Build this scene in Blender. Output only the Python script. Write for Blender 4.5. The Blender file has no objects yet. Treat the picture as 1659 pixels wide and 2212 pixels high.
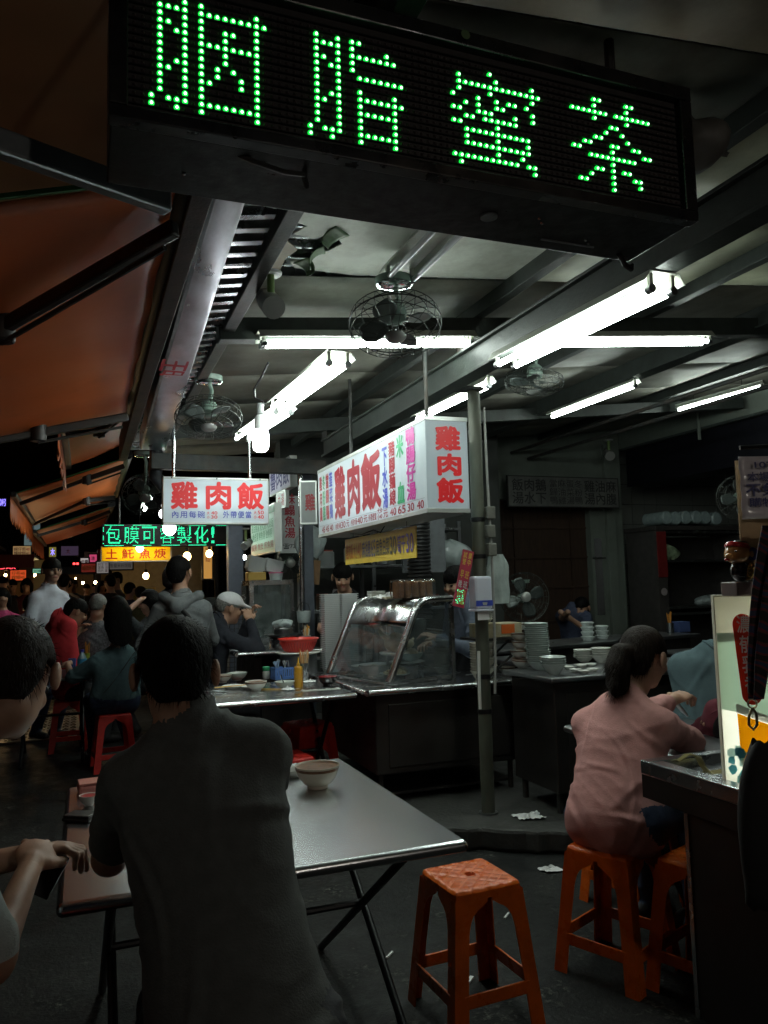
import bpy, bmesh, math, random
import numpy as np
from mathutils import Vector, Matrix

random.seed(7)
rng = np.random.default_rng(7)
R = math.radians
scn = bpy.context.scene
COL = scn.collection

# ------------------------------------------------------------------ camera
CAM_POS = Vector((0.0, 0.0, 1.45))
YAW, PITCH, ROLL = R(21.1), R(5.3), R(1.5)
FPX, CX, CY = 1685.0, 829.5, 1106.0            # focal length and centre in a 1659 x 2212 frame
fwd = Vector((math.sin(YAW) * math.cos(PITCH), math.cos(YAW) * math.cos(PITCH), math.sin(PITCH)))
r0 = Vector((math.cos(YAW), -math.sin(YAW), 0))
u0 = r0.cross(fwd)
cam_r = math.cos(ROLL) * r0 - math.sin(ROLL) * u0
cam_u = math.cos(ROLL) * u0 + math.sin(ROLL) * r0
cam = bpy.data.cameras.new('camera')
cam.sensor_fit = 'VERTICAL'
cam.sensor_height = 36.0
cam.lens = FPX / 2212.0 * 36.0
cam.clip_start = 0.02
cam.clip_end = 400
camo = bpy.data.objects.new('camera', cam)
COL.objects.link(camo)
mw = Matrix.Identity(4)
for i in range(3):
    mw[i][0] = cam_r[i]; mw[i][1] = cam_u[i]; mw[i][2] = -fwd[i]; mw[i][3] = CAM_POS[i]
camo.matrix_world = mw
scn.camera = camo

# ------------------------------------------------------------------ night sky
world = bpy.data.worlds.new('World')
scn.world = world
world.use_nodes = True
wn = world.node_tree.nodes; wl = world.node_tree.links
wn.clear()
wo = wn.new('ShaderNodeOutputWorld'); wb = wn.new('ShaderNodeBackground'); ws = wn.new('ShaderNodeTexSky')
ws.sky_type = 'NISHITA'; ws.sun_disc = False
ws.sun_elevation = R(-4.0); ws.sun_rotation = R(200)
wb.inputs['Strength'].default_value = 0.05
wl.new(ws.outputs['Color'], wb.inputs['Color']); wl.new(wb.outputs['Background'], wo.inputs['Surface'])

# ------------------------------------------------------------------ exposure and render
scn.view_settings.view_transform = 'Standard'
scn.view_settings.look = 'None'
scn.view_settings.exposure = 0.0
scn.view_settings.gamma = 1.0
scn.view_settings.use_curve_mapping = False
scn.cycles.use_denoising = True
scn.cycles.max_bounces = 6
scn.cycles.diffuse_bounces = 3
scn.cycles.use_adaptive_sampling = False
scn.cycles.transparent_max_bounces = 16
scn.cycles.sample_clamp_indirect = 4.0
TUBE = 43.0          # radiance of a lit fluorescent tube
BULB = 30.0

# ------------------------------------------------------------------ helpers
def px(u, v, x=None, y=None, z=None):
    """world point seen at photo position (u, v), at a known x, y or z"""
    r = fwd + cam_r * ((u - CX) / FPX) - cam_u * ((v - CY) / FPX)
    if x is not None: t = (x - CAM_POS.x) / r.x
    elif y is not None: t = (y - CAM_POS.y) / r.y
    else: t = (z - CAM_POS.z) / r.z
    return CAM_POS + r * t

def tag(o, label=None, cat=None, group=None, kind=None):
    if label: o['label'] = label
    if cat: o['category'] = cat
    if group: o['group'] = group
    if kind: o['kind'] = kind
    return o

def thing(name, label, cat, loc=(0, 0, 0), rz=0.0, group=None):
    o = bpy.data.objects.new(name, None)
    o.empty_display_size = 0.1
    COL.objects.link(o)
    o.location = loc; o.rotation_euler = (0, 0, rz)
    return tag(o, label, cat, group)

def copy_tree(o, parent=None):
    c = o.copy(); COL.objects.link(c); c.parent = parent
    for ch in [k for k in ALL_CHILDREN.get(o.name, [])]:
        copy_tree(ch, c)
    return c
ALL_CHILDREN = {}

class MB:
    def __init__(s, o=(0, 0, 0)):
        s.v = []; s.f = []; s.o = Vector(o)
    def add(s, vs, fs):
        n = len(s.v)
        s.v += [tuple(Vector(v) - s.o) for v in vs]
        s.f += [tuple(i + n for i in f) for f in fs]
        return s
    def box(s, x0, x1, y0, y1, z0, z1):
        v = [(x0, y0, z0), (x1, y0, z0), (x1, y1, z0), (x0, y1, z0), (x0, y0, z1), (x1, y0, z1), (x1, y1, z1), (x0, y1, z1)]
        return s.add(v, [(0, 3, 2, 1), (4, 5, 6, 7), (0, 1, 5, 4), (1, 2, 6, 5), (2, 3, 7, 6), (3, 0, 4, 7)])
    def bar(s, p0, p1, w, h, up=(0, 0, 1)):
        """box beam from p0 to p1, w across, h along up"""
        p0 = Vector(p0); p1 = Vector(p1); d = (p1 - p0).normalized(); up = Vector(up)
        a = d.cross(up)
        if a.length < 1e-4: a = d.cross(Vector((1, 0, 0)))
        a.normalize(); b = a.cross(d).normalized()
        vs = []
        for p in (p0, p1):
            for sa, sb in ((-1, -1), (1, -1), (1, 1), (-1, 1)):
                vs.append(p + a * (sa * w / 2) + b * (sb * h / 2))
        return s.add(vs, [(0, 1, 2, 3), (7, 6, 5, 4), (0, 4, 5, 1), (1, 5, 6, 2), (2, 6, 7, 3), (3, 7, 4, 0)])
    def cyl(s, p0, p1, r0_, r1_=None, n=12, caps=True):
        p0 = Vector(p0); p1 = Vector(p1); r1_ = r0_ if r1_ is None else r1_
        d = (p1 - p0).normalized()
        a = d.cross(Vector((0, 0, 1)))
        if a.length < 1e-3: a = d.cross(Vector((1, 0, 0)))
        a.normalize(); b = d.cross(a)
        vs = []
        for p, r in ((p0, r0_), (p1, r1_)):
            for i in range(n):
                t = 2 * math.pi * i / n
                vs.append(p + a * (r * math.cos(t)) + b * (r * math.sin(t)))
        fs = [(i, (i + 1) % n, n + (i + 1) % n, n + i) for i in range(n)]
        if caps:
            fs += [tuple(range(n - 1, -1, -1)), tuple(range(n, 2 * n))]
        return s.add(vs, fs)
    def tube(s, pts, r, n=6, closed=False):
        pts = [Vector(p) for p in pts]; m = len(pts); vs = []
        prev = None
        for i, p in enumerate(pts):
            if closed: d = pts[(i + 1) % m] - pts[i - 1]
            else: d = pts[min(i + 1, m - 1)] - pts[max(i - 1, 0)]
            d.normalize()
            if prev is None:
                a = d.cross(Vector((0, 0, 1)))
                if a.length < 1e-3: a = d.cross(Vector((1, 0, 0)))
            else:
                a = prev - d * prev.dot(d)
            a.normalize(); prev = a; b = d.cross(a)
            rr = r[i] if isinstance(r, (list, tuple)) else r
            for k in range(n):
                t = 2 * math.pi * k / n
                vs.append(p + a * (rr * math.cos(t)) + b * (rr * math.sin(t)))
        fs = []
        for i in range(m if closed else m - 1):
            j = (i + 1) % m
            fs += [(i * n + k, i * n + (k + 1) % n, j * n + (k + 1) % n, j * n + k) for k in range(n)]
        if not closed:
            fs += [tuple(range(n - 1, -1, -1)), tuple(range((m - 1) * n, m * n))]
        return s.add(vs, fs)
    def lathe(s, prof, n=24, c=(0, 0, 0), M3=None):
        c = Vector(c); vs = []; fs = []
        for (r, z) in prof:
            for i in range(n):
                t = 2 * math.pi * i / n
                q = Vector((r * math.cos(t), r * math.sin(t), z))
                vs.append(c + (M3 @ q if M3 is not None else q))
        for j in range(len(prof) - 1):
            fs += [(j * n + i, j * n + (i + 1) % n, (j + 1) * n + (i + 1) % n, (j + 1) * n + i) for i in range(n)]
        if prof[0][0] > 1e-6: fs.append(tuple(range(n - 1, -1, -1)))
        if prof[-1][0] > 1e-6: fs.append(tuple(range((len(prof) - 1) * n, len(prof) * n)))
        return s.add(vs, fs)
    def prism(s, pts, vec):
        pts = [Vector(p) for p in pts]; n = len(pts); vec = Vector(vec)
        vs = pts + [p + vec for p in pts]
        fs = [tuple(range(n - 1, -1, -1)), tuple(range(n, 2 * n))] + [(i, (i + 1) % n, n + (i + 1) % n, n + i) for i in range(n)]
        return s.add(vs, fs)
    def grid(s, fn, nu, nv):
        vs = [fn(i / nu, j / nv) for j in range(nv + 1) for i in range(nu + 1)]
        fs = [(j * (nu + 1) + i, j * (nu + 1) + i + 1, (j + 1) * (nu + 1) + i + 1, (j + 1) * (nu + 1) + i) for j in range(nv) for i in range(nu)]
        return s.add(vs, fs)
    def sphere(s, c, r, n=10, m=6, sc=(1, 1, 1)):
        prof = []
        c = Vector(c); vs = []; fs = []
        for j in range(m + 1):
            ph = math.pi * j / m - math.pi / 2
            for i in range(n):
                t = 2 * math.pi * i / n
                vs.append(c + Vector((r * sc[0] * math.cos(ph) * math.cos(t), r * sc[1] * math.cos(ph) * math.sin(t), r * sc[2] * math.sin(ph))))
        for j in range(m):
            fs += [(j * n + i, j * n + (i + 1) % n, (j + 1) * n + (i + 1) % n, (j + 1) * n + i) for i in range(n)]
        return s.add(vs, fs)
    def build(s, name, mat=None, parent=None, smooth=False, bevel=0, solid=0, label=None, kind=None, angle=40):
        me = bpy.data.meshes.new(name)
        me.from_pydata(s.v, [], s.f)
        bm = bmesh.new(); bm.from_mesh(me)
        bmesh.ops.remove_doubles(bm, verts=bm.verts, dist=1e-5)
        bmesh.ops.recalc_face_normals(bm, faces=bm.faces)
        if smooth:
            for f in bm.faces: f.smooth = True
            for e in bm.edges:
                if len(e.link_faces) == 2 and e.calc_face_angle(0) > R(angle): e.smooth = False
        bm.to_mesh(me); bm.free()
        return mesh_obj(name, me, mat, parent, bevel, solid, label, kind)

def mesh_obj(name, me, mat=None, parent=None, bevel=0, solid=0, label=None, kind=None):
    o = bpy.data.objects.new(name, me)
    if mat is not None and len(me.materials) == 0: me.materials.append(mat)
    COL.objects.link(o)
    if parent is not None:
        o.parent = parent
        ALL_CHILDREN.setdefault(parent.name, []).append(o)
    if solid:
        md = o.modifiers.new('solid', 'SOLIDIFY'); md.thickness = solid; md.offset = 0
    if bevel:
        md = o.modifiers.new('bevel', 'BEVEL'); md.width = bevel; md.segments = 2; md.limit_method = 'ANGLE'; md.angle_limit = R(35)
    if label: o['label'] = label
    if kind: o['kind'] = kind
    return o

# ------------------------------------------------------------------ materials
_M = {}
def mat(name, col=(.5, .5, .5), rough=.5, metal=0.0, var=0.0, scale=12.0, bump=0.0, bscale=60.0, emit=None, estr=0.0,
        rvar=0.0, stretch=None, trans=0.0, coat=0.0, dirt=None, dscale=3.0, damt=.5, spec=.5, sss=0.0):
    if name in _M: return _M[name]
    m = bpy.data.materials.new(name); m.use_nodes = True
    nt = m.node_tree; N = nt.nodes; L = nt.links
    b = N['Principled BSDF']
    b.inputs['Base Color'].default_value = (*col, 1)
    b.inputs['Roughness'].default_value = rough
    b.inputs['Metallic'].default_value = metal
    b.inputs['Specular IOR Level'].default_value = spec
    if coat: b.inputs['Coat Weight'].default_value = coat; b.inputs['Coat Roughness'].default_value = .12
    if trans: b.inputs['Transmission Weight'].default_value = trans
    if sss:
        b.inputs['Subsurface Weight'].default_value = sss; b.inputs['Subsurface Radius'].default_value = (.01, .004, .002)
    if emit is not None:
        b.inputs['Emission Color'].default_value = (*emit, 1); b.inputs['Emission Strength'].default_value = estr
    if var or bump or rvar or dirt:
        tc = N.new('ShaderNodeTexCoord'); mp = N.new('ShaderNodeMapping')
        L.new(tc.outputs['Object'], mp.inputs['Vector'])
        if stretch: mp.inputs['Scale'].default_value = stretch
        def noise(sc, det=6, ro=.6):
            n = N.new('ShaderNodeTexNoise'); n.inputs['Scale'].default_value = sc; n.inputs['Detail'].default_value = det
            n.inputs['Roughness'].default_value = ro
            L.new(mp.outputs['Vector'], n.inputs['Vector']); return n
        def rmap(sock, a, c, f0=.3, f1=.7):
            r = N.new('ShaderNodeMapRange'); r.inputs[1].default_value = f0; r.inputs[2].default_value = f1
            r.inputs[3].default_value = a; r.inputs[4].default_value = c
            L.new(sock, r.inputs[0]); return r.outputs[0]
        last = None
        if var:
            n = noise(scale)
            mx = N.new('ShaderNodeMix'); mx.data_type = 'RGBA'; mx.blend_type = 'MIX'
            mx.inputs[6].default_value = (*[c * (1 - var) for c in col], 1)
            mx.inputs[7].default_value = (*[min(1, c * (1 + var)) for c in col], 1)
            L.new(rmap(n.outputs['Fac'], 0, 1), mx.inputs[0]); last = mx.outputs[2]
        if dirt:
            n = noise(dscale, 8, .7)
            mx = N.new('ShaderNodeMix'); mx.data_type = 'RGBA'
            if last is not None: L.new(last, mx.inputs[6])
            else: mx.inputs[6].default_value = (*col, 1)
            mx.inputs[7].default_value = (*dirt, 1)
            L.new(rmap(n.outputs['Fac'], 0, damt, .44, .80), mx.inputs[0]); last = mx.outputs[2]
        if last is not None: L.new(last, b.inputs['Base Color'])
        if rvar:
            n = noise(scale * 1.7 + 1)
            L.new(rmap(n.outputs['Fac'], max(0.02, rough - rvar), min(1, rough + rvar)), b.inputs['Roughness'])
        if bump:
            n = noise(bscale, 4)
            bp = N.new('ShaderNodeBump'); bp.inputs['Strength'].default_value = bump; bp.inputs['Distance'].default_value = .01
            L.new(n.outputs['Fac'], bp.inputs['Height']); L.new(bp.outputs['Normal'], b.inputs['Normal'])
    _M[name] = m
    return m

def emitter(name, col, strength):
    if name in _M: return _M[name]
    m = bpy.data.materials.new(name); m.use_nodes = True
    N = m.node_tree.nodes; N.clear()
    e = N.new('ShaderNodeEmission'); o = N.new('ShaderNodeOutputMaterial')
    e.inputs[0].default_value = (*col, 1); e.inputs[1].default_value = strength
    m.node_tree.links.new(e.outputs[0], o.inputs[0])
    _M[name] = m
    return m

def glassy(name, tint=(.9, .95, .95), haze=.05, refl=1.0, rough=.03):
    """thin pane: clear where seen square on, mirror-like at grazing angles, a little film of grease"""
    if name in _M: return _M[name]
    m = bpy.data.materials.new(name); m.use_nodes = True
    N = m.node_tree.nodes; L = m.node_tree.links; N.clear()
    o = N.new('ShaderNodeOutputMaterial'); t = N.new('ShaderNodeBsdfTransparent'); g = N.new('ShaderNodeBsdfGlossy'); d = N.new('ShaderNodeBsdfDiffuse')
    t.inputs[0].default_value = (*tint, 1); g.inputs['Roughness'].default_value = rough; d.inputs[0].default_value = (.6, .65, .65, 1)
    fr = N.new('ShaderNodeFresnel'); fr.inputs[0].default_value = 1.5
    mu = N.new('ShaderNodeMath'); mu.operation = 'MULTIPLY'; mu.inputs[1].default_value = refl * 1.6; mu.use_clamp = True
    L.new(fr.outputs[0], mu.inputs[0])
    a = N.new('ShaderNodeMixShader'); b = N.new('ShaderNodeMixShader')
    nz = N.new('ShaderNodeTexNoise'); nz.inputs['Scale'].default_value = 5; nz.inputs['Detail'].default_value = 6
    mr = N.new('ShaderNodeMapRange'); mr.inputs[1].default_value = .35; mr.inputs[2].default_value = .75; mr.inputs[3].default_value = haze * .3; mr.inputs[4].default_value = haze * 1.8
    L.new(nz.outputs['Fac'], mr.inputs[0]); L.new(mr.outputs[0], a.inputs[0])
    L.new(t.outputs[0], a.inputs[1]); L.new(d.outputs[0], a.inputs[2])
    L.new(mu.outputs[0], b.inputs[0]); L.new(a.outputs[0], b.inputs[1]); L.new(g.outputs[0], b.inputs[2])
    L.new(b.outputs[0], o.inputs[0])
    _M[name] = m
    return m

def acrylic(name, col, trans=.55, rough=.35):
    """translucent sign sheet: scatters light from the lamp behind it"""
    if name in _M: return _M[name]
    m = bpy.data.materials.new(name); m.use_nodes = True
    N = m.node_tree.nodes; L = m.node_tree.links; N.clear()
    o = N.new('ShaderNodeOutputMaterial'); t = N.new('ShaderNodeBsdfTranslucent'); p = N.new('ShaderNodeBsdfPrincipled')
    t.inputs[0].default_value = (*col, 1); p.inputs['Base Color'].default_value = (*col, 1); p.inputs['Roughness'].default_value = rough
    x = N.new('ShaderNodeMixShader'); x.inputs[0].default_value = trans
    L.new(p.outputs[0], x.inputs[1]); L.new(t.outputs[0], x.inputs[2]); L.new(x.outputs[0], o.inputs[0])
    _M[name] = m
    return m

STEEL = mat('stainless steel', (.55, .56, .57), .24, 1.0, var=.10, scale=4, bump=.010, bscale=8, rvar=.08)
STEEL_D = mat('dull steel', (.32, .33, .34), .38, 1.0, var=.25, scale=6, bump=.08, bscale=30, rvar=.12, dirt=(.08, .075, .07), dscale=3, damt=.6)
IRON = mat('dark painted iron', (.03, .032, .031), .5, 0, spec=.25, var=.4, scale=14, bump=.15, bscale=70, dirt=(.09, .05, .03), dscale=5, damt=.5)
BEAM = mat('green grey beam paint', (.036, .043, .039), .5, 0, spec=.35, var=.3, scale=9, bump=.2, bscale=50, dirt=(.014, .012, .01), dscale=4, damt=.8)
BLACKP = mat('black plastic', (.010, .010, .011), .4, spec=.3, bump=.03, bscale=80, var=.3)
BLACKM = mat('black sheet metal', (.006, .006, .007), .42, 0, spec=.22, bump=.1, bscale=40, rvar=.15, var=.3, dirt=(.05, .045, .04), dscale=4, damt=.15)
WHITE_ENAMEL = mat('off white lamp enamel', (.42, .44, .39), .45, 0, var=.12, scale=10, dirt=(.25, .22, .14), dscale=6, damt=.7, bump=.04)
TUBE_ON = emitter('lit fluorescent tube', (.87, 1.0, .92), TUBE)
TUBE_OFF = mat('unlit tube glass', (.7, .72, .74), .12, coat=.5)
BULB_ON = emitter('lit white bulb', (.95, .98, 1.0), BULB)
BULB_FAR = emitter('far white bulb', (.95, .98, 1.0), 11)
WARM_ON = emitter('lit warm bulb', (1.0, .62, .22), 26)
WARM_OFF = emitter('far warm bulb', (1.0, .66, .3), 60)
CHROME = mat('chrome', (.75, .76, .77), .08, 1.0)
FANGREEN = mat('pale green fan enamel', (.23, .32, .27), .35, 0, var=.2, dirt=(.06, .06, .05), damt=.7, coat=.2)
WIRE = mat('dark fan wire', (.05, .055, .05), .4, .6, var=.3)
SKIN = mat('skin', (.46, .27, .19), .55, var=.10, scale=30, bump=.06, bscale=160, sss=.08)
SKIN_D = mat('tanned skin', (.36, .20, .13), .55, var=.10, scale=30, bump=.06, bscale=160, sss=.08)
PORCELAIN = mat('melamine white', (.68, .69, .64), .22, var=.05, scale=14, coat=.2, dirt=(.5, .48, .4), damt=.3)

# ------------------------------------------------------------------ text
def text_mesh(body, bold=0.0, space=1.0, line=1.0):
    c = bpy.data.curves.new('t', 'FONT'); c.body = body; c.offset = bold; c.resolution_u = 3
    c.align_x = 'CENTER'; c.space_character = space; c.space_line = line
    o = bpy.data.objects.new('t', c); COL.objects.link(o)
    bpy.context.view_layer.update()
    m = bpy.data.meshes.new_from_object(o.evaluated_get(bpy.context.evaluated_depsgraph_get()))
    bpy.data.objects.remove(o); bpy.data.curves.remove(c)
    return m

class Face:
    """a flat sign face: lower-left corner, unit right and up, width, height; u, v run 0..1"""
    def __init__(s, o, right, up, w, h):
        s.o = Vector(o); s.r = Vector(right).normalized(); s.u = Vector(up).normalized(); s.w = w; s.h = h; s.n = s.r.cross(s.u)
    def p(s, u, v, d=0):
        return s.o + s.r * (u * s.w) + s.u * (v * s.h) + s.n * d

def put_text(parent, body, face, box, m, bold=.0, d=.003, name='lettering', space=1.0, line=1.0, keep=False):
    me = text_mesh(body, 0.0, space, line)
    n = len(me.vertices); co = np.empty(n * 3); me.vertices.foreach_get('co', co); co = co.reshape(-1, 3)
    if n == 0: return None
    mn = co.min(0); mx = co.max(0); u0_, u1_, v0_, v1_ = box
    loc = parent.location
    sx = (u1_ - u0_) * face.w / max(1e-6, mx[0] - mn[0]); sy = (v1_ - v0_) * face.h / max(1e-6, mx[1] - mn[1])
    if keep: sx = sy = min(sx, sy)
    cu = (u0_ + u1_) / 2; cv = (v0_ + v1_) / 2
    base = np.array(face.p(cu, cv, d) - loc)
    q = (co[:, :1] - (mn[0] + mx[0]) / 2) * sx * np.array(face.r) + (co[:, 1:2] - (mn[1] + mx[1]) / 2) * sy * np.array(face.u) + base
    faces = [list(p.vertices) for p in me.polygons]
    bpy.data.meshes.remove(me)
    V, Fc = [q], list(faces)
    if bold:                                   # heavier brush: the glyph laid down again a little to each side
        for k in range(8):
            a = k * math.pi / 4
            V.append(q + (math.cos(a) * bold * sx * np.array(face.r) + math.sin(a) * bold * sy * np.array(face.u)) + np.array(face.n) * (.00008 * (k + 1)))
            Fc += [[i + n * (k + 1) for i in f] for f in faces]
    me = bpy.data.meshes.new(name)
    me.from_pydata(np.concatenate(V).tolist(), [], Fc); me.update()
    o = mesh_obj(name, me, m, parent)
    return o

def raster(ch, rows=16, cols=16):
    me = text_mesh(ch, 0.0)
    me.calc_loop_triangles()
    co = np.array([v.co[:2] for v in me.vertices]); tr = np.array([t.vertices[:] for t in me.loop_triangles])
    mn = co.min(0); mx = co.max(0)
    X, Y = np.meshgrid(np.linspace(mn[0] + .02, mx[0] - .02, cols), np.linspace(mx[1] - .02, mn[1] + .02, rows))
    ins = np.zeros(X.shape, bool)
    for a, b, c in tr:
        A, B, Cc = co[a], co[b], co[c]
        e = lambda P, Q: (Q[0] - P[0]) * (Y - P[1]) - (Q[1] - P[1]) * (X - P[0])
        s1, s2, s3 = e(A, B), e(B, Cc), e(Cc, A)
        ins |= ((s1 >= 0) & (s2 >= 0) & (s3 >= 0)) | ((s1 <= 0) & (s2 <= 0) & (s3 <= 0))
    bpy.data.meshes.remove(me)
    return ins
# ================================================================== ground
def asphalt():
    m = bpy.data.materials.new('asphalt'); m.use_nodes = True
    N = m.node_tree.nodes; L = m.node_tree.links; b = N['Principled BSDF']; b.inputs['Specular IOR Level'].default_value = .22
    tc = N.new('ShaderNodeTexCoord')
    def noise(sc, det=8, ro=.6):
        n = N.new('ShaderNodeTexNoise'); n.inputs['Scale'].default_value = sc; n.inputs['Detail'].default_value = det; n.inputs['Roughness'].default_value = ro
        L.new(tc.outputs['Object'], n.inputs['Vector']); return n
    n1 = noise(1.4); n2 = noise(38, 5, .7); n3 = noise(5, 8, .7)
    cr = N.new('ShaderNodeValToRGB'); cr.color_ramp.elements[0].position = .35; cr.color_ramp.elements[1].position = .72
    cr.color_ramp.elements[0].color = (.006, .0065, .0065, 1); cr.color_ramp.elements[1].color = (.018, .018, .017, 1)
    L.new(n1.outputs['Fac'], cr.inputs[0])
    c2 = N.new('ShaderNodeValToRGB'); c2.color_ramp.elements[0].position = .50; c2.color_ramp.elements[1].position = .66
    c2.color_ramp.elements[0].color = (0, 0, 0, 1); c2.color_ramp.elements[1].color = (.15, .15, .13, 1)
    L.new(n2.outputs['Fac'], c2.inputs[0])
    mm = N.new('ShaderNodeMath'); mm.operation = 'MULTIPLY'
    mr = N.new('ShaderNodeMapRange'); mr.inputs[1].default_value = .52; mr.inputs[2].default_value = .68; L.new(n3.outputs['Fac'], mr.inputs[0])
    ad = N.new('ShaderNodeMix'); ad.data_type = 'RGBA'; ad.blend_type = 'ADD'
    L.new(mr.outputs[0], ad.inputs[0]); L.new(cr.outputs[0], ad.inputs[6]); L.new(c2.outputs[0], ad.inputs[7])
    L.new(ad.outputs[2], b.inputs['Base Color'])
    rr = N.new('ShaderNodeMapRange'); rr.inputs[1].default_value = .35; rr.inputs[2].default_value = .65; rr.inputs[3].default_value = .42; rr.inputs[4].default_value = .85
    L.new(n3.outputs['Fac'], rr.inputs[0]); L.new(rr.outputs[0], b.inputs['Roughness'])
    bp = N.new('ShaderNodeBump'); bp.inputs['Strength'].default_value = .55; bp.inputs['Distance'].default_value = .012
    L.new(n2.outputs['Fac'], bp.inputs['Height']); L.new(bp.outputs[0], b.inputs['Normal'])
    return m
MB().box(-80, 80, -30, 160, -.3, 0).build('ground', asphalt(), kind='structure')
CONC = mat('worn concrete', (.035, .035, .032), .7, var=.35, scale=3, bump=.4, bscale=40, dirt=(.018, .018, .016), dscale=2.5, damt=.9, rvar=.2)
pf = [(1.5, 4.25), (1.9, 3.98), (2.4, 3.66), (3.1, 3.42), (4.5, 3.2), (9.6, 2.9), (9.6, 9.6), (1.5, 9.6)]
edge = []
for (xa, ya), (xb, yb) in zip(pf, pf[1:] + pf[:1]):
    n = max(1, int(math.hypot(xb - xa, yb - ya) / .07)) if ya < 4.3 and yb < 4.3 else 1
    edge += [(xa + (xb - xa) * k / n + random.uniform(-.012, .012) * (k > 0), ya + (yb - ya) * k / n + random.uniform(-.025, .025) * (k > 0)) for k in range(n)]
MB().prism([(x, y, 0.001) for x, y in edge], (0, 0, .119)).build('raised_floor', CONC, kind='structure', bevel=.02)

# cast drain cover in the street
DR = thing('drain_cover', 'rusty patterned metal drain cover lying in the street at left', 'drain cover', (-.4, 9.5, 0))
RUST = mat('worn cast iron', (.20, .15, .11), .5, .5, var=.4, scale=8, bump=.2, dirt=(.05, .04, .03), damt=.7)
MB((-.4, 9.5, 0)).box(-.78, -.02, 8.55, 10.5, .001, .02).build('plate', RUST, DR, bevel=.006)
mb = MB((-.4, 9.5, 0))
for i in range(9):
    for j in range(20):
        x = -.70 + i * .076; y = 8.65 + j * .09
        if (i + j) % 2: mb.box(x - .028, x + .028, y - .012, y + .012, .0201, .03)
        else: mb.box(x - .012, x + .012, y - .03, y + .03, .0201, .03)
mb.build('tread_studs', RUST, DR, kind='stuff')

# ================================================================== stall roof
def ceil_z(x): return 2.90 + .10 * (x - .69)
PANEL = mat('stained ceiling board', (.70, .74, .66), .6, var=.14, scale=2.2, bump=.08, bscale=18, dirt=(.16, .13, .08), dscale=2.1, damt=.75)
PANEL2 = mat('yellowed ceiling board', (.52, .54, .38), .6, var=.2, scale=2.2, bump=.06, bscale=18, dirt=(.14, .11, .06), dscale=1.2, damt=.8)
PANEL4 = mat('darker ceiling board', (.27, .265, .225), .6, var=.25, scale=2.0, bump=.08, bscale=18, dirt=(.08, .07, .05), dscale=1.6, damt=.9)  # darker version of the ceiling board, for the far stretch of the roof
PANEL3 = mat('brown ceiling board', (.34, .27, .19), .65, var=.2, scale=2.0, bump=.08, bscale=18, dirt=(.10, .07, .05), dscale=1.2, damt=.8)
ZINC = mat('corrugated zinc', (.42, .45, .47), .28, 1.0, var=.25, scale=4, bump=.08, bscale=14, rvar=.12, dirt=(.10, .08, .06), dscale=2, damt=.6)
roof = thing('stall_roof', 'low sloping food stall roof with stained ceiling boards and green beams', 'roof', (4, 4, 0))
O = (4, 4, 0)
bays = [.70, 2.10, 3.30, 4.50, 5.70, 7.00]
for bi in range(5):
    xa, xb = bays[bi] + .012, bays[bi + 1] - .012
    ys = np.arange(-1.1, 8.9, .92)
    for k, ya in enumerate(ys):
        yb = min(ya + .905, 8.92)
        if bi == 0 and 2.5 < ya + .45 < 3.4: continue
        if bi == 0 and 3.4 < ya + .45 < 3.6: pass
        t = random.uniform(-.006, .006)
        za, zb = ceil_z(xa), ceil_z(xb)
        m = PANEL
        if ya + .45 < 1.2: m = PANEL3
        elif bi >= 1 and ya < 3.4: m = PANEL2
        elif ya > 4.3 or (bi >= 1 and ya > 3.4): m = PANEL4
        mb = MB(O)
        n = 3
        sag = random.uniform(.004, .02)
        def f(u, v, e=0):
            return (xa + (xb - xa) * u, ya + (yb - ya) * v, za + (zb - za) * u - sag * math.sin(math.pi * u) * math.sin(math.pi * v) + t * (v - .5) + e)
        mb.grid(lambda u, v: f(u, v), 5, 4)
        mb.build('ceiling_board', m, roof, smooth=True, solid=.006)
# the torn board: ragged outline with a hole and a curled flap
ya, yb = 2.58, 3.49
def tz(x): return ceil_z(x)
out = [(.715, 2.80), (.76, 2.92), (.84, 2.96), (.80, 3.04), (.90, 3.08), (.97, 3.02), (1.04, 3.12), (1.0, 3.2), (.93, 3.22), (.96, 3.3), (.86, 3.33), (.90, 3.4), (1.2, 3.47), (2.085, 3.485), (2.085, 2.585), (1.1, 2.585), (1.03, 2.64), (.98, 2.62), (.93, 2.72), (.86, 2.68), (.8, 2.76)]
MB(O).prism([(x, y, tz(x)) for x, y in out], (0, 0, .006)).build('torn_board', PANEL, roof)
out = [(.715, 3.05), (.80, 3.12), (.86, 3.2), (.83, 3.3), (.84, 3.485), (.715, 3.485)]
MB(O).prism([(x, y, tz(x)) for x, y in out], (0, 0, .006)).build('torn_board', PANEL3, roof)
FLAP = mat('green flaking paint', (.07, .13, .055), .6, var=.3, bump=.2, scale=20)
mb = MB(O)
for (cx, cy, l, w, a, dr) in ((1.0, 2.98, .17, .11, 2.3, .05), (.98, 3.18, .13, .08, 2.8, .08), (.9, 3.3, .12, .09, .5, .05)):
    def f(u, v):
        t = u * 1.9
        x = cx + math.cos(a) * l * math.sin(t) / 1.9 - math.sin(a) * (v - .5) * w * (1 - .5 * u + .12 * math.sin(9 * v + 4 * u))
        y = cy + math.sin(a) * l * math.sin(t) / 1.9 + math.cos(a) * (v - .5) * w * (1 - .5 * u)
        return (x, y, tz(cx) - .004 - dr * (1 - math.cos(t)) / 1.3)
    mb.grid(f, 8, 6)
mb.build('torn_flap', FLAP, roof, smooth=True, solid=.003)
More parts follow.
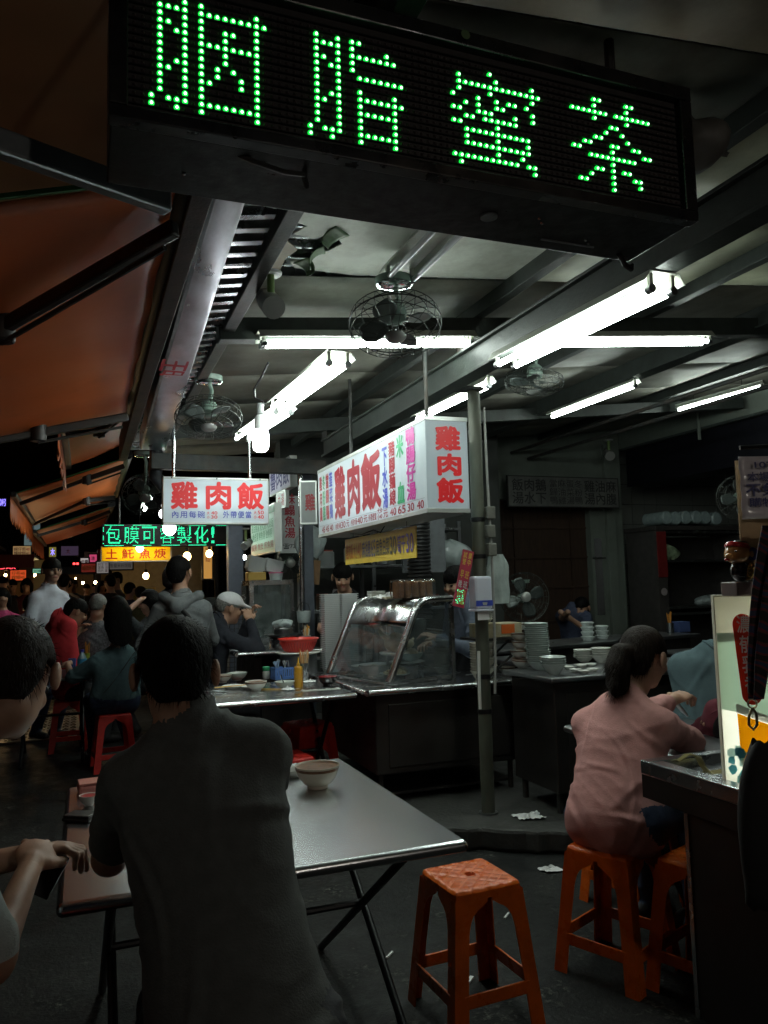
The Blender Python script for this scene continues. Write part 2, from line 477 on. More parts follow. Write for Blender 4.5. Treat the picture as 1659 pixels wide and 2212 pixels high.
# corrugated sheets above, each sheet its own part
for (xa, xb, ya, yb) in [(.42, 2.4, y, y + 1.62) for y in np.arange(-1.2, 7.5, 1.6)] + [(2.38, 7.2, y, y + 3.22) for y in np.arange(-1.2, 8, 3.2)]:
    n = int((yb - ya) / .0135)
    def f(u, v):
        y = ya + (yb - ya) * u
        x = xa + (xb - xa) * v
        return (x, y, ceil_z(x) + .035 + .012 * math.sin(2 * math.pi * y / .105) + .003 * math.sin(y * 3.1 + x * 2))
    MB(O).grid(f, n, 2).build('corrugated_sheet', ZINC, roof, smooth=True, angle=80)
# purlins on the boards, cross beams under them, the long beam that carries the lamps
for x in bays[1:-1]:
    z = ceil_z(x)
    MB(O).box(x - .03, x + .03, -1.1, 8.9, z - .085, z + .01).build('purlin', BEAM, roof, bevel=.004)
for y, xe in ((.9, 6.9), (3.88, 6.9), (6.62, 6.9)):
    MB(O).bar((.62, y, ceil_z(.62) - .145), (xe, y, ceil_z(xe) - .145), .09, .115).build('cross_beam', BEAM, roof, bevel=.004)
mb = MB(O)
mb.box(1.97, 2.03, -1.1, 6.55, 2.60, 2.72)
mb.box(1.945, 2.055, -1.1, 6.55, 2.5801, 2.5999); mb.box(1.945, 2.055, -1.1, 6.55, 2.7201, 2.735)
mb.build('lamp_beam', BEAM, roof, bevel=.003)
for y in (.9, 3.88, 6.62):
    MB(O).box(1.98, 2.02, y - .02, y + .02, 2.736, ceil_z(2) - .20).build('beam_hanger', IRON, roof)
mb = MB(O); mb.box(4.20, 4.27, -1, 8.8, 3.10, 3.235); mb.box(4.165, 4.305, -1, 8.8, 3.085, 3.0995)
mb.build('lamp_beam', BEAM, roof, bevel=.003)
for i, (x, z) in enumerate(((5.2, 3.12), (5.45, 3.05))):
    MB(O).cyl((x, -1, z), (x, 8.8, z), .02, n=8).build('conduit', IRON, roof, smooth=True)
MB(O).bar((.5, 6.55, 2.50), (2.0, 6.62, 2.50), .08, .13).build('sign_beam', IRON, roof, bevel=.004)
MB(O).box(.64, .70, -1.1, 8.8, 2.735, 2.83).build('eave_board', IRON, roof, bevel=.003)
for ya in np.arange(1.85, 6.6, 1.2):
    def f(u, v):
        y = ya + 1.19 * u; x = .44 + .045 * (y - 1.85) / 4.75 + (.175) * v
        s_ = math.sin(2 * math.pi * y / .11)
        return (x, y, 2.742 + .03 * v + .014 * (1 if s_ > .35 else -1 if s_ < -.35 else s_ / .35))
    MB(O).grid(f, 130, 2).build('eave_flashing', ZINC, roof, smooth=True, angle=35)
# dangling black clips of tarpaulin and cable behind the green led sign
TARP = mat('grimy grey tarpaulin', (.10, .095, .085), .6, var=.4, scale=6, bump=.25, bscale=14)
tp = thing('bunched_tarpaulin', 'grimy tarpaulin bunched under the roof behind the right end of the big green LED sign', 'tarpaulin', (1.6, 1.9, 2.7))
mb = MB((1.6, 1.9, 2.7))
def f(u, v):
    x = .7 + 1.35 * u
    t = v * 2 * math.pi
    r = .05 + .03 * math.sin(u * 17) + .02 * math.sin(u * 41 + 2)
    return (x, 1.95 + r * 1.6 * math.cos(t) + .02 * math.sin(6 * u), 2.83 + .07 * u + r * math.sin(t) + .02 * math.sin(u * 11 + 2 * v))
mb.grid(f, 46, 14).build('folds', TARP, tp, smooth=True, angle=80)
mb = MB((1.6, 1.9, 2.7))
def f(u, v):
    return (1.50 + .12 * u + .02 * math.sin(v * 5), 1.86 + .03 * math.sin(u * 9 + v * 4), 2.84 - .34 * v * (.6 + .4 * math.sin(u * 3.1)))
mb.grid(f, 10, 12).build('hanging_rag', TARP, tp, smooth=True, solid=.004)

# ================================================================== gutter
gu = thing('roof_gutter', 'shiny metal roof gutter running down the street edge of the stall', 'gutter', (.4, 4.4, 2.5))
O2 = (.4, 4.4, 2.5)
GALV = mat('galvanised gutter', (.62, .65, .70), .36, 1.0, var=.3, scale=5, bump=.1, bscale=10, rvar=.14, stretch=(1, .35, 1), dirt=(.12, .12, .13), dscale=2.2, damt=.7)
def gx(t): return .335 + .085 * t, .425 + .20 * t
def gpt(u, v):
    # profile across v: fascia down, trough bottom, inner lip up
    y = 1.85 + 4.75 * u
    a, b = gx(u)
    pr = [(a - .004, 2.74), (a, 2.61), (a + .012, 2.60), (b - .012, 2.60), (b - .002, 2.6045), (b, 2.609)]
    k = v * 5; i = min(4, int(k)); w = k - i
    return (pr[i][0] * (1 - w) + pr[i + 1][0] * w, y, pr[i][1] * (1 - w) + pr[i + 1][1] * w + .002 * math.sin(y * 5))
MB(O2).grid(gpt, 30, 5).build('trough', GALV, gu, smooth=True, solid=.003, angle=30)
MB(O2).box(.262, .322, 1.83, 6.7, 2.515, 2.72).build('fascia_board', mat('dark fascia', (.03, .025, .022), .6, var=.4, bump=.2, dirt=(.1, .05, .03), damt=.6), gu, bevel=.004)
for y in np.arange(2.3, 6.6, .85):
    t = (y - 1.85) / 4.75; a, b = gx(t)
    MB(O2).box(a + .02, b + .03, y - .012, y + .012, 2.678, 2.683).build('strap', STEEL_D, gu)
MB(O2).tube([(.55, 6.62, 2.62), (.55, 6.66, 2.5), (.55, 6.7, 2.40), (.62, 6.75, 2.32), (.75, 6.8, 2.27), (1.0, 6.9, 2.2), (1.25, 7.0, 2.15)], .055, 12).build('downpipe', mat('dark pvc pipe', (.03, .032, .036), .35, var=.2, bump=.05), gu, smooth=True)
put_text(gu, '旺', Face((.345, 4.25, 2.598), (0, -1, 0), (1, 0, 0), .3, .16), (0, 1, .1, .9), mat('faded red sticker', (.5, .03, .05), .5, var=.3), bold=.02, d=.002, name='sticker')

# ================================================================== awnings
def stripes(name, a, b):
    return mat(name, a, .45, spec=.4, var=.16, scale=3, bump=.12, bscale=9, dirt=b, dscale=1.5, damt=.5)
ORANGE_CL = stripes('orange awning cloth', (.54, .108, .02), (.32, .06, .014))
BROWN_CL = stripes('faded brown awning cloth', (.42, .25, .13), (.26, .15, .08))
ALU = mat('awning arm aluminium', (.035, .033, .032), .45, .3, var=.25, bump=.05, dirt=(.05, .03, .02), damt=.5)
GREENTRIM = mat('green awning trim', (.02, .12, .03), .6, var=.3)
def awning(label, ya, yb, xr, zr, xf, zf, cloth, arms, fringe=True, sag=.03):
    O = (xr, (ya + yb) / 2, zr)
    t = thing('awning', label, 'awning', O, group='folding arm awnings along the stalls')
    def P(u, v, e=0):
        x = xr + (xf - xr) * u; y = ya + (yb - ya) * v
        z = zr + (zf - zr) * u - sag * math.sin(math.pi * u) + .008 * math.sin(7 * v + 5 * u) * u + .004 * math.sin(31 * v + 2 * u) * (1 - u) + e
        return (x, y, z)
    MB(O).grid(lambda u, v: P(u, v), 22, 30).build('fabric', cloth, t, smooth=True, solid=.002, angle=80)
    MB(O).cyl((xr, ya - .03, zr + .03), (xr, yb + .03, zr + .03), .05, n=14).build('roller', BLACKP, t, smooth=True)
    MB(O).bar((xf, ya - .02, zf - .01), (xf, yb + .02, zf - .01), .05, .05).build('front_bar', ALU, t, bevel=.006)
    MB(O).bar(Vector(P(0, 0)) + Vector((0, -.012, 0)), Vector(P(1, 0)) + Vector((0, -.012, 0)), .012, .012).build('edge_trim', GREENTRIM, t)
    if fringe:
        mb = MB(O)
        n = max(6, int((yb - ya) / .12))
        def f(u, v):
            y = ya + (yb - ya) * u
            drop = .20 + .05 * abs(math.sin(math.pi * u * n))
            return (xf - .027 + .012 * math.sin(u * 40) * v, y, zf - .01 - drop * v + .008 * math.sin(u * 23) * v)
        mb.grid(f, n * 6, 3).build('valance', cloth, t, smooth=True, solid=.002, angle=80)
    for (y0, xe, ye, yt) in arms:
        ze = zr - .05 + (zf - zr) * ((xe - xr) / (xf - xr))
        a = MB(O).bar((xr - .02, y0, zr - .06), (xe, ye, ze), .036, .05).build('arm', ALU, t, bevel=.008)
        MB(O).cyl((xe, ye, ze - .05), (xe, ye, ze + .05), .045, n=12).build('elbow_joint', ALU, a, smooth=True, bevel=.006)
        MB(O).bar((xe, ye, ze), (xf + .02, yt, zf - .05), .03, .038).build('arm', ALU, t, bevel=.008)
        MB(O).cyl((xr - .05, y0 + .0, zr - .125), (xe, ye, ze - .055), .009, n=6).build('tension_cable', ALU, t, smooth=True)
    return t
aw0 = awning('nearest brown awning panel above the left end of the big LED sign', 1.84, 3.3, .26, 3.0, -1.9, 2.74, BROWN_CL, [], False)
MB(aw0.location).bar((.20, 2.045, 2.47), (-.75, 1.56, 2.43), .045, .06).build('arm', mat('pale awning arm', (.25, .26, .27), .35, .7, var=.2), aw0, bevel=.008)
awning('large orange awning lit from below by the stall lamps, left of the gutter', 2.06, 5.0, .26, 2.56, -1.6, 2.02, ORANGE_CL, [(2.25, -.27, 2.88, 2.5), (4.88, -.25, 4.80, 4.5)], True, .02)
awning('second orange awning with hanging valance, half rolled out beyond the large one', 5.5, 7.7, .40, 2.88, -.14, 2.62, ORANGE_CL, [(5.7, .1, 6.3, 5.9)], True, .02)
awning('third orange awning with drooping valance and two folded arms', 7.75, 11.0, .38, 2.72, -.60, 2.36, ORANGE_CL, [(7.9, .02, 8.0, 8.2), (10.6, .02, 9.9, 10.6)], True, .02)
awning('fourth and farthest orange awning over the night market street', 11.3, 14.5, .35, 2.62, -.62, 2.28, ORANGE_CL, [(11.5, 0, 11.8, 11.6)], True, .02)

# ================================================================== fluorescent fixtures
def fixture(label, p0, p1, n=2, tray=.16, lit=True, hang=None, gap=.075):
    p0 = Vector(p0); p1 = Vector(p1); c = (p0 + p1) / 2
    t = thing('fluorescent_lamp', label, 'lamp', c, group='fluorescent lamps under the roof')
    d = (p1 - p0).normalized(); a = d.cross(Vector((0, 0, 1))).normalized(); b = a.cross(d)
    prof = [(-tray / 2, 0), (-tray / 2 + .028, .042), (tray / 2 - .028, .042), (tray / 2, 0), (tray / 2 - .004, 0), (tray / 2 - .03, .038), (-tray / 2 + .03, .038), (-tray / 2 + .004, 0)]
    e = d * .04
    pts = [p0 - e + a * u + b * (w + .022) for u, w in prof]
    MB(c).prism(pts, (p1 - p0) + 2 * e).build('tray', WHITE_ENAMEL, t)
    for k in range(n):
        o = a * ((k - (n - 1) / 2) * gap)
        MB(c).cyl(p0 + o, p1 + o, .0135 if n > 1 else .018, n=10).build('tube', TUBE_ON if lit else TUBE_OFF, t, smooth=True)
        for q, s in ((p0, -1), (p1, 1)):
            MB(c).cyl(q + o + d * (s * .001), q + o + d * (s * .03), .017, n=10).build('socket', BLACKP if not lit else STEEL_D, t, smooth=True)
            k2 = q + o + d * (s * .018)
            MB(c).box(k2.x - .008, k2.x + .008, k2.y - .008, k2.y + .008, k2.z + .012, k2.z + .058).build('socket_bracket', WHITE_ENAMEL, t)
    if hang:
        for f_ in (.2, .8):
            q = p0.lerp(p1, f_)
            MB(c).cyl(q + b * .06, q + b * (.06 + hang), .004, n=5).build('hanger', IRON, t)
    return t
fixture('large twin tube lamp slung along the beam at upper right, brightest of all', (2.0, 2.27, 2.515), (2.0, 3.38, 2.545), 2, .19, gap=.10)
fixture('twin tube lamp set crosswise behind the cage of the nearest ceiling fan', (.85, 3.80, 2.675), (1.99, 3.80, 2.78), 2, .13, gap=.05)
fixture('twin tube lamp pointing away, right above the hanging white bulb', (1.20, 3.72, 2.575), (1.17, 4.82, 2.60), 2, .18, gap=.10)
fixture('twin tube lamp next after the one above the bulb, farther down the same row', (1.22, 4.98, 2.60), (1.17, 6.1, 2.63), 2, .18, gap=.10)
fixture('twin tube lamp set crosswise to the right of the lamp beam', (2.55, 3.84, 2.84), (3.73, 3.84, 2.955), 2, .13, gap=.05)
fixture('single tube lamp seen behind the top of the green pipe post', (2.47, 4.45, 2.73), (2.47, 5.60, 2.75), 1, .10)
fixture('single tube lamp on the middle beam of the eating area', (4.235, 5.16, 3.03), (4.235, 6.36, 3.03), 1, .10)
fixture('single tube lamp hung on wires before the pale green wall at far right', px(1642, 837, z=3.2), px(1467, 885, z=3.2), 1, .03, hang=.12)
fixture('dead twin tube lamp with both tubes dark, under the big LED sign', (1.36, 2.42, 2.86), (1.36, 3.22, 2.86), 2, .20, lit=False, gap=.12)
fixture('small lamp of the next stall behind the white chicken rice sign', (1.15, 7.6, 2.42), (1.32, 8.5, 2.42), 2, .15)
fixture('far lamp of the next stalls left of the white chicken rice sign', (.66, 9.0, 2.45), (.70, 10.1, 2.45), 1, .1)

# ================================================================== hanging bulb
bp_ = px(563, 945, y=4.35)
bl = thing('hanging_bulb', 'bright white energy saving bulb hanging on a black cord', 'bulb', bp_)
bx, by, bz = bp_
MB(bp_).tube([(bx - .03, by - .35, 2.64), (bx - .035, by - .2, 2.60), (bx - .045, by - .05, 2.57), (bx - .03, by, 2.53), (bx + .015, by, 2.515), (bx + .02, by, 2.49), (bx, by, 2.46), (bx, by, bz + .17)], .006, 6).build('cord', BLACKP, bl, smooth=True)
MB(bp_).lathe([(.012, .20), (.02, .19), (.021, .135), (.014, .13)], 14, bp_).build('socket', mat('grey bakelite', (.35, .36, .36), .4, var=.1), bl, smooth=True)
MB(bp_).lathe([(.022, .13), (.034, .10), (.038, .06), (.041, .045), (.03, .04)], 16, bp_).build('ballast', mat('white lamp plastic', (.75, .76, .76), .35), bl, smooth=True)
MB(bp_).lathe([(0, -.085), (.025, -.082), (.040, -.07), (.046, -.05), (.047, .02), (.040, .041)], 16, bp_).build('glass', BULB_ON, bl, smooth=True)

# ================================================================== ceiling fans
def basis(ax):
    ax = Vector(ax).normalized(); a = ax.cross(Vector((0, 0, 1)))
    if a.length < 1e-3: a = Vector((1, 0, 0))
    a.normalize(); b = ax.cross(a)
    return Matrix((a, b, ax)).transposed()
def fan(label, c, ax, zt, r=.215, sp=0.0, det=1):
    c = Vector(c); ax = Vector(ax).normalized(); B = basis(ax)
    top = Vector((c.x - ax.x * .13, c.y - ax.y * .13, zt))
    t = thing('orbit_fan', label, 'fan', (c.x, c.y, zt), group='green caged fans under the roof')
    O = t.location
    MB(O).lathe([(.06, -.045), (.085, -.03), (.09, -.005), (.09, 0)], 20, top).build('mount', FANGREEN, t, smooth=True)
    MB(O).lathe([(0.02, -.0455), (.075, -.040), (.086, -.03)], 20, top + Vector((0, 0, -.004))).build('mount_rim', CHROME, t, smooth=True)
    MB(O).tube([top + Vector((.0, 0, -.03)), top + Vector((.02, 0, -.09)), c - ax * .09], .014, 8).build('stem', FANGREEN, t, smooth=True)
    MB(O).lathe([(0, -.12), (.03, -.118), (.05, -.10), (.055, -.06), (.05, -.03), (.02, -.02)], 18, c, B).build('motor', FANGREEN, t, smooth=True)
    for k in range(4):
        mb = MB(O); th = sp + k * math.pi / 2
        def f(u, v):
            rr = .035 + (r * .82 - .035) * u; w = (.35 + .55 * math.sin(math.pi * min(1, u * .9 + .1))) * .55
            an = th + (v - .5) * 2 * w
            return c + B @ Vector((rr * math.cos(an), rr * math.sin(an), .0 + .03 * (v - .5)))
        mb.grid(f, 7, 6).build('blade', mat('dark fan blade', (.07, .085, .08), .3, .3, var=.2), t, smooth=True, solid=.002)
    mb = MB(O)
    prof = []
    n = 40
    for s in (1, -1):
        for (rr, zz) in ((r, .0 * s), (r * .96, .04 * s), (r * .72, .062 * s), (r * .42, .07 * s)):
            if rr == r and s == -1: continue
            mb.tube([c + B @ Vector((rr * math.cos(a), rr * math.sin(a), zz)) for a in np.linspace(0, 2 * math.pi, n, endpoint=False)], .0035 if rr == r else .0022, 5, True)
        for k in range(22 * det):
            a = 2 * math.pi * k / (22 * det)
            mb.tube([c + B @ Vector((rr * math.cos(a), rr * math.sin(a), zz)) for rr, zz in ((.05, .07 * s), (r * .42, .07 * s), (r * .72, .062 * s), (r * .96, .04 * s), (r, 0))], .0017, 4)
    mb.build('cage', WIRE, t, smooth=True)
    MB(O).lathe([(0, .085), (.03, .083), (.045, .074), (.05, .066), (.0, .066)], 20, c, B).build('hub_cap', mat('fan badge', (.35, .36, .34), .4, .4, var=.2), t, smooth=True)
    return t
fan('nearest caged ceiling fan under the middle of the LED sign', (1.33, 3.24, 2.64), (-.12, -.30, -.945), ceil_z(1.36) - .09, .215, .4)
fan('caged ceiling fan beside the gutter, left of the hanging bulb', (.71, 4.80, 2.50), (-.05, -.34, -.94), ceil_z(.71) - .13, .205, .9)
fan('caged fan right of the lamp beam, seen past the end of the brightest lamp', (2.86, 4.50, 2.80), (-.1, .05, -1), ceil_z(2.86) - .02, .20, .2)
fan('caged fan of the next stall, half hidden by the white chicken rice sign', (.50, 7.2, 2.30), (.0, -.8, -.6), 2.70, .20, .5)

# ================================================================== security cameras
def cctv(label, c, d, zt, s=1.0):
    c = Vector(c); d = Vector(d).normalized(); B = basis(d)
    t = thing('security_camera', label, 'camera', (c.x, c.y, zt)); O = t.location
    MB(O).lathe([(.045 * s, -.012), (.05 * s, 0)], 16, (c.x, c.y, zt)).build('base', mat('white plastic', (.6, .61, .6), .4), t, smooth=True)
    MB(O).cyl((c.x, c.y, zt - .01), (c.x, c.y, c.z + .03), .016 * s, n=10).build('stalk', mat('lime stalk', (.20, .30, .10), .45, var=.2), t, smooth=True)
    MB(O).lathe([(.03 * s, -.14 * s), (.042 * s, -.12 * s), (.045 * s, .03 * s), (.04 * s, .034 * s)], 18, c, B).build('housing', mat('camera housing', (.13, .12, .11), .4, var=.2), t, smooth=True)
    MB(O).lathe([(.048 * s, -.06 * s), (.05 * s, .055 * s), (.046 * s, .055 * s)], 18, c, B).build('hood', mat('camera hood', (.35, .35, .33), .4), t, smooth=True)
    h = MB(O).lathe([(0, .035 * s), (.039 * s, .0345 * s)], 18, c, B).build('lens_plate', BLACKP, t)
    for k in range(6):
        a = k * math.pi / 3
        MB(O).sphere(c + B @ Vector((.024 * s * math.cos(a), .024 * s * math.sin(a), .036 * s)), .007 * s, 8, 5).build('infrared_lens', mat('ir lens', (.4, .5, .45), .15, coat=.5), h, smooth=True)
    return t
cctv('white hooded security camera with ring of lenses under the torn ceiling board', (.74, 3.20, 2.66), (.02, -.75, -.5), 2.80)
cctv('small white security camera below the chicken rice sign', (1.34, 6.9, 1.83), (-.5, -.6, -.35), 1.98, .7)
cctv('dark security camera on the corner of the pale back wall', (6.55, 8.55, 3.10), (-.4, -.8, -.4), 3.3, 1.3)
# ================================================================== signs
def lamp_inside(parent, p0, p1, strength, name, r=.013):
    m = emitter(name, (.95, 1.0, .97), strength)
    c = parent.location
    return MB(c).cyl(p0, p1, r, n=8).build('inner_tube', m, parent, smooth=True)
RED_L = mat('red sign film', (.58, .008, .012), .45, emit=(.8, .005, .012), estr=.16)
RED_D = mat('dark red sign film', (.30, .004, .018), .45, emit=(.5, .004, .02), estr=.05)
BLUE_L = mat('blue sign film', (.05, .07, .42), .4, emit=(.04, .06, .5), estr=.07)
GREEN_L = mat('green sign film', (.01, .30, .12), .4, emit=(.01, .35, .13), estr=.05)
MAG_L = mat('magenta sign film', (.45, .02, .25), .4, emit=(.5, .02, .25), estr=.05)
WHITE_AC = acrylic('white sign acrylic', (.78, .84, .88), .5)
ALUF = mat('sign frame aluminium', (.55, .57, .55), .4, .6, var=.15, dirt=(.2, .2, .18), damt=.5)

# ---------- big overhead LED matrix sign
def rc(d):
    s = set()
    for c, rows in d.items(): s |= {(c, r_) for r_ in rows}
    return s
def rr_(*spans):
    s = set()
    for (r_, a, b) in spans: s |= {(c, r_) for c in range(a, b + 1)}
    return s
RG = range
MOON = rc({0: [13, 14], 1: RG(13), 2: [1, 3, 9, 13], 3: [1, 4, 8, 13, 14], 4: RG(14)})
LED_CELLS = {
    'yan': MOON | rc({6: RG(15), 13: RG(15), 9: [3, 4, 5, 6, 7], 10: [3, 8], 8: [8, 9], 7: [10], 11: [9, 10], 14: [1]}) | rr_((1, 7, 12), (5, 7, 12), (13, 7, 12)),
    'zhi': MOON | rc({6: RG(5), 7: [0] + list(RG(7, 15)), 11: [1], 12: RG(7, 15), 13: [8]}) | rr_((2, 7, 12), (5, 7, 13), (8, 8, 11), (10, 8, 11), (13, 8, 11)),
    'mi': rr_((2, 1, 14), (9, 2, 12), (11, 2, 12), (13, 0, 10), (7, 5, 10)) | rc({0: [4, 6, 8], 1: [1, 3, 6, 8, 14], 2: [5, 7, 10], 3: [7], 4: [4, 5, 6], 5: [6], 6: [0, 3, 6], 7: [1, 4, 5, 8, 10, 12],
          8: [5], 9: [4], 10: [4, 6], 11: [12], 12: [4, 10, 13], 13: [1, 3, 5, 6, 13, 14]}),
    'cha': rr_((2, 0, 6), (2, 8, 14), (9, 3, 11)) | rc({0: [8], 1: [8, 13], 2: [7, 13], 3: [7, 12], 4: [0, 1, 3, 6, 11], 5: [0, 6, 11], 6: [5], 7: [4, 7, 8, 10, 11, 12, 13, 14],
           8: [4, 7], 9: [5, 11], 10: [0, 1, 3, 6, 11], 11: [0, 7, 12], 12: [7, 12, 13], 13: [8], 14: [8]})}
led = thing('led_sign', 'big overhead LED matrix sign with four green glowing characters', 'sign', (.76, 1.66, 2.37))
O = led.location
mb = MB(O)
mb.box(.04, 1.485, 1.56, 1.80, 2.373, 2.735)
mb.build('case', BLACKM, led, bevel=.004)
FRM = mat('black brushed frame', (.035, .036, .04), .33, .75, var=.4, scale=6, bump=.06, bscale=20, rvar=.15, dirt=(.09, .06, .03), damt=.5)
for (a, b, c, d, e, f_) in ((.036, 1.489, 1.522, 1.559, 2.37, 2.398), (.036, 1.489, 1.522, 1.559, 2.70, 2.738), (.036, .072, 1.5225, 1.5585, 2.3985, 2.6995), (1.452, 1.489, 1.5225, 1.5585, 2.3985, 2.6995)):
    MB(O).box(a, b, c, d, e, f_).build('frame_bar', FRM, led, bevel=.003)
MB(O).box(.0725, 1.4515, 1.545, 1.5595, 2.399, 2.6995).build('matrix_board', mat('led board', (.02, .016, .016), .6, var=.3, scale=40), led)
LED_OFF = mat('unlit led', (.06, .045, .045), .3, coat=.3)
LED_ON = emitter('lit green led', (.008, 1.0, .075), 1.15)
LED_CORE = emitter('lit green led core', (.62, 1.0, .72), 3.2)
P = .0165
z_top = 2.655 + P
lit = set()
Xs = (.124, .454, .794, 1.130)
for key, x0 in zip(('yan', 'zhi', 'mi', 'cha'), Xs):
    c0 = int(round((x0 - .085) / P))
    mb = MB(O); mc = MB(O)
    for c, r_ in sorted(LED_CELLS[key]):
        lit.add((c0 + c, r_ + 1))
        q = (.085 + (c0 + c) * P, 1.5425, z_top - (r_ + 1) * P)
        mb.sphere(q, .0063, 10, 6); mc.sphere((q[0], q[1] - .0050, q[2] - .0018), .0033, 6, 4)
    mb.build('led_glyph', LED_ON, led, smooth=True, kind='stuff')
    mc.build('led_cores', LED_CORE, led, smooth=True, kind='stuff')
mb = MB(O)
for c in range(83):
    for r_ in range(17):
        if (c, r_) in lit: continue
        x = .085 + c * P; z = z_top - r_ * P
        y0 = 1.545
        mb.add([(x - .0036, y0, z - .0036), (x + .0036, y0, z - .0036), (x + .0036, y0, z + .0036), (x - .0036, y0, z + .0036), (x, y0 - .005, z)], [(0, 1, 4), (1, 2, 4), (2, 3, 4), (3, 0, 4)])
mb.build('unlit_leds', LED_OFF, led, kind='stuff')
mb = MB(O)
for r_ in range(18):
    z = z_top - (r_ - .5) * P
    mb.box(.074, 1.45, 1.5385, 1.5455, z - .0012, z + .0012)
mb.build('louvres', BLACKP, led, kind='stuff')
for x, y, r_ in ((.95, 1.67, .022),):
    MB(O).cyl((x, y, 2.3675), (x, y, 2.3735), r_, n=20).build('vent_cap', mat('vent cap', (.22, .23, .24), .35, .5, var=.3, bump=.2), led, smooth=True)
for x, y in ((.36, 1.60), (1.08, 1.64), (1.10, 1.66), (1.27, 1.71), (1.29, 1.725), (.2, 1.7)):
    MB(O).sphere((x, y, 2.372), .005, 8, 4).build('screw', CHROME, led, smooth=True)
MB(O).box(1.15, 1.32, 1.74, 1.745, 2.369, 2.373).build('seam', STEEL_D, led)
MB(O).cyl((.82, 1.52, 2.722), (.82, 1.515, 2.722), .012, n=14).build('key_lock', CHROME, led, smooth=True)
for x in (.18, 1.36):
    MB(O).cyl((x, 1.68, 2.73), (x, 1.68, 2.95), .014, n=8).build('hanging_rod', IRON, led, smooth=True)
MB(O).tube([(.30, 1.60, 2.38), (.33, 1.585, 2.362), (.40, 1.59, 2.352), (.45, 1.60, 2.36), (.46, 1.62, 2.345), (.455, 1.63, 2.375)], .006, 6).build('cable_loop', IRON, led, smooth=True)
MB(O).tube([(1.42, 1.76, 2.372), (1.45, 1.775, 2.35), (1.48, 1.785, 2.345), (1.485, 1.79, 2.36)], .008, 6).build('cable_loop', BLACKP, led, smooth=True)

# ---------- small white chicken rice sign facing the street
sg = thing('hanging_sign', 'white lit box sign with three big red characters and a blue line of prices', 'sign', (.93, 5.95, 1.94))
O = sg.location
F1 = Face((.545, 5.90, 1.945), (1, 0, .004), (0, 0, 1), .775, .325)
MB(O).box(.546, 1.319, 5.9, 5.903, 1.946, 2.269).build('panel', WHITE_AC, sg)
MB(O).box(.546, 1.319, 6.0, 6.003, 1.946, 2.269).build('panel', WHITE_AC, sg)
for a in ((.54, 1.325, 5.898, 6.006, 2.27, 2.285), (.54, 1.325, 5.898, 6.006, 1.932, 1.9455), (.538, .5455, 5.898, 6.006, 1.946, 2.2695), (1.3195, 1.327, 5.898, 6.006, 1.946, 2.2695)):
    MB(O).box(*a).build('frame_bar', ALUF, sg, bevel=.002)
lamp_inside(sg, (.62, 5.950, 2.12), (1.25, 5.950, 2.12), 80, 'small sign tube')
for a, b, ch in ((.07, .305, '雞'), (.40, .625, '肉'), (.70, .95, '飯')):
    put_text(sg, ch, F1, (a, b, .32, .92), RED_L, bold=.036)
for a, b, ch, m in ((.075, .38, '內用每碗', BLUE_L), (.555, .83, '外帶便當', BLUE_L)):
    put_text(sg, ch, F1, (a, b, .10, .26), m, bold=.012, space=1.25)
for a, b, c, d, ch in ((.40, .425, .18, .25, '大'), (.44, .50, .18, .255, '40'), (.40, .425, .085, .155, '小'), (.44, .50, .085, .16, '30'), (.855, .885, .19, .27, '大'), (.895, .955, .19, .275, '50'), (.855, .885, .085, .165, '小'), (.895, .955, .085, .17, '40')):
    put_text(sg, ch, F1, (a, b, c, d), RED_L, bold=.012)
for x in (.62, 1.19):
    MB(O).cyl((x, 5.95, 2.285), (x, 5.95, 2.72), .014, n=10).build('hanging_rod', STEEL, sg, smooth=True)
for x in (.60, .93, 1.26):
    MB(O).sphere((x, 5.897, 2.277), .006, 8, 4).build('screw', IRON, sg, smooth=True)

# ---------- long chicken rice box sign over the counter
bs = thing('box_sign', 'long white lit box sign with chicken rice menu hanging above the steel counter', 'sign', (1.82, 4.8, 1.82))
O = bs.location
xw, xe, ys, yn, zb, zt = 1.70, 1.95, 3.76, 5.82, 1.835, 2.335
FW = Face((xw, yn, zb), (0, -1, 0), (0, 0, 1), yn - ys, zt - zb)
FS = Face((xw, ys, zb), (1, 0, 0), (0, 0, 1), xe - xw, zt - zb)
MB(O).box(xw, xw + .004, ys + .001, yn - .001, zb + .012, zt - .012).build('panel', WHITE_AC, bs)
MB(O).box(xe - .004, xe, ys + .001, yn - .001, zb + .012, zt - .012).build('panel', WHITE_AC, bs)
MB(O).box(xw + .005, xe - .005, ys, ys + .004, zb + .012, zt - .012).build('end_panel', WHITE_AC, bs)
MB(O).box(xw + .005, xe - .005, yn - .004, yn, zb + .012, zt - .012).build('end_panel', WHITE_AC, bs)
MB(O).box(xw - .003, xe + .003, ys - .003, yn + .003, zt - .0115, zt + .012).build('top_cover', ALUF, bs, bevel=.002)
MB(O).box(xw - .003, xe + .003, ys - .003, yn + .003, zb - .012, zb + .0115).build('bottom_cover', ALUF, bs, bevel=.002)
for z in (2.0, 2.16):
    lamp_inside(bs, (1.79, 4.2, z), (1.79, 5.4, z), 56, 'long sign tube')
for a, b, ch in ((.215, .325, '雞'), (.36, .475, '肉'), (.50, .665, '飯')):
    put_text(bs, ch, FW, (a, b, .20, .90), RED_D, bold=.042)
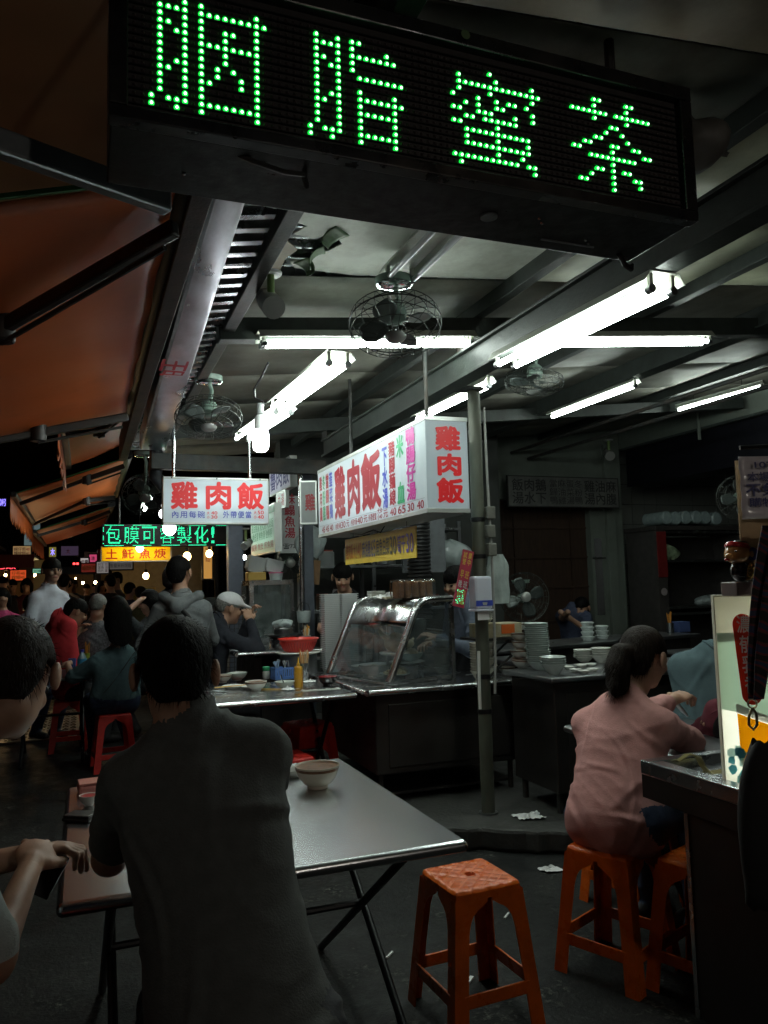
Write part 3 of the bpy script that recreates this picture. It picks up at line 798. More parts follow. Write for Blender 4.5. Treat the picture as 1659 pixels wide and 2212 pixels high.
cols = [(.025, .055, '雞\n肉\n羹', RED_D, .22, .90), (.065, .095, '冬\n粉\n雞', GREEN_L, .22, .90), (.105, .14, '當\n歸\n鴨', RED_D, .22, .90), (.15, .185, '韮\n菜\n鴨', BLUE_L, .22, .90),
        (.685, .725, '下\n水\n湯', BLUE_L, .15, .88), (.74, .785, '豬\n腳\n麵\n線', RED_D, .16, .92), (.80, .85, '米\n\n血', GREEN_L, .16, .94), (.87, .93, '鴨\n腸\n仔\n湯', MAG_L, .16, .97)]
for a, b, ch, m, c, d in cols:
    put_text(bs, ch, FW, (a, b, c, d), m, bold=.034)
for a, b, ch in ((.05, .085, '45'), (.10, .135, '45'), (.15, .185, '40'), (.215, .275, '內用小碗'), (.28, .325, '30'), (.335, .365, '元'), (.385, .445, '內用大碗'), (.45, .50, '40'), (.51, .545, '元'), (.555, .625, '外帶便當'), (.685, .72, '元'), (.74, .785, '40'), (.80, .855, '65'), (.87, .915, '30'), (.935, .98, '40')):
    put_text(bs, ch, FW, (a, b, .035, .125), RED_D, bold=.01)
put_text(bs, '大50\n小40', FW, (.635, .675, .03, .17), RED_D, bold=.01)
MB(O).prism([FW.p(.02, .14, .0015), FW.p(.985, .14, .0015), FW.p(.985, .144, .0015), FW.p(.02, .144, .0015)], FW.n * .001).build('rule_line', mat('grey rule', (.4, .42, .42), .5), bs)
put_text(bs, '雞', FS, (.24, .80, .66, .91), RED_L, bold=.042)
put_text(bs, '肉', FS, (.28, .80, .385, .61), RED_L, bold=.042)
put_text(bs, '飯', FS, (.24, .84, .09, .345), RED_L, bold=.042)
for y in (4.0, 5.35):
    MB(O).cyl((1.82, y, zt + .01), (1.82, y, ceil_z(1.82) - .05), .012, n=8).build('hanging_rod', IRON, bs, smooth=True)
MB(O).tube([(1.80, ys + .9, zb - .012), (1.79, ys + .95, zb - .05), (1.76, ys + 1.0, zb - .03), (1.75, ys + 1.2, zb - .045), (1.77, ys + 1.5, zb - .02)], .004, 5).build('cable', BLACKP, bs, smooth=True)

# ---------- yellow price banner under it
YEL = mat('yellow price board', (.62, .44, .05), .45, var=.12, scale=8, dirt=(.45, .3, .06), damt=.4)
yb_ = thing('price_banner', 'yellow corrugated price board hanging below the long box sign', 'sign', (1.8, 4.7, 1.6))
O = yb_.location
FY = Face((1.80, 5.48, 1.60), (0, -1, 0), (0, 0, 1), 1.32, .185)
MB(O).box(1.80, 1.806, 4.16, 5.48, 1.60, 1.785).build('board', YEL, yb_)
for a, b, ch, m in ((.02, .14, '雞肉飯', mat('orange ink', (.45, .12, .02), .5)), (.15, .22, '大小', mat('orange ink', (.45, .12, .02))), (.22, .275, '40', mat('orange ink')), (.29, .42, '麻油雞', mat('slate ink', (.10, .10, .16), .5)), (.43, .49, '65', mat('slate ink')), (.50, .68, '扁魚白菜', mat('grey ink', (.07, .07, .06), .5)), (.69, .77, '30', mat('grey ink')), (.785, .88, '筍干', mat('violet ink', (.10, .06, .28), .5)), (.89, .975, '30', mat('violet ink'))):
    put_text(yb_, ch, FY, (a, b, .2, .8), m, bold=.012)
for y in (4.3, 4.8, 5.3):
    MB(O).cyl((1.803, y, 1.785), (1.803, y, 1.824), .002, n=4).build('wire', IRON, yb_)

# ---------- neighbours' signs
def box_sign(name, label, face, depth, panel, texts, frame=ALUF, fw=.012, inner=None, cat='sign'):
    c = face.p(.5, 0, 0)
    t = thing(name, label, cat, c); O = t.location
    q = [face.p(0, 0), face.p(1, 0), face.p(1, 1), face.p(0, 1)]
    MB(O).prism(q, -face.n * .004).build('panel', panel, t)
    MB(O).prism([face.p(0, 0, -depth), face.p(1, 0, -depth), face.p(1, 1, -depth), face.p(0, 1, -depth)], -face.n * .004).build('back_panel', frame, t)
    wv = fw / face.h; wu = fw / face.w
    for (a, b, c_, d) in ((-wu, 1 + wu, 1, 1 + wv), (-wu, 1 + wu, -wv, 0), (-wu, 0, 0, 1), (1, 1 + wu, 0, 1)):
        e = .001
        MB(O).prism([face.p(a, c_, e), face.p(b, c_, e), face.p(b, d, e), face.p(a, d, e)], -face.n * (depth + .006)).build('frame_bar', frame, t)
    if inner:
        for v in (.3, .7):
            lamp_inside(t, face.p(.06, v, -depth * .6), face.p(.94, v, -depth * .6), inner, 'inner tube %g' % inner, .01)
    for (body, bx_, m, bold) in texts:
        put_text(t, body, face, bx_, m, bold=bold)
    return t
INKB = mat('navy ink', (.03, .03, .16), .5); INKR = mat('crimson ink', (.42, .02, .04), .5); INKK = mat('black ink', (.02, .02, .02), .5); INKG = mat('green ink', (.02, .22, .10), .5)
PAPERW = mat('white sign sheet', (.55, .57, .57), .45, var=.06, dirt=(.4, .4, .36), damt=.4)
box_sign('small_sign', 'white sign with navy characters for braised pork rice behind the street sign', Face((1.80, 7.95, 2.40), (0, -1, 0), (0, 0, 1), .86, .27), .06, acrylic('white sign acrylic dim', (.7, .7, .78), .5),
         [('魯', (.06, .33, .12, .88), INKB, .02), ('肉', (.37, .64, .12, .88), INKB, .02), ('飯', (.68, .95, .12, .88), INKB, .02)], inner=5)
mn_ = box_sign('menu_sign', 'white menu sign with green lines of text at the next stall', Face((1.60, 7.95, 1.78), (0, -1, 0), (0, 0, 1), 1.05, .42), .06, acrylic('pale green acrylic', (.66, .80, .72), .5),
         [('虱目魚湯 魚丸湯 肉燥飯\n魚皮湯 鮮魚湯 油條粥', (.04, .96, .30, .72), INKG, .0), ('鹹粥 魚肚 煎魚腸', (.04, .96, .08, .24), INKR, .0)], inner=6)
MB(mn_.location).prism([Face((1.598, 7.95, 2.13), (0, -1, 0), (0, 0, 1), 1.05, .07).p(*k) for k in ((0, 0), (1, 0), (1, 1), (0, 1))], (-.002, 0, 0)).build('green_stripe', acrylic('green stripe', (.03, .4, .15), .4), mn_)
box_sign('vertical_sign', 'tall white sign with red fish soup characters and a telephone number', Face((1.83, 7.62, 1.80), (1, 0, 0), (0, 0, 1), .19, .55), .05, PAPERW,
         [('鮇\n鰨\n魚\n湯', (.22, .78, .25, 1.06), INKR, .02), ('☎733', (.10, .92, .05, .15), INKK, .01)])
box_sign('soup_sign', 'grey white sign with one red character past the far end of the long box sign', Face((1.69, 6.30, 1.98), (1, -.35, 0), (0, 0, 1), .12, .34), .06, mat('dim grey sign sheet', (.16, .17, .17), .5, var=.1), [('雞', (.3, .95, .3, .7), mat('dim red ink', (.2, .01, .015), .5), .03)])
box_sign('soup_board', 'small white board with red soup characters under the braised pork rice sign', Face((1.74, 7.4, 2.2), (0, -1, 0), (0, 0, 1), .35, .14), .03, PAPERW, [('丸湯', (.2, .9, .1, .9), INKR, .01)])
# green LED ticker farther down the street
tk = thing('led_ticker', 'far LED ticker sign with turquoise green characters and dotted border', 'sign', (.95, 10, 2.0))
O = tk.location
MB(O).box(.20, 1.72, 10.0, 10.12, 1.99, 2.265).build('case', BLACKM, tk, bevel=.004)
LED2 = emitter('turquoise led', (.03, 1.0, .45), 2.6)
cellw = .0098
mbs = []
xx = .235
for ch in '包膜可客製化!':
    w = 18 if ch != '!' else 4
    bm_ = raster(ch, 18, w if ch != '!' else 4)
    mb = MB(O)
    for r_ in range(18):
        for c in range(w):
            if bm_[r_, c]:
                x = xx + c * cellw + .012; z = 2.232 - r_ * .0118
                mb.add([(x - .0044, 9.998, z - .005), (x + .0044, 9.998, z), (x - .0044, 9.998, z + .005), (x, 9.994, z)], [(0, 1, 3), (1, 2, 3), (2, 0, 3)])
    mb.build('led_glyph', LED2, tk, kind='stuff')
    xx += w * cellw + .034
mb = MB(O)
for x in np.arange(.222, 1.70, .0148):
    for z in (2.252, 2.004):
        if int(x * 9) % 3 != 1:
            mb.add([(x - .005, 9.998, z - .005), (x + .006, 9.998, z), (x - .005, 9.998, z + .005), (x, 9.994, z)], [(0, 1, 3), (1, 2, 3), (2, 0, 3)])
for z in np.arange(2.03, 2.24, .0148):
    for x in (.217, 1.70):
        if int(z * 30) % 3 != 1:
            mb.add([(x - .005, 9.998, z - .005), (x + .006, 9.998, z), (x - .005, 9.998, z + .005), (x, 9.994, z)], [(0, 1, 3), (1, 2, 3), (2, 0, 3)])
mb.build('led_border', LED2, tk, kind='stuff')
for x in (.4, 1.5):
    MB(O).cyl((x, 10.06, 2.265), (x, 10.06, 2.62), .012, n=6).build('hanging_rod', IRON, tk)
box_sign('yellow_sign', 'yellow lit sign with four red characters for mackerel soup below the far LED ticker', Face((.205, 10.35, 1.83), (1, 0, 0), (0, 0, 1), .83, .175), .1, acrylic('yellow acrylic', (.95, .66, .02), .55),
         [('土', (.06, .22, .16, .86), RED_L, .02), ('魠', (.29, .46, .16, .86), RED_L, .015), ('魚', (.54, .70, .16, .86), RED_L, .015), ('焿', (.76, .93, .16, .86), RED_L, .015)], inner=26)

# ---------- dark hand-lettered board on the back wall
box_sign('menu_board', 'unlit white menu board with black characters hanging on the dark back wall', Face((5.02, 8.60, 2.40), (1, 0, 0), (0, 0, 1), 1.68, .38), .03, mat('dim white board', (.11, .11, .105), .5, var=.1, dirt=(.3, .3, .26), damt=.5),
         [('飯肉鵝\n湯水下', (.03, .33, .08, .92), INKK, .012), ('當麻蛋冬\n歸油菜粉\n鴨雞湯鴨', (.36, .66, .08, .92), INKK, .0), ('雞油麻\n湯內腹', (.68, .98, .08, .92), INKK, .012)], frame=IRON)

# ---------- red shift placard hanging on the post
pc = px(1012, 1190, y=3.98); pd = px(990, 1310, y=3.96)
upv = (pc - pd).normalized(); rt = upv.cross(Vector((.25, 1, 0))).normalized() * -1
rt = Vector((0.95, -.1, .22)).normalized(); rt = (rt - upv * rt.dot(upv)).normalized()
FP = Face(pd - rt * .03, rt, upv, .062, (pc - pd).length)
box_sign('shift_placard', 'narrow red placard with yellow characters tilted beside the green post', FP, .004, mat('red placard', (.40, .02, .06), .45, var=.1),
         [('試\n營', (.1, .42, .74, .97), mat('yellow ink', (.65, .45, .05), .5), .01), ('業\n中', (.56, .9, .74, .97), mat('yellow ink'), .01), ('早', (.1, .42, .5, .64), mat('yellow ink'), .01), ('班', (.56, .92, .5, .64), mat('yellow ink'), .01), ('晚', (.1, .42, .33, .46), PAPERW, .01), ('班', (.56, .92, .33, .46), PAPERW, .01)], frame=mat('red placard'), fw=.002)
lp = [o for o in bpy.data.objects if o.name.startswith('shift_placard')][0]
mb = MB(lp.location)
for k in range(26):
    u = random.uniform(.08, .92); v = random.uniform(.05, .30)
    a = FP.p(u, v, .003); mb.sphere(a, .0022, 6, 4)
mb.build('green_leds', LED2, lp, kind='stuff')
put_text(lp, '歡迎\n光臨', FP, (.1, .9, .04, .3), mat('yellow ink'), .01)

# ---------- poster on a rod at the right edge
ra = px(1598, 967, y=1.93); rb = ra + r0 * .5 + Vector((0, 0, .012))
ps = thing('hanging_poster', 'plastic covered notice with black characters hanging from a rod at right edge', 'poster', ra + Vector((.2, -.05, -.3)))
O = ps.location
MB(O).cyl(ra, rb, .007, n=8).build('rod', BLACKP, ps, smooth=True)
FPo = Face(px(1603, 1122, y=1.935), r0, (0, 0, 1), .36, .205)
mb = MB(O)
mb.grid(lambda u, v: FPo.p(u, v, .006 * math.sin(9 * u + 3 * v) + .004 * math.sin(21 * v)), 16, 12)
mb.build('sheet', mat('lilac white notice', (.74, .69, .74), .22, var=.08, dirt=(.5, .36, .22), dscale=2, damt=.35, coat=.5), ps, smooth=True, solid=.001)
put_text(ps, '107年', FPo, (.13, .42, .80, .92), INKB, bold=.02, d=.012)
put_text(ps, '本場所', FPo, (.06, .36, .59, .74), INKB, bold=.02, d=.013)
put_text(ps, '不免費', FPo, (.04, .46, .36, .56), INKB, bold=.03, d=.013)
put_text(ps, '購物用', FPo, (.06, .40, .19, .33), INKB, bold=.02, d=.013)
FPb = Face(px(1603, 1235, y=1.97), r0, (0, 0, 1), .30, .36)
MB(O).prism([FPb.p(.01, -.02), FPb.p(1, -.02), FPb.p(1, 1.02), FPb.p(.01, 1.02)], (0, .004, 0)).build('backing_board', mat('tan board', (.42, .28, .14), .6, var=.15), ps)
for k, (u, v) in enumerate(((.12, .16), (.30, .20))):
    MB(O).cyl(FPb.p(u, v, .0005), FPb.p(u, v, .002), .022, n=16).build('printed_spot', INKB, ps)
# ================================================================== plastic stools
OR_P = mat('orange stool plastic', (.70, .125, .008), .30, var=.18, scale=7, bump=.04, bscale=90, dirt=(.28, .06, .01), dscale=11, damt=.4, rvar=.12, sss=.12)
RD_P = mat('red stool plastic', (.60, .03, .022), .38, var=.12, scale=7, bump=.04, bscale=90, dirt=(.16, .015, .015), dscale=11, damt=.5, rvar=.12, sss=.12)
H_ST, TW, BW = .45, .128, .172
def stool_parts(m, tint):
    """meshes of one stool: seat with a diamond tread, four angle legs that widen into the arches, four stretchers"""
    parts = []
    n = 44
    def seat(u, v):
        x = (u - .5) * 2; y = (v - .5) * 2
        # rounded square mapping
        k = 1 - .05 * (abs(x) ** 6) * (abs(y) ** 6)
        X = x * TW * k; Y = y * TW * k
        e = max(abs(x), abs(y))
        z = H_ST - .012 * max(0, (e - .9) / .1) ** 2
        if e < .93:
            a = ((X + Y) / .049) % 1; b = ((X - Y) / .049) % 1
            if min(a, 1 - a) < .075 or min(b, 1 - b) < .075: z -= .0045
        if X * X + Y * Y < .0135 ** 2: z -= .02
        return (X, Y, z)
    mb = MB(); mb.grid(seat, n, n)
    q = .9
    for (ax, sg_) in ((0, 1), (0, -1), (1, 1), (1, -1)):
        def skirt(u, v):
            t = (u - .5) * 2; k = 1 - .05 * abs(t) ** 6
            a = t * TW * k; b = sg_ * TW * k
            z = H_ST - .012 - .022 * v; o = 1 + .012 * v
            return (b * o, a * o, z) if ax == 0 else (a * o, b * o, z)
        mb.grid(skirt, 12, 2)
    parts.append(('seat', mb, True))
    lv = [(.425, .122), (.405, .120), (.392, .100), (.382, .082), (.37, .068), (.35, .058), (.32, .052), (.2, .05), (0.0, .052)]
    for sx, sy in ((1, 1), (1, -1), (-1, 1), (-1, -1)):
        mb = MB()
        for side in (0, 1):
            vs = []
            for (z, w) in lv:
                hw = TW + (BW - TW) * (1 - z / H_ST) - .002
                w = min(w, hw)
                for j in range(4):
                    t = j / 3
                    for th in (0, .005):
                        c = hw - th
                        along = hw - w * t
                        if j == 0: along = hw - th
                        p = (sx * c, sy * along, z) if side == 0 else (sx * along, sy * c, z)
                        vs.append(p)
            fs = []
            for i in range(len(lv) - 1):
                for j in range(3):
                    for th in (0, 1):
                        a = i * 8 + j * 2 + th; b = a + 2; c = a + 10; d = a + 8
                        fs.append((a, b, c, d))
                a = i * 8 + 6; fs.append((a, a + 1, a + 9, a + 8))
            i = len(lv) - 1
            for j in range(3):
                a = i * 8 + j * 2; fs.append((a, a + 2, a + 3, a + 1))
            mb.add(vs, fs)
        parts.append(('leg', mb, True))
    zz = .125
    hw = TW + (BW - TW) * (1 - zz / H_ST) - .006
    for k in range(4):
        mb = MB()
        a = hw - .03
        if k < 2:
            s = 1 if k else -1
            mb.box(-a, a, s * hw - .004, s * hw + .004, zz - .024, zz + .018)
        else:
            s = 1 if k == 3 else -1
            mb.box(s * hw - .004, s * hw + .004, -a, a, zz - .024, zz + .018)
        parts.append(('stretcher', mb, False))
    return parts
_st = {}
def stool(label, x, y, rz=0.0, colour='orange', z=0.0):
    m = OR_P if colour == 'orange' else RD_P
    t = thing('plastic_stool', label, 'stool', (x, y, z), R(rz), 'plastic stools around the tables')
    if colour not in _st:
        _st[colour] = [(nm, mb.build(nm, m, t, smooth=sm, bevel=0 if sm else .003, angle=50)) for nm, mb, sm in stool_parts(m, colour)]
    else:
        for nm, src in _st[colour]:
            c = src.copy(); COL.objects.link(c); c.parent = t
    return t
stool('empty orange plastic stool with diamond tread seat in the foreground', 1.25, 2.51, 3)
stool('orange plastic stool that the woman in pink sits on', 1.88, 2.56, 24)
stool('orange plastic stool tucked against the right steel counter', 2.09, 2.30, 20)
stool('orange plastic stool in shadow behind the pink woman\'s stool', 2.32, 3.02, 12)
stool('orange plastic stool under the man in the grey T-shirt', .27, 1.56, 8)
stool('red plastic stool under the man at the left edge', -.16, 1.48, 10, 'red')
stool('red plastic stool under the long haired woman in the teal top', .24, 6.98, 5, 'red')
stool('red plastic stool pushed under the middle table, seat showing beside the noodle bowl', 1.14, 4.68, 8, 'red')
for i, lb in enumerate(('lowest red stool of the stack beside the steel counter', 'middle red stool of the stack beside the steel counter', 'topmost red stool of the stack beside the steel counter')):
    stool(lb, 1.40, 5.15, 14, 'red', .05 * i)
stool('red plastic stool under the man in the white cap', .92, 6.35, 0, 'red')
stool('red plastic stool under the man in the coral shirt', -.12, 8.0, 0, 'red')
stool('red plastic stool behind the middle table, just left of its chopstick jars', 1.0, 5.55, 20, 'red')

# ================================================================== tables
def table(label, x0, x1, y0, y1, zt, m=STEEL, fold=True, legs=True):
    c = ((x0 + x1) / 2, (y0 + y1) / 2, 0)
    t = thing('folding_table', label, 'table', c)
    mb = MB(c); mb.box(x0 + .012, x1 - .012, y0 + .012, y1 - .012, zt - .012, zt)
    mb.build('top', m, t, bevel=.003)
    r = .017
    pts = [(x0 + r, y0 + r), (x1 - r, y0 + r), (x1 - r, y1 - r), (x0 + r, y1 - r)]
    for i in range(4):
        a, b = pts[i], pts[(i + 1) % 4]
        MB(c).cyl((a[0], a[1], zt - r - .0005), (b[0], b[1], zt - r - .0005), r, n=14).build('rolled_edge', m, t, smooth=True)
    for i in range(4):
        MB(c).sphere((pts[i][0], pts[i][1], zt - r - .0005), r, 12, 8).build('edge_corner', m, t, smooth=True)
    if legs:
        for sx in (0, 1):
            x = x0 + .13 + sx * (x1 - x0 - .26)
            for s in (0, 1):
                a, b = (y0 + .10, y1 - .10) if s else (y1 - .10, y0 + .10)
                MB(c).cyl((x + .014 * s, a, .01), (x + .014 * s, b, zt - .03), .014, n=10).build('leg', BLACKP, t, smooth=True)
        MB(c).cyl((x0 + .13, (y0 + y1) / 2, zt / 2), (x1 - .13, (y0 + y1) / 2, zt / 2), .012, n=8).build('cross_bar', BLACKP, t, smooth=True)
        for y in (y0 + .1, y1 - .1):
            MB(c).box(x0 + .1, x1 - .1, y - .015, y + .015, zt - .045, zt - .0125).build('apron', IRON, t)
    return t
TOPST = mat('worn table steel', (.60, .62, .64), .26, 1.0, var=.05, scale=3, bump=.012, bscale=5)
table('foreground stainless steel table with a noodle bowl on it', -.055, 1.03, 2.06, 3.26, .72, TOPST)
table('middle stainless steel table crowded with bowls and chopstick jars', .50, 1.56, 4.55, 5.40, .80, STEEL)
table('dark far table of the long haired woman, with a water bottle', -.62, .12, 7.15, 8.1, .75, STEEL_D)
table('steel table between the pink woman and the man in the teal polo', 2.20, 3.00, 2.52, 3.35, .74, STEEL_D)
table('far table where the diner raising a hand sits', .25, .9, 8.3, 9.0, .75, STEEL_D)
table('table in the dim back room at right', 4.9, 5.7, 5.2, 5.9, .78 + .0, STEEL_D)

# ================================================================== steel food counter with display case
ct = thing('food_counter', 'stainless steel food counter with dark panelled front, below the long box sign', 'counter', (2.1, 5.0, .12))
O = ct.location
mb = MB(O); mb.box(1.60, 2.68, 4.49, 5.75, .79, .815); mb.build('top', STEEL, ct, bevel=.004)
for a, b in (((1.60, 4.485, .80), (2.68, 4.485, .80)), ((1.595, 4.485, .80), (1.56, 5.75, .80)), ((2.685, 4.485, .80), (2.685, 5.75, .80))):
    MB(O).cyl(a, b, .019, n=14).build('rolled_edge', STEEL, ct, smooth=True)
DK = mat('brown black steel panel', (.035, .032, .03), .42, .4, var=.3, scale=4, bump=.06, bscale=12, rvar=.12, dirt=(.03, .025, .02), damt=.6)
MB(O).box(1.66, 2.64, 4.53, 5.7, .30, .789).build('cabinet', DK, ct, bevel=.01)
MB(O).box(1.74, 2.58, 4.521, 4.531, .34, .72).build('front_panel', DK, ct, bevel=.006)
for x, y in ((1.70, 4.58), (2.60, 4.58), (1.70, 5.6), (2.60, 5.6)):
    MB(O).cyl((x, y, .121), (x, y, .31), .018, n=8).build('leg', IRON, ct, smooth=True)
MB(O).box(1.68, 2.62, 4.6, 5.6, .16, .175).build('lower_shelf', DK, ct)

dc = thing('display_case', 'curved glass food display case on the steel counter, with plates of chicken inside', 'display case', (1.95, 5.05, .816))
O = dc.location.copy(); dc.rotation_euler = (0, 0, R(15))
ya, yb = 4.70, 5.42
def prof(off=0.0):
    """west glass leans in, rounds over into the flat top"""
    pts = [(1.66, .835)]
    pts.append((1.87, 1.24))
    for k in range(1, 9):
        a = math.pi / 2 * k / 8
        pts.append((1.87 + .105 * math.sin(a) * 1.0 + .0, 1.24 + .11 * (math.sin(a)) * .9 + (0)))
    pts.append((2.23, 1.345))
    return pts
pr = [(1.70, .835), (1.885, 1.20), (1.905, 1.245), (1.93, 1.285), (1.96, 1.315), (2.0, 1.335), (2.05, 1.343)]
GL = glassy('case glass', (.82, .90, .93), .07, 1.0, .02)
GLF = glassy('case front glass', (.80, .88, .93), .10, 1.25, .03)
for i in range(len(pr) - 1):
    pass
mb = MB(O)
mb.grid(lambda u, v: (np.interp(u * 4, range(5), [1.70, 1.735, 1.777, 1.82, 1.868]), ya + .03 + (yb - ya - .06) * v, np.interp(u * 4, range(5), [.842, .911, .994, 1.079, 1.173])), 4, 1)
mb.build('front_glass', GLF, dc, smooth=True, angle=60)
mb = MB(O)
k = [(1.868, 1.173), (1.885, 1.208), (1.905, 1.25), (1.932, 1.29), (1.96, 1.318), (2.0, 1.338), (2.05, 1.347), (2.235, 1.350)]
mb.grid(lambda u, v: (np.interp(u * 7, range(8), [q[0] for q in k]), ya - .004 + (yb - ya + .008) * v, np.interp(u * 7, range(8), [q[1] for q in k])), 7, 1)
mb.build('top_sheet', STEEL, dc, smooth=True, solid=.006, angle=60)
full = pr + [(2.235, 1.343)]
for y in (ya, yb):
    MB(O).tube([(x, y, z) for x, z in full], .025, 12).build('curved_frame', STEEL, dc, smooth=True)
    MB(O).box(2.215, 2.245, y - .014, y + .014, .818, 1.35).build('rear_post', STEEL, dc, bevel=.004)
    MB(O).box(1.69, 2.214, y - .013, y + .013, .818, .842).build('base_rail', STEEL, dc, bevel=.004)
    MB(O).prism([(x, y - .002, z) for x, z in [(1.712, .8425), (2.2145, .8425), (2.2145, 1.335), (2.05, 1.335), (2.0, 1.327), (1.96, 1.307), (1.93, 1.277), (1.90, 1.237), (1.88, 1.19)]], (0, .004, 0)).build('end_glass', GL, dc)
MB(O).box(1.67, 1.712, ya + .0135, yb - .0135, .8175, .836).build('front_rail', STEEL, dc, bevel=.004)
MB(O).box(2.22, 2.24, ya + .0145, yb - .0145, .818, .84).build('rear_rail', STEEL, dc, bevel=.003)

# ---------- crockery builders
def bowl_prof(r, h, th=.004):
    o = [(r * .42, 0), (r * .46, h * .03), (r * .46, h * .14), (r * .60, h * .22), (r * .82, h * .48), (r * .94, h * .78), (r, h)]
    i = [(r - th, h - .0005), (r * .92 - th, h * .76), (r * .79 - th, h * .49), (r * .55, h * .27), (0, h * .22)]
    return o + i
def bowl(label, p, r=.075, h=.065, m=None, name='bowl', band=None, group=None, tilt=None, cat='bowl', inner=None):
    t = thing(name, label, cat, p, group=group)
    if tilt: t.rotation_euler = tilt
    MB().lathe(bowl_prof(r, h), 28).build('body', m or PORCELAIN, t, smooth=True, angle=60)
    if band:
        MB().lathe([(r * .955, h * .80), (r * .975, h * .86), (r * .99, h * .92)], 28).build('rim_band', band, t, smooth=True)
    if inner:
        MB().lathe([(r * .99 - .0042, h - .002), (r * .925 - .0042, h * .77), (r * .795 - .0042, h * .5), (r * .55, h * .275), (0, h * .225)], 24).build('lining', inner, t, smooth=True)
    return t
def plate(label, p, r=.10, m=None, group=None, name='plate'):
    t = MB(p).lathe([(0, .004), (r * .55, 0), (r * .6, .004), (r * .8, .010), (r, .018), (r - .002, .0205), (r * .8, .0145), (r * .58, .0085), (0, .0085)], 28, p).build(name, m or PORCELAIN, None, smooth=True, angle=60)
    t.location = p
    return tag(t, label, 'plate', group)
BAND = mat('brown rim band', (.16, .07, .03), .3, var=.5, scale=60)
FOODR = mat('minced rice', (.38, .27, .11), .6, var=.5, scale=60, bump=.6, bscale=90, dirt=(.12, .06, .03), dscale=40, damt=.7)
CHICK = mat('boiled chicken', (.50, .36, .20), .4, var=.3, scale=14, bump=.3, bscale=30, coat=.2)
def food(parent, r, z, h, m=FOODR, n=14, name='food', seed=1):
    rn = random.Random(seed)
    mb = MB()
    mb.lathe([(r, z - .004), (r * .85, z + h * .4), (r * .5, z + h * .8), (0, z + h)], 18)
    for k in range(n):
        a = rn.uniform(0, 6.28); q = r * math.sqrt(rn.random()) * .85
        mb.sphere((q * math.cos(a), q * math.sin(a), z + h * (1 - (q / r) ** 2) * .8 + .002), rn.uniform(.12, .25) * r, 6, 4, (1, rn.uniform(.5, 1), .6))
    return mb.build(name, m, parent, smooth=True, angle=80)

# ---------- foreground table
zt = .7205
b1 = bowl('cream bowl with brown rim band and leftover noodles on the foreground table', px(686, 1702, z=zt), .082, .082, mat('cream melamine', (.66, .61, .50), .25, var=.06, coat=.25), band=BAND)
food(b1, .066, .050, .020, FOODR, 40)
b2 = bowl('small dish of dark sauce beside the cream bowl', px(634, 1678, z=zt), .048, .030, PORCELAIN, name='sauce_dish', cat='dish')
food(b2, .030, .013, .003, mat('dark sauce', (.03, .012, .006), .2), 0, 'sauce')
TISS = mat('tissue paper', (.72, .73, .72), .8, var=.08, bump=.2, bscale=30)
def tissue(label, p, s=.05, seed=1, cat='tissue', name='crumpled_tissue'):
    rn = np.random.default_rng(seed)
    ph = rn.uniform(0, 6.28, 12); fr = rn.uniform(4, 13, 12)
    mb = MB(p)
    p = Vector(p)
    def f(u, v):
        x = (u - .5) * 2; y = (v - .5) * 2
        rr_2 = math.hypot(x, y)
        w = 1 + .22 * math.sin(fr[0] * math.atan2(y, x + 1e-6) / 3 + ph[0])
        z = abs(.30 * math.sin(fr[1] * x * .5 + ph[1]) * math.cos(fr[2] * y * .45 + ph[2]) + .22 * math.sin(fr[3] * (x + y) * .5 + ph[3])) * max(.15, 1.1 - rr_2)
        z += .10 * abs(math.sin(fr[4] * (x - y) + ph[4]))
        return p + Vector((x * s * w, y * s * .8 * w, z * s * 1.2 + .002))
    o = mb.grid(f, 14, 14).build(name, TISS, None, smooth=False, solid=.0008)
    o.location = p
    return tag(o, label, cat, 'crumpled tissues')
tissue('crumpled tissue behind the cream bowl on the foreground table', px(626, 1660, z=zt), .045, 3)
pk = thing('snack_box', 'pink rounded plastic box lying at the left end of the foreground table', 'box', px(196, 1712, z=zt), R(4))
MB().box(-.045, .055, -.045, .05, 0, .036).build('body', mat('pink plastic', (.55, .20, .17), .4, var=.08), pk, bevel=.012)
MB().box(-.043, .053, -.043, .048, .0365, .043).build('lid', mat('pink plastic lid', (.60, .24, .20), .35, var=.05), pk, bevel=.006)
cu_ = bowl('red lined cup beside the pink box on the foreground table', px(192, 1740, z=zt), .033, .036, mat('white cup', (.6, .55, .5), .35), name='cup', cat='cup', inner=mat('red lining', (.40, .03, .03), .3))
ph_ = thing('wallet', 'black wallet lying on the left end of the foreground table', 'wallet', px(176, 1770, z=zt), R(-35))
MB().box(-.05, .05, -.035, .035, 0, .012).build('leather', mat('black leather', (.015, .013, .012), .4, bump=.2, bscale=120), ph_, bevel=.005)
MB().box(-.047, .047, -.032, .032, .0125, .02).build('flap', mat('black leather'), ph_, bevel=.004)

# ---------- middle table
zt = .8005
GREYB = mat('grey green bowl', (.42, .46, .42), .25, var=.06, coat=.2)
bowl('white bowl with thin rim at the left of the middle table', px(481, 1475, z=zt), .062, .055, PORCELAIN, band=BAND, group='bowls on the middle table')
bowl('wide grey green bowl behind the white bowls on the middle table', px(512, 1470, z=zt), .072, .055, GREYB, group='bowls on the middle table')
bowl('white bowl with brown rim near the front edge of the middle table', px(553, 1492, z=zt), .070, .060, PORCELAIN, band=BAND, group='bowls on the middle table')
b3 = bowl('grey green bowl with a spoon standing in it on the middle table', px(615, 1487, z=zt), .066, .045, GREYB, group='bowls on the middle table')
MB().tube([(.0, .0, .018), (-.012, .01, .05), (-.02, .018, .085)], [.009, .004, .005], 6).build('spoon', CHROME, b3, smooth=True)
plate('white plate with yellow chopsticks across it on the middle table', px(503, 1487, z=zt), .072)
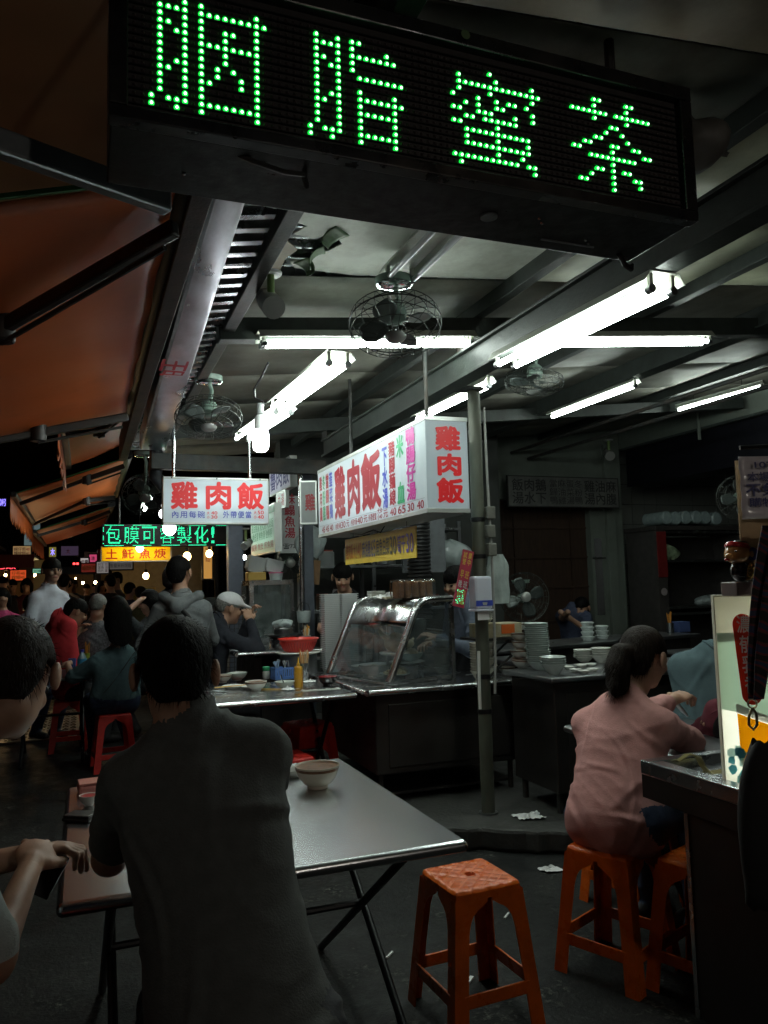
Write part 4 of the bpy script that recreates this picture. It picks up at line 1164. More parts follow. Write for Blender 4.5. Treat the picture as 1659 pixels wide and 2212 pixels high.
plate('small white plate between the bowls on the middle table', px(540, 1488, z=zt), .06)
bl_ = bowl('black lacquer bowl with red inside at the right end of the middle table', px(708, 1480, z=zt), .066, .058, mat('black lacquer', (.012, .01, .01), .2, coat=.4), inner=mat('red lacquer', (.30, .015, .02), .25))
def chopsticks(label, p, rz, n=2, l=.20, col=(.62, .36, .05)):
    t = thing('chopsticks', label, 'chopsticks', p, R(rz))
    for k in range(n):
        MB().cyl((-l / 2, k * .012 - .006, .004), (l / 2, k * .009 - .003, .0045), .003, .0022, 6).build('stick', mat('yellow chopstick', col, .5, var=.2), t, smooth=True)
    return t
chopsticks('pair of yellow chopsticks across the white plate', px(497, 1484, z=zt + .03), 10)
chopsticks('yellow chopsticks at the front edge of the middle table', px(584, 1490, z=zt), -40)
tissue('white tissue in front of the spoon bowl on the middle table', px(622, 1491, z=zt), .042, 5)
tissue('white tissue left of the black lacquer bowl', px(671, 1474, z=zt), .040, 9)
jr = thing('pepper_jar', 'small jar with green cap on the middle table', 'jar', px(575, 1466, z=zt))
MB().lathe([(.024, 0), (.026, .004), (.026, .05), (.022, .056), (0, .056)], 18).build('glass', mat('jar glass', (.35, .36, .34), .2, coat=.5), jr, smooth=True)
MB().lathe([(.025, .0565), (.026, .06), (.026, .082), (.022, .086), (0, .086)], 18).build('cap', mat('green cap', (.03, .28, .12), .4), jr, smooth=True)
bk = thing('utensil_basket', 'blue plastic basket of spoons on the middle table', 'basket', px(611, 1466, z=zt), R(8))
BLU = mat('blue basket plastic', (.09, .19, .48), .4, var=.1)
for k in range(4):
    a = [(-.075, .075, -.05, -.047), (-.075, .075, .047, .05), (-.075, -.072, -.0465, .0465), (.072, .075, -.0465, .0465)][k]
    mb = MB()
    mb.box(*a, 0, .02); mb.box(*a, .068, .082)
    ln = 10 if k < 2 else 6
    for q in range(ln):
        u = (q + .5) / ln
        if k < 2: mb.box(a[0] + (a[1] - a[0]) * u - .0045, a[0] + (a[1] - a[0]) * u + .0045, a[2], a[3], .0201, .0679)
        else: mb.box(a[0], a[1], a[2] + (a[3] - a[2]) * u - .005, a[2] + (a[3] - a[2]) * u + .005, .0201, .0679)
    mb.build('side', BLU, bk)
MB().box(-.0715, .0715, -.0465, .0465, 0, .003).build('bottom', BLU, bk)
for k in range(9):
    a = random.uniform(-.05, .05); b = random.uniform(-.03, .03); tx = random.uniform(-.03, .03)
    MB().tube([(a, b, .02), (a + tx * .6, b, .09), (a + tx, b + .01, .125)], [.003, .004, .010], 6).build('spoon', mat('spoon', (.55, .57, .58), .25, .7) if k % 2 else mat('blue spoon', (.2, .27, .4), .3), bk, smooth=True)
ms = thing('sauce_bottle', 'mustard yellow squeeze bottle on the middle table', 'bottle', px(645, 1484, z=zt))
MB().lathe([(.026, 0), (.028, .005), (.028, .12), (.026, .13), (.012, .135), (.011, .15), (.006, .155), (.0035, .19), (0, .19)], 20).build('body', mat('mustard bottle', (.50, .25, .015), .35, var=.08, sss=.1), ms, smooth=True, angle=60)
MB().lathe([(.0285, .03), (.0286, .09)], 20).build('label_band', mat('mustard label', (.45, .22, .02), .5), ms, smooth=True)
def stick_jar(label, p, r=.030, h=.11, m=STEEL, n=16, cols=((.62, .40, .2), (.7, .5, .32), (.60, .25, .04)), seed=2, L=.2):
    rn = random.Random(seed)
    t = thing('chopstick_jar', label, 'jar', p, group='chopstick jars')
    MB().lathe([(r * .9, 0), (r, .004), (r, h), (r - .003, h), (r - .004, .01), (0, .01)], 18).build('holder', m, t, smooth=True, angle=60)
    for k in range(n):
        a = rn.uniform(0, 6.28); q = r * .7 * math.sqrt(rn.random())
        x, y = q * math.cos(a), q * math.sin(a)
        l = L * rn.uniform(.85, 1.1)
        c = cols[k % len(cols)]
        MB().cyl((x * .5, y * .5, .012), (x * 1.5, y * 1.5, l), .0032, n=5).build('stick', mat('stick %.2f' % c[1], c, .55, var=.2), t)
    return t
stick_jar('steel jar packed with wrapped chopsticks behind the mustard bottle', px(657, 1470, z=zt), .032, .12)
stick_jar('jar of orange chopsticks near the red basket', px(664, 1452, z=zt), .03, .10, n=12, cols=((.75, .30, .03), (.7, .25, .02)), seed=5, L=.19)
cd_ = thing('table_card', 'white card with black handwriting lying at the right end of the middle table', 'card', px(694, 1490, z=zt), R(-4))
FC = Face((-.115, -.018, .004), (1, 0, 0), (0, 1, 0), .23, .05)
MB().box(-.12, .12, -.025, .04, 0, .003).build('card', mat('card white', (.60, .61, .58), .5), cd_)
_l = cd_.location.copy(); cd_.location = (0, 0, 0)
put_text(cd_, '外帶區', FC, (.05, .95, .1, .9), INKK, bold=.01, d=.001); cd_.location = _l

# ---------- pots, basin and foam boxes behind the middle table
BL_POT = thing('soup_pot', 'dark steel pot carrying a white tray behind the middle table', 'pot', (1.47, 5.62, .80))
MB().lathe([(.13, 0), (.135, .01), (.135, .16), (.142, .165), (.13, .165)], 28).build('body', STEEL_D, BL_POT, smooth=True)
MB().lathe([(.155, .1655), (.165, .175), (.16, .180), (0, .176)], 28).build('tray', PORCELAIN, BL_POT, smooth=True)
MB().cyl((-.16, 0, .12), (.16, 0, .12), .012, n=8).build('handle', STEEL_D, BL_POT, smooth=True)
rb_ = thing('red_basin', 'red plastic strainer basin standing on the soup pot beside the display case', 'basin', (1.47, 5.62, .981))
MB().lathe([(.10, 0), (.105, .004), (.135, .07), (.142, .085), (.15, .088), (.15, .094), (.138, .090), (.13, .072), (.10, .008), (0, .008)], 32).build('body', mat('red basin plastic', (.58, .03, .02), .35, var=.08, sss=.1), rb_, smooth=True, angle=60)
mb = MB()
for k in range(40):
    a = 2 * math.pi * k / 40
    mb.bar((.1075 * math.cos(a), .1075 * math.sin(a), .010), (.137 * math.cos(a), .137 * math.sin(a), .068), .006, .003)
mb.build('slots', mat('basin shade red', (.40, .015, .012), .4), rb_, kind='stuff')
FOAM = mat('foam box white', (.60, .62, .62), .6, var=.04, bump=.05, bscale=120)
def foam_stack(label, p, n, w=.11, dz=.0085, grp=None, rz=0):
    for_ = thing('foam_box_stack', label, 'boxes', p, R(rz), grp)
    src = None
    for k in range(n):
        if src is None:
            mb = MB(); mb.add([(-w * .42, -w * .34, 0), (w * .42, -w * .34, 0), (w * .42, w * .34, 0), (-w * .42, w * .34, 0), (-w / 2, -w * .42, .03), (w / 2, -w * .42, .03), (w / 2, w * .42, .03), (-w / 2, w * .42, .03), (-w / 2 - .008, -w * .42 - .008, .03), (w / 2 + .008, -w * .42 - .008, .03), (w / 2 + .008, w * .42 + .008, .03), (-w / 2 - .008, w * .42 + .008, .03), (-w / 2 - .008, -w * .42 - .008, .0335), (w / 2 + .008, -w * .42 - .008, .0335), (w / 2 + .008, w * .42 + .008, .0335), (-w / 2 - .008, w * .42 + .008, .0335)],
                   [(3, 2, 1, 0)] + [(i, (i + 1) % 4, 4 + (i + 1) % 4, 4 + i) for i in range(4)] + [(8 + i, 8 + (i + 1) % 4, 12 + (i + 1) % 4, 12 + i) for i in range(4)] + [(4 + i, 4 + (i + 1) % 4, 8 + (i + 1) % 4, 8 + i) for i in range(4)] + [(12, 13, 14, 15)])
            src = mb.build('box', FOAM, for_)
        else:
            c = src.copy(); COL.objects.link(c); c.parent = for_
            c.location = (random.uniform(-.001, .001), random.uniform(-.001, .001), k * dz); c.rotation_euler = (0, 0, random.uniform(-.01, .01))
    return for_
fz = .816
foam_stack('left tall stack of white foam lunch boxes behind the display case', (1.72, 5.62, fz), 40, .12, .0138)
foam_stack('right tall stack of white foam lunch boxes behind the display case', (1.85, 5.60, fz), 40, .12, .0138)

# ---------- inside the case
zi = .816
pl0 = thing('steel_pan', 'round steel pan under the chicken plates in the display case', 'pan', (2.06, 4.95, zi))
MB().lathe([(.10, 0), (.105, .09), (.10, .09), (.095, .005), (0, .005)], 28).build('body', STEEL, pl0, smooth=True)
p1_ = plate('plate of sliced chicken low in the display case', (1.93, 4.88, zi + .028), .105)
MB((1.93, 4.88, zi)).lathe([(.06, 0), (.06, .028), (0, .028)], 20, (1.93, 4.88, zi)).build('stand', STEEL_D, p1_, smooth=True); p1_.children[0].location = (0, 0, -.028)
fd = food(p1_, .078, .012, .032, CHICK, 26, 'sliced_chicken', 4)
pb_ = plate('wide white plate carrying the grey bowl in the display case', (2.05, 4.95, zi + .093), .125)
gb_ = bowl('grey bowl heaped with chicken in the display case', (2.08, 4.95, zi + .112), .085, .055, GREYB)
food(gb_, .055, .04, .05, CHICK, 20, 'chicken_pieces', 6)
ck = thing('whole_chicken', 'boiled whole chicken piled high in the display case', 'chicken', (2.03, 5.10, zi + .17))
mb = MB()
mb.sphere((0, 0, .06), .085, 18, 12, (1, .8, .8))
mb.sphere((.075, .03, .05), .042, 12, 8, (1.3, .8, .8)); mb.sphere((.07, -.045, .05), .04, 12, 8, (1.3, .8, .8))
mb.tube([(-.06, .0, .09), (-.10, .01, .12), (-.115, .02, .15)], [.025, .017, .012], 8)
mb.tube([(.10, .03, .05), (.14, .04, .065), (.155, .045, .08)], [.02, .012, .008], 7)
mb.build('meat', CHICK, ck, smooth=True)
MB((0, 0, 0)).lathe([(.11, -.02), (.12, -.008), (.115, -.004), (0, -.006)], 24).build('dish', PORCELAIN, ck, smooth=True)
MB((0, 0, 0)).lathe([(.07, -.17), (.07, -.02), (0, -.02)], 20).build('stand', STEEL_D, ck, smooth=True)
for i, (x, y, r) in enumerate(((1.90, 5.16, .12), (1.88, 5.30, .11))):
    t_ = bowl(('large pale basin of shredded chicken behind the sloping glass', 'second pale basin behind the sloping glass, nearer the foam boxes')[i], (x, y, zi), r, .085 - i * .02, mat('pale basin', (.62, .66, .64), .3), name='basin', cat='basin')
    food(t_, r * .75, .055 - i * .012, .02, mat('pale chicken shreds', (.55, .50, .40), .5, bump=.4, bscale=60), 20, 'shreds', i + 3)

# ---------- on the case and counter
def stack(label, p, n, r, h, dz, m, lean=(0, 0), grp=None, band=None, name='bowl_stack', jit=.002):
    t = thing(name, label, 'bowls', p, group=grp)
    src = None; sb = None
    for k in range(n):
        if src is None:
            src = MB().lathe([(r * .42, 0), (r * .44, h * .1), (r * .56, h * .26), (r * .74, h * .6), (r * .86, h * .85), (r, h), (r - .002, h + .0015), (r * .84, h * .87), (r * .5, h * .32), (0, h * .3)], 26).build('bowl', m, t, smooth=True, angle=60)
            if band: sb = MB().lathe([(r * .87, h * .86), (r * .985, h * .985)], 26).build('rim_band', band, src, smooth=True)
        else:
            c = src.copy(); COL.objects.link(c); c.parent = t
            c.location = (lean[0] * k + random.uniform(-jit, jit), lean[1] * k + random.uniform(-jit, jit), k * dz)
            c.rotation_euler = (random.uniform(-.02, .02), random.uniform(-.02, .02), 0)
            if sb:
                d = sb.copy(); COL.objects.link(d); d.parent = c
    return t
YB = mat('ivory bowl', (.58, .56, .47), .25, var=.05, coat=.2)
stack('tall stack of ivory bowls right beside the display case', (2.42, 4.62, .816), 12, .060, .055, .0165, YB)
stack('stack of larger flowered bowls left of the green post', (2.53, 4.72, .816), 4, .078, .075, .055, YB, band=mat('grey flower band', (.2, .2, .18), .4, var=.8, scale=30))
bowl('single white bowl with a dark rim line right of the green post', px(1095, 1456, z=.8155), .058, .05, PORCELAIN, band=BAND)
bd = thing('bread_bag', 'clear bag of brown bread slices on top of the display case', 'bread', (2.10, 4.93, 1.352), R(3))
for k in range(5):
    MB().box(-.135 + k * .054, -.135 + k * .054 + .046, -.055, .055, .0, .115).build('slice', mat('brown bread', (.30, .14, .055), .7, var=.25, scale=20, bump=.3), bd, bevel=.014)
mb = MB()
def f(u, v):
    a = v * 2 * math.pi; x = -.155 + .31 * u
    s = 1.0 if .03 < u < .97 else .7
    ca, sa = math.cos(a), math.sin(a)
    ry = .064 * abs(ca) ** .4 * (1 if ca > 0 else -1) * s; rz_ = .066 * abs(sa) ** .4 * (1 if sa > 0 else -1) * s
    return (x, ry + .002 * math.sin(30 * u + 5 * v), .064 + rz_ + .003 * math.sin(40 * u + 9 * v))
mb.grid(f, 26, 28).build('bag_film', glassy('bag film', (.97, .97, .97), .06, 1.0, .12), bd, smooth=True, angle=80)
tissue('clear crumpled bag of wooden spatulas on top of the display case', (1.98, 5.15, 1.348), .10, 21, 'bag', 'plastic_bag')
for k in range(3):
    tag(MB((1.95, 5.0 + k * .05, 1.352)).bar((1.90, 4.93 + k * .03, 1.3525 + k * .005), (2.06, 5.03 + k * .04, 1.353 + k * .005), .02, .005).build('wooden_spatula', mat('pale wood', (.55, .48, .36), .6, var=.1)), ('wooden spatula at the front of the display case top', 'wooden spatula in the middle on the display case top', 'wooden spatula at the back of the display case top')[k], 'spatula', 'spatulas on the case').location = (1.95, 5.0 + k * .05, 1.352)
for k in range(4):
    plate(('lowest', 'second', 'third', 'topmost')[k] + ' white lid of the small pile behind the bread bag', (1.98, 5.33, 1.35 + k * .011), .07, group='lids on the display case')

# ================================================================== corner counter with crockery
c2 = thing('corner_counter', 'dark corner counter with stacked plates right of the green post', 'counter', (3.0, 4.2, .12))
O = c2.location
mb = MB(O); mb.prism([(2.47, 3.85, .865), (4.2, 3.80, .865), (4.2, 4.40, .865), (3.0, 4.45, .865), (3.0, 5.2, .865), (2.76, 5.2, .865), (2.76, 4.42, .865), (2.47, 4.42, .865)], (0, 0, .03)); mb.build('top', STEEL_D, c2, bevel=.01)
MB(O).prism([(2.52, 3.90, .24), (4.15, 3.86, .24), (4.15, 4.36, .24), (2.52, 4.38, .24)], (0, 0, .62)).build('cabinet', DK, c2, bevel=.008)
MB(O).prism([(2.60, 3.893, .30), (3.3, 3.874, .30), (3.3, 3.874, .80), (2.60, 3.893, .80)], (0, .008, 0)).build('door_panel', DK, c2, bevel=.004)
for x, y in ((2.56, 3.95), (4.1, 3.92), (4.1, 4.3), (2.56, 4.33)):
    MB(O).cyl((x, y, .121), (x, y, .25), .02, n=8).build('leg', IRON, c2, smooth=True)
zc = .896
CEL = mat('celadon crockery', (.52, .58, .55), .22, var=.05, coat=.3)
stack('very tall stack of celadon bowls in the middle of the corner counter', px(1165, 1447, z=zc), 20, .078, .052, .0125, CEL, lean=(-.0007, 0))
for i in range(4):
    bowl(('lowest', 'second', 'third', 'topmost')[i] + ' of four white bowls piled askew left of the tall celadon stack', px(1133 + i * .5, 1443, z=zc) + Vector((0, .02, i * .052)), .075, .062, PORCELAIN, band=BAND, group='askew white bowls', tilt=(random.uniform(-.14, .1), random.uniform(-.14, .14), 0))
stack('low stack of celadon bowls at the front of the corner counter', px(1196, 1456, z=zc), 4, .078, .06, .014, CEL)
stack('short stack of white plates behind the small dishes on the corner counter', px(1262, 1430, z=zc), 5, .07, .035, .012, PORCELAIN)
stack('short stack of white bowls at the right of the corner counter', px(1300, 1432, z=zc), 4, .07, .05, .016, PORCELAIN)
k = 0
for (u, v) in ((1228, 1446), (1243, 1452), (1262, 1455), (1280, 1451), (1255, 1442), (1276, 1440)):
    plate(('leftmost', 'second', 'nearest', 'rightmost', 'rear left', 'rear right')[k] + ' small white dish laid out on the corner counter', px(u, v, z=zc), .038, group='small dishes on the corner counter', name='small_dish'); k += 1

# ================================================================== green pipe post with things hung on it
pp = thing('pipe_post', 'old green pipe post standing at the kerb by the counter', 'post', (2.2, 4.13, .12))
O = pp.location
PIPE = mat('mottled green pipe', (.09, .098, .075), .5, .2, var=.35, scale=5, bump=.15, bscale=18, dirt=(.06, .05, .04), dscale=4, damt=.8, stretch=(1, 1, .4))
MB(O).cyl((2.19, 4.13, .12), (2.195, 4.13, 2.60), .039, n=20).build('pipe', PIPE, pp, smooth=True)
MB(O).cyl((2.19, 4.13, .12), (2.19, 4.13, .13), .055, n=20).build('base_plate', STEEL_D, pp, smooth=True)
MB(O).box(2.02, 2.24, 4.08, 4.18, 2.601, 2.62).build('bracket', IRON, pp)
MB(O).tube([(2.25, 4.11, 2.5), (2.255, 4.105, 2.0), (2.262, 4.10, 1.5), (2.25, 4.085, 1.0), (2.235, 4.08, .8)], .008, 6).build('cable', mat('grey cable', (.3, .3, .28), .5), pp, smooth=True)
MB(O).tube([(2.145, 4.09, 1.05), (2.14, 4.088, .85), (2.14, 4.088, .72)], .009, 6).build('cable', mat('white cable', (.62, .63, .6), .5), pp, smooth=True)
for z in (.70, .90, 1.82, 1.60):
    MB(O).lathe([(.0395, -.014), (.043, -.012), (.043, .012), (.0395, .014)], 18, (2.192, 4.13, z)).build('tape', BLACKP, pp, smooth=True)
for z, dx in ((1.86, .06), (1.75, .055), (1.64, .06)):
    MB(O).box(2.192 + dx - .025, 2.192 + dx + .03, 4.07, 4.12, z - .04, z + .035).build('switch_box', mat('grimy switch', (.14, .14, .12), .5, var=.3), pp, bevel=.006)
ds = thing('towel_dispenser', 'white paper towel dispenser with blue band strapped to the green post', 'dispenser', px(1040, 1320, y=4.03))
x, y, z = ds.location; O = ds.location
WPL = mat('dispenser plastic', (.66, .69, .78), .35, var=.04)
MB(O).prism([(x - .06, y - .05, z), (x + .055, y - .05, z), (x + .055, y + .05, z), (x - .06, y + .05, z)], (0, 0, .012)).build('lip', WPL, ds, bevel=.004)
MB(O).box(x - .058, x + .053, y - .045, y + .045, z + .0125, z + .20).build('body', WPL, ds, bevel=.014)
MB(O).box(x - .0565, x + .0515, y - .0465, y - .0452, z + .03, z + .062).build('printed_band', mat('blue print', (.05, .08, .45), .4, var=.3, scale=40), ds)
MB(O).box(x - .040, x + .035, y - .03, y - .028, z - .05, z - .0005).build('towel', TISS, ds)
put_cup = MB(O).lathe([(.012, -.008), (.016, .006), (.016, .0075), (0, .0075)], 12, (x, y - .0468, z + .043), Matrix(((1, 0, 0), (0, .02, 0), (0, 0, 1)))).build('cup_print', mat('cup print', (.5, .52, .45), .4), ds)
bg = thing('bag_bundle', 'bundle of clear plastic bags hanging behind the paper towel dispenser', 'bags', px(1075, 1300, y=4.25))
O = bg.location
BAGM = mat('bundle of clear bags', (.42, .48, .46), .35, var=.25, scale=10, bump=.5, bscale=16, coat=.3)
mb = MB(O)
def f(u, v):
    a = u * 2 * math.pi
    w = .045 + .035 * math.sin(min(1, v * 1.2) * math.pi * .75)
    return O + Vector((.0 + .01 * math.sin(v * 9) + w * (1 + .18 * math.sin(5 * a + 6 * v)) * math.cos(a), .03 * (1 + .2 * math.sin(7 * a)) * math.sin(a), -.01 + .30 * (1 - v)))
mb.grid(f, 36, 18).build('bags', BAGM, bg, smooth=True, angle=80)
MB(O).tube([O + Vector((0, 0, .28)), O + Vector((-.01, -.02, .34)), O + Vector((-.06, -.04, .38))], .004, 5).build('string', IRON, bg, smooth=True)

# ---------- shelf with plates behind the post
sh = thing('side_shelf', 'small shelf behind the green post carrying plates and a stained box', 'shelf', (2.62, 4.75, 1.0)); O = sh.location
MB(O).box(2.42, 2.86, 4.62, 4.88, 1.06, 1.075).build('board', DK, sh)
for y in (4.64, 4.86):
    MB(O).bar((2.50, y, .82), (2.82, y, 1.06), .012, .012).build('bracket', IRON, sh)
stack('small stack of pale plates on the shelf behind the green post', (2.55, 4.75, 1.17), 9, .055, .03, .0125, PORCELAIN, name='plate_stack')
bxs = thing('stained_box', 'stained cardboard box with an orange label on the shelf behind the post', 'box', (2.60, 4.75, 1.0755)); O = bxs.location
MB(O).box(2.47, 2.78, 4.66, 4.84, 1.0755, 1.169).build('carton', mat('stained carton', (.30, .25, .14), .7, var=.4, scale=10, dirt=(.5, .48, .4), dscale=6, damt=.8), bxs, bevel=.004)
MB(O).box(2.62, 2.72, 4.655, 4.6595, 1.1, 1.16).build('orange_label', mat('orange label', (.60, .12, .02), .5), bxs)

# ================================================================== back counter and eating room
bc = thing('back_counter', 'long dark counter in the back room with white takeaway tubs', 'counter', (4.0, 6.0, .12)); O = bc.location
mb = MB(O); mb.prism([(2.9, 5.55, .865), (5.6, 6.05, .865), (5.5, 6.6, .865), (2.8, 6.1, .865)], (0, 0, .03)); mb.build('top', STEEL_D, bc, bevel=.008)
MB(O).prism([(2.95, 5.62, .13), (5.5, 6.09, .13), (5.45, 6.5, .13), (2.9, 6.03, .13)], (0, 0, .73)).build('cabinet', DK, bc)
TUB = mat('takeaway tub', (.60, .66, .64), .45, var=.04)
def tub(label, p, r=.062, h=.042):
    t = thing('takeaway_tub', label, 'tub', p, group='white takeaway tubs on the back counter')
    MB().lathe([(r * .7, 0), (r * .75, .003), (r * .95, h * .8), (r * .95, h * .8)], 8).build('body', TUB, t, smooth=True)
    MB().lathe([(r * 1.05, h * .801), (r * 1.06, h * .84), (r * .8, h), (0, h)], 8).build('lid', TUB, t, smooth=True)
    return t
for col, (u, n) in enumerate(((1269, 4), (1300, 3))):
    for k in range(n):
        p = px(u, 1364 - col, y=6.0 + .05 * col); p = Vector((p.x, p.y, .896 + k * .0425))
        tub(('lowest', 'second', 'third', 'topmost')[k] + (' tub of the taller left pile of white takeaway tubs', ' tub of the shorter right pile of white takeaway tubs')[col], p)
bowl('white bowl with a rim line on the back counter left of the tall plate stack', px(1123, 1360, y=5.75), .07, .055, PORCELAIN, band=BAND)
yf = food(None, .06, 0, .035, mat('yellow pickles', (.55, .42, .03), .5, var=.3, scale=40, bump=.4), 24, 'pickle_heap', 8); yf.location = (3.02, 5.72, .897); tag(yf, 'small heap of yellow pickles on the back counter behind the post', 'food')
dd = thing('soap_dispenser', 'pale blue pump bottle on the back counter', 'bottle', (3.62, 5.80, .896))
MB().lathe([(.03, 0), (.032, .01), (.03, .10), (.012, .12), (.012, .14), (0, .14)], 14).build('body', mat('pale blue bottle', (.25, .36, .42), .3), dd, smooth=True)
MB().tube([(0, 0, .14), (0, 0, .18), (-.03, 0, .178)], .005, 6).build('pump', WPL, dd, smooth=True)

# ================================================================== right steel counter with the light box
rc_ = thing('drink_counter', 'stainless steel drinks counter at the right edge with sunken top', 'counter', (2.2, 1.9, 0)); O = rc_.location
x0, x1, y0, y1, zt = 1.87, 2.75, 1.30, 2.36, .80
for (a, b, c, d) in ((x0, x1, y0, y0 + .05), (x0, x1, y1 - .05, y1), (x0, x0 + .06, y0 + .0505, y1 - .0505), (x1 - .06, x1, y0 + .0505, y1 - .0505)):
    MB(O).box(a, b, c, d, zt - .05, zt).build('rim', STEEL, rc_, bevel=.005)
MB(O).box(x0 + .0605, x1 - .0605, y0 + .0505, y1 - .0505, zt - .07, zt - .035).build('sunken_top', STEEL, rc_)
MB(O).box(x0 + .003, x1 - .003, y0 + .003, y1 - .003, zt - .13, zt - .0505).build('apron', DK, rc_)
MB(O).box(x0 + .01, x1 - .05, y0 + .05, 2.15, .02, zt - .1305).build('cabinet', DK, rc_, bevel=.006)
MB(O).box(x0 + .006, x0 + .014, 2.14, 2.158, .02, zt - .135).build('corner_strip', STEEL, rc_)
AB = thing('light_box', 'lit drinks advertising box with a golden drink, standing on the right steel counter', 'sign', (2.1, 2.0, .801)); O = AB.location
A0 = Vector((1.958, 2.05, .765))
FA = Face(A0, (math.cos(R(37)), -math.sin(R(37)), 0), (0, 0, 1), .36, .62)
def q_(u, v, d=0): return FA.p(u, v, d)
PANEL_AD = acrylic('mint light panel', (.94, .94, .88), .5)
MB(O).prism([q_(.01, .01), q_(.99, .01), q_(.99, .99), q_(.01, .99)], -FA.n * .004).build('panel', PANEL_AD, AB)
MB(O).prism([q_(.0, .0, -.06), q_(1, .0, -.06), q_(1, 1, -.06), q_(0, 1, -.06)], -FA.n * .006).build('back', ALUF, AB)
for (a, b, c, d) in ((0, .01, .0, 1), (.99, 1, 0, 1), (.01, .99, 0, .01), (.01, .99, .99, 1)):
    MB(O).prism([q_(a, c), q_(b, c), q_(b, d), q_(a, d)], -FA.n * .0595).build('frame', mat('cream frame', (.62, .58, .45), .4), AB)
for u in (.1, .3, .5, .7, .9):
    lamp_inside(AB, q_(u, .05, -.04), q_(u, .95, -.04), 34, 'ad tube', .012)
def disc(pts, m, name, d):
    return MB(O).prism([q_(u, v, d) for u, v in pts], FA.n * .0008).build(name, m, AB)
pill = [(.235 + .085 * math.cos(a), .845 + .055 * math.sin(a)) for a in np.linspace(0, math.pi, 14)] + [(.275 + .085 * math.cos(a), .48 + .055 * math.sin(a)) for a in np.linspace(math.pi, 2 * math.pi, 14)]
disc([(.012, .40), (.6, .34), (.7, .6), (.5, .80), (.012, .80)], acrylic('mint wash', (.80, .93, .84), .5), 'mint_wash', .0007)
disc(pill, acrylic('red pill', (.75, .06, .02), .45), 'red_banner', .0018)
AW = acrylic('white film', (.9, .9, .85), .5)
for k, ch in enumerate('濃郁乳香'):
    put_text(AB, ch, FA, (.185 + .012 * k, .295 + .012 * k, .80 - .105 * k, .89 - .105 * k), AW, bold=.015, d=.004)
for k, ch in enumerate('鮮鮮乳仙'):
    put_text(AB, ch, FA, (.62, .74, .72 - .15 * k, .85 - .15 * k), acrylic('navy film', (.02, .03, .14), .3), bold=.0, d=.003)
disc([(.135, .43), (.40, .37), (.40, .33), (.135, .385)], AW, 'foam_head', .001)
disc([(.14, .38), (.395, .325), (.385, .10), (.15, .12)], acrylic('golden drink', (.85, .52, .01), .55), 'golden_drink', .0012)
disc([(.40, .37), (.42, .365), (.40, .08), (.387, .08)], acrylic('amber edge', (.6, .28, .01), .5), 'glass_edge', .0014)
rn = random.Random(4)
for k in range(34):
    u = rn.uniform(.03, .50); v = rn.uniform(.0, .16) * (1.15 - abs(u - .25)); r_ = rn.uniform(.018, .05)
    n_ = rn.choice((5, 6, 7))
    c_ = rn.choice(((.45, .75, .75), (.25, .62, .68), (.75, .9, .88), (.12, .5, .62)))
    disc([(u + r_ * rn.uniform(.7, 1.2) * math.cos(6.283 * j / n_), v + .03 + r_ * .7 * rn.uniform(.7, 1.2) * math.sin(6.283 * j / n_)) for j in range(n_)], acrylic('ice %.2f' % c_[0], c_, .5), 'ice_cube', .0016 + k * .00035)
disc([(.012, .75), (.988, .80), (.988, .988), (.012, .988)], acrylic('cream panel top', (.94, .92, .84), .5), 'cream_band', .0005)

# ---------- figurine on the light box
fg = thing('figurine', 'glossy round faced toy figurine with red headband on top of the light box', 'figurine', px(1588, 1287, y=1.98)); O = Vector(fg.location)
FSK = mat('figurine skin', (.50, .24, .08), .18, coat=.8); FRD = mat('figurine red', (.40, .02, .02), .2, coat=.8); FBK = mat('figurine black', (.012, .01, .01), .2, coat=.8); FGD = mat('figurine gold', (.55, .36, .10), .25, .8)
MB(O).box(O.x - .025, O.x + .095, O.y - .035, O.y + .035, O.z, O.z + .045).build('clear_stand', mat('clear stand', (.35, .28, .28), .12, coat=.8), fg, bevel=.004)
MB(O).box(O.x + .045, O.x + .1, O.y - .036, O.y + .036, O.z + .0005, O.z + .044).build('red_box', FRD, fg, bevel=.003)
z0 = O.z + .046
MB(O).sphere((O.x + .03, O.y, z0 + .035), .036, 16, 10, (1, .8, 1)).build('body', FBK, fg, smooth=True)
MB(O).sphere((O.x + .045, O.y - .012, z0 + .03), .025, 14, 8, (1, .9, 1.1)).build('robe', FGD, fg, smooth=True)
hd = MB(O).sphere((O.x + .02, O.y, z0 + .092), .042, 20, 14, (1, .9, .86)).build('head', FSK, fg, smooth=True)
MB(O).sphere((O.x - .022, O.y - .006, z0 + .082), .014, 12, 8, (1, 1, .8)).build('snout', FSK, hd, smooth=True)
MB(O).sphere((O.x - .030, O.y - .006, z0 + .072), .008, 10, 6, (1, 1.3, .6)).build('mouth', FRD, hd, smooth=True)
MB(O).sphere((O.x + .048, O.y - .034, z0 + .088), .011, 10, 6, (.6, .6, 1)).build('ear', FSK, hd, smooth=True)
MB(O).sphere((O.x - .012, O.y - .028, z0 + .098), .004, 8, 5).build('eye', FBK, hd, smooth=True)
MB(O).lathe([(.0405, .010), (.0415, .016), (.036, .026), (.034, .022)], 20, (O.x + .021, O.y, z0 + .098), Matrix(((1.03, 0, .2), (0, .95, 0), (-.2, 0, 1)))).build('headband', FRD, hd, smooth=True)
MB(O).sphere((O.x + .03, O.y, z0 + .118), .032, 16, 8, (1.1, .95, .55)).build('cap', FBK, hd, smooth=True)
MB(O).sphere((O.x + .055, O.y - .02, z0 + .05), .014, 12, 8).build('pouch', FGD, fg, smooth=True)

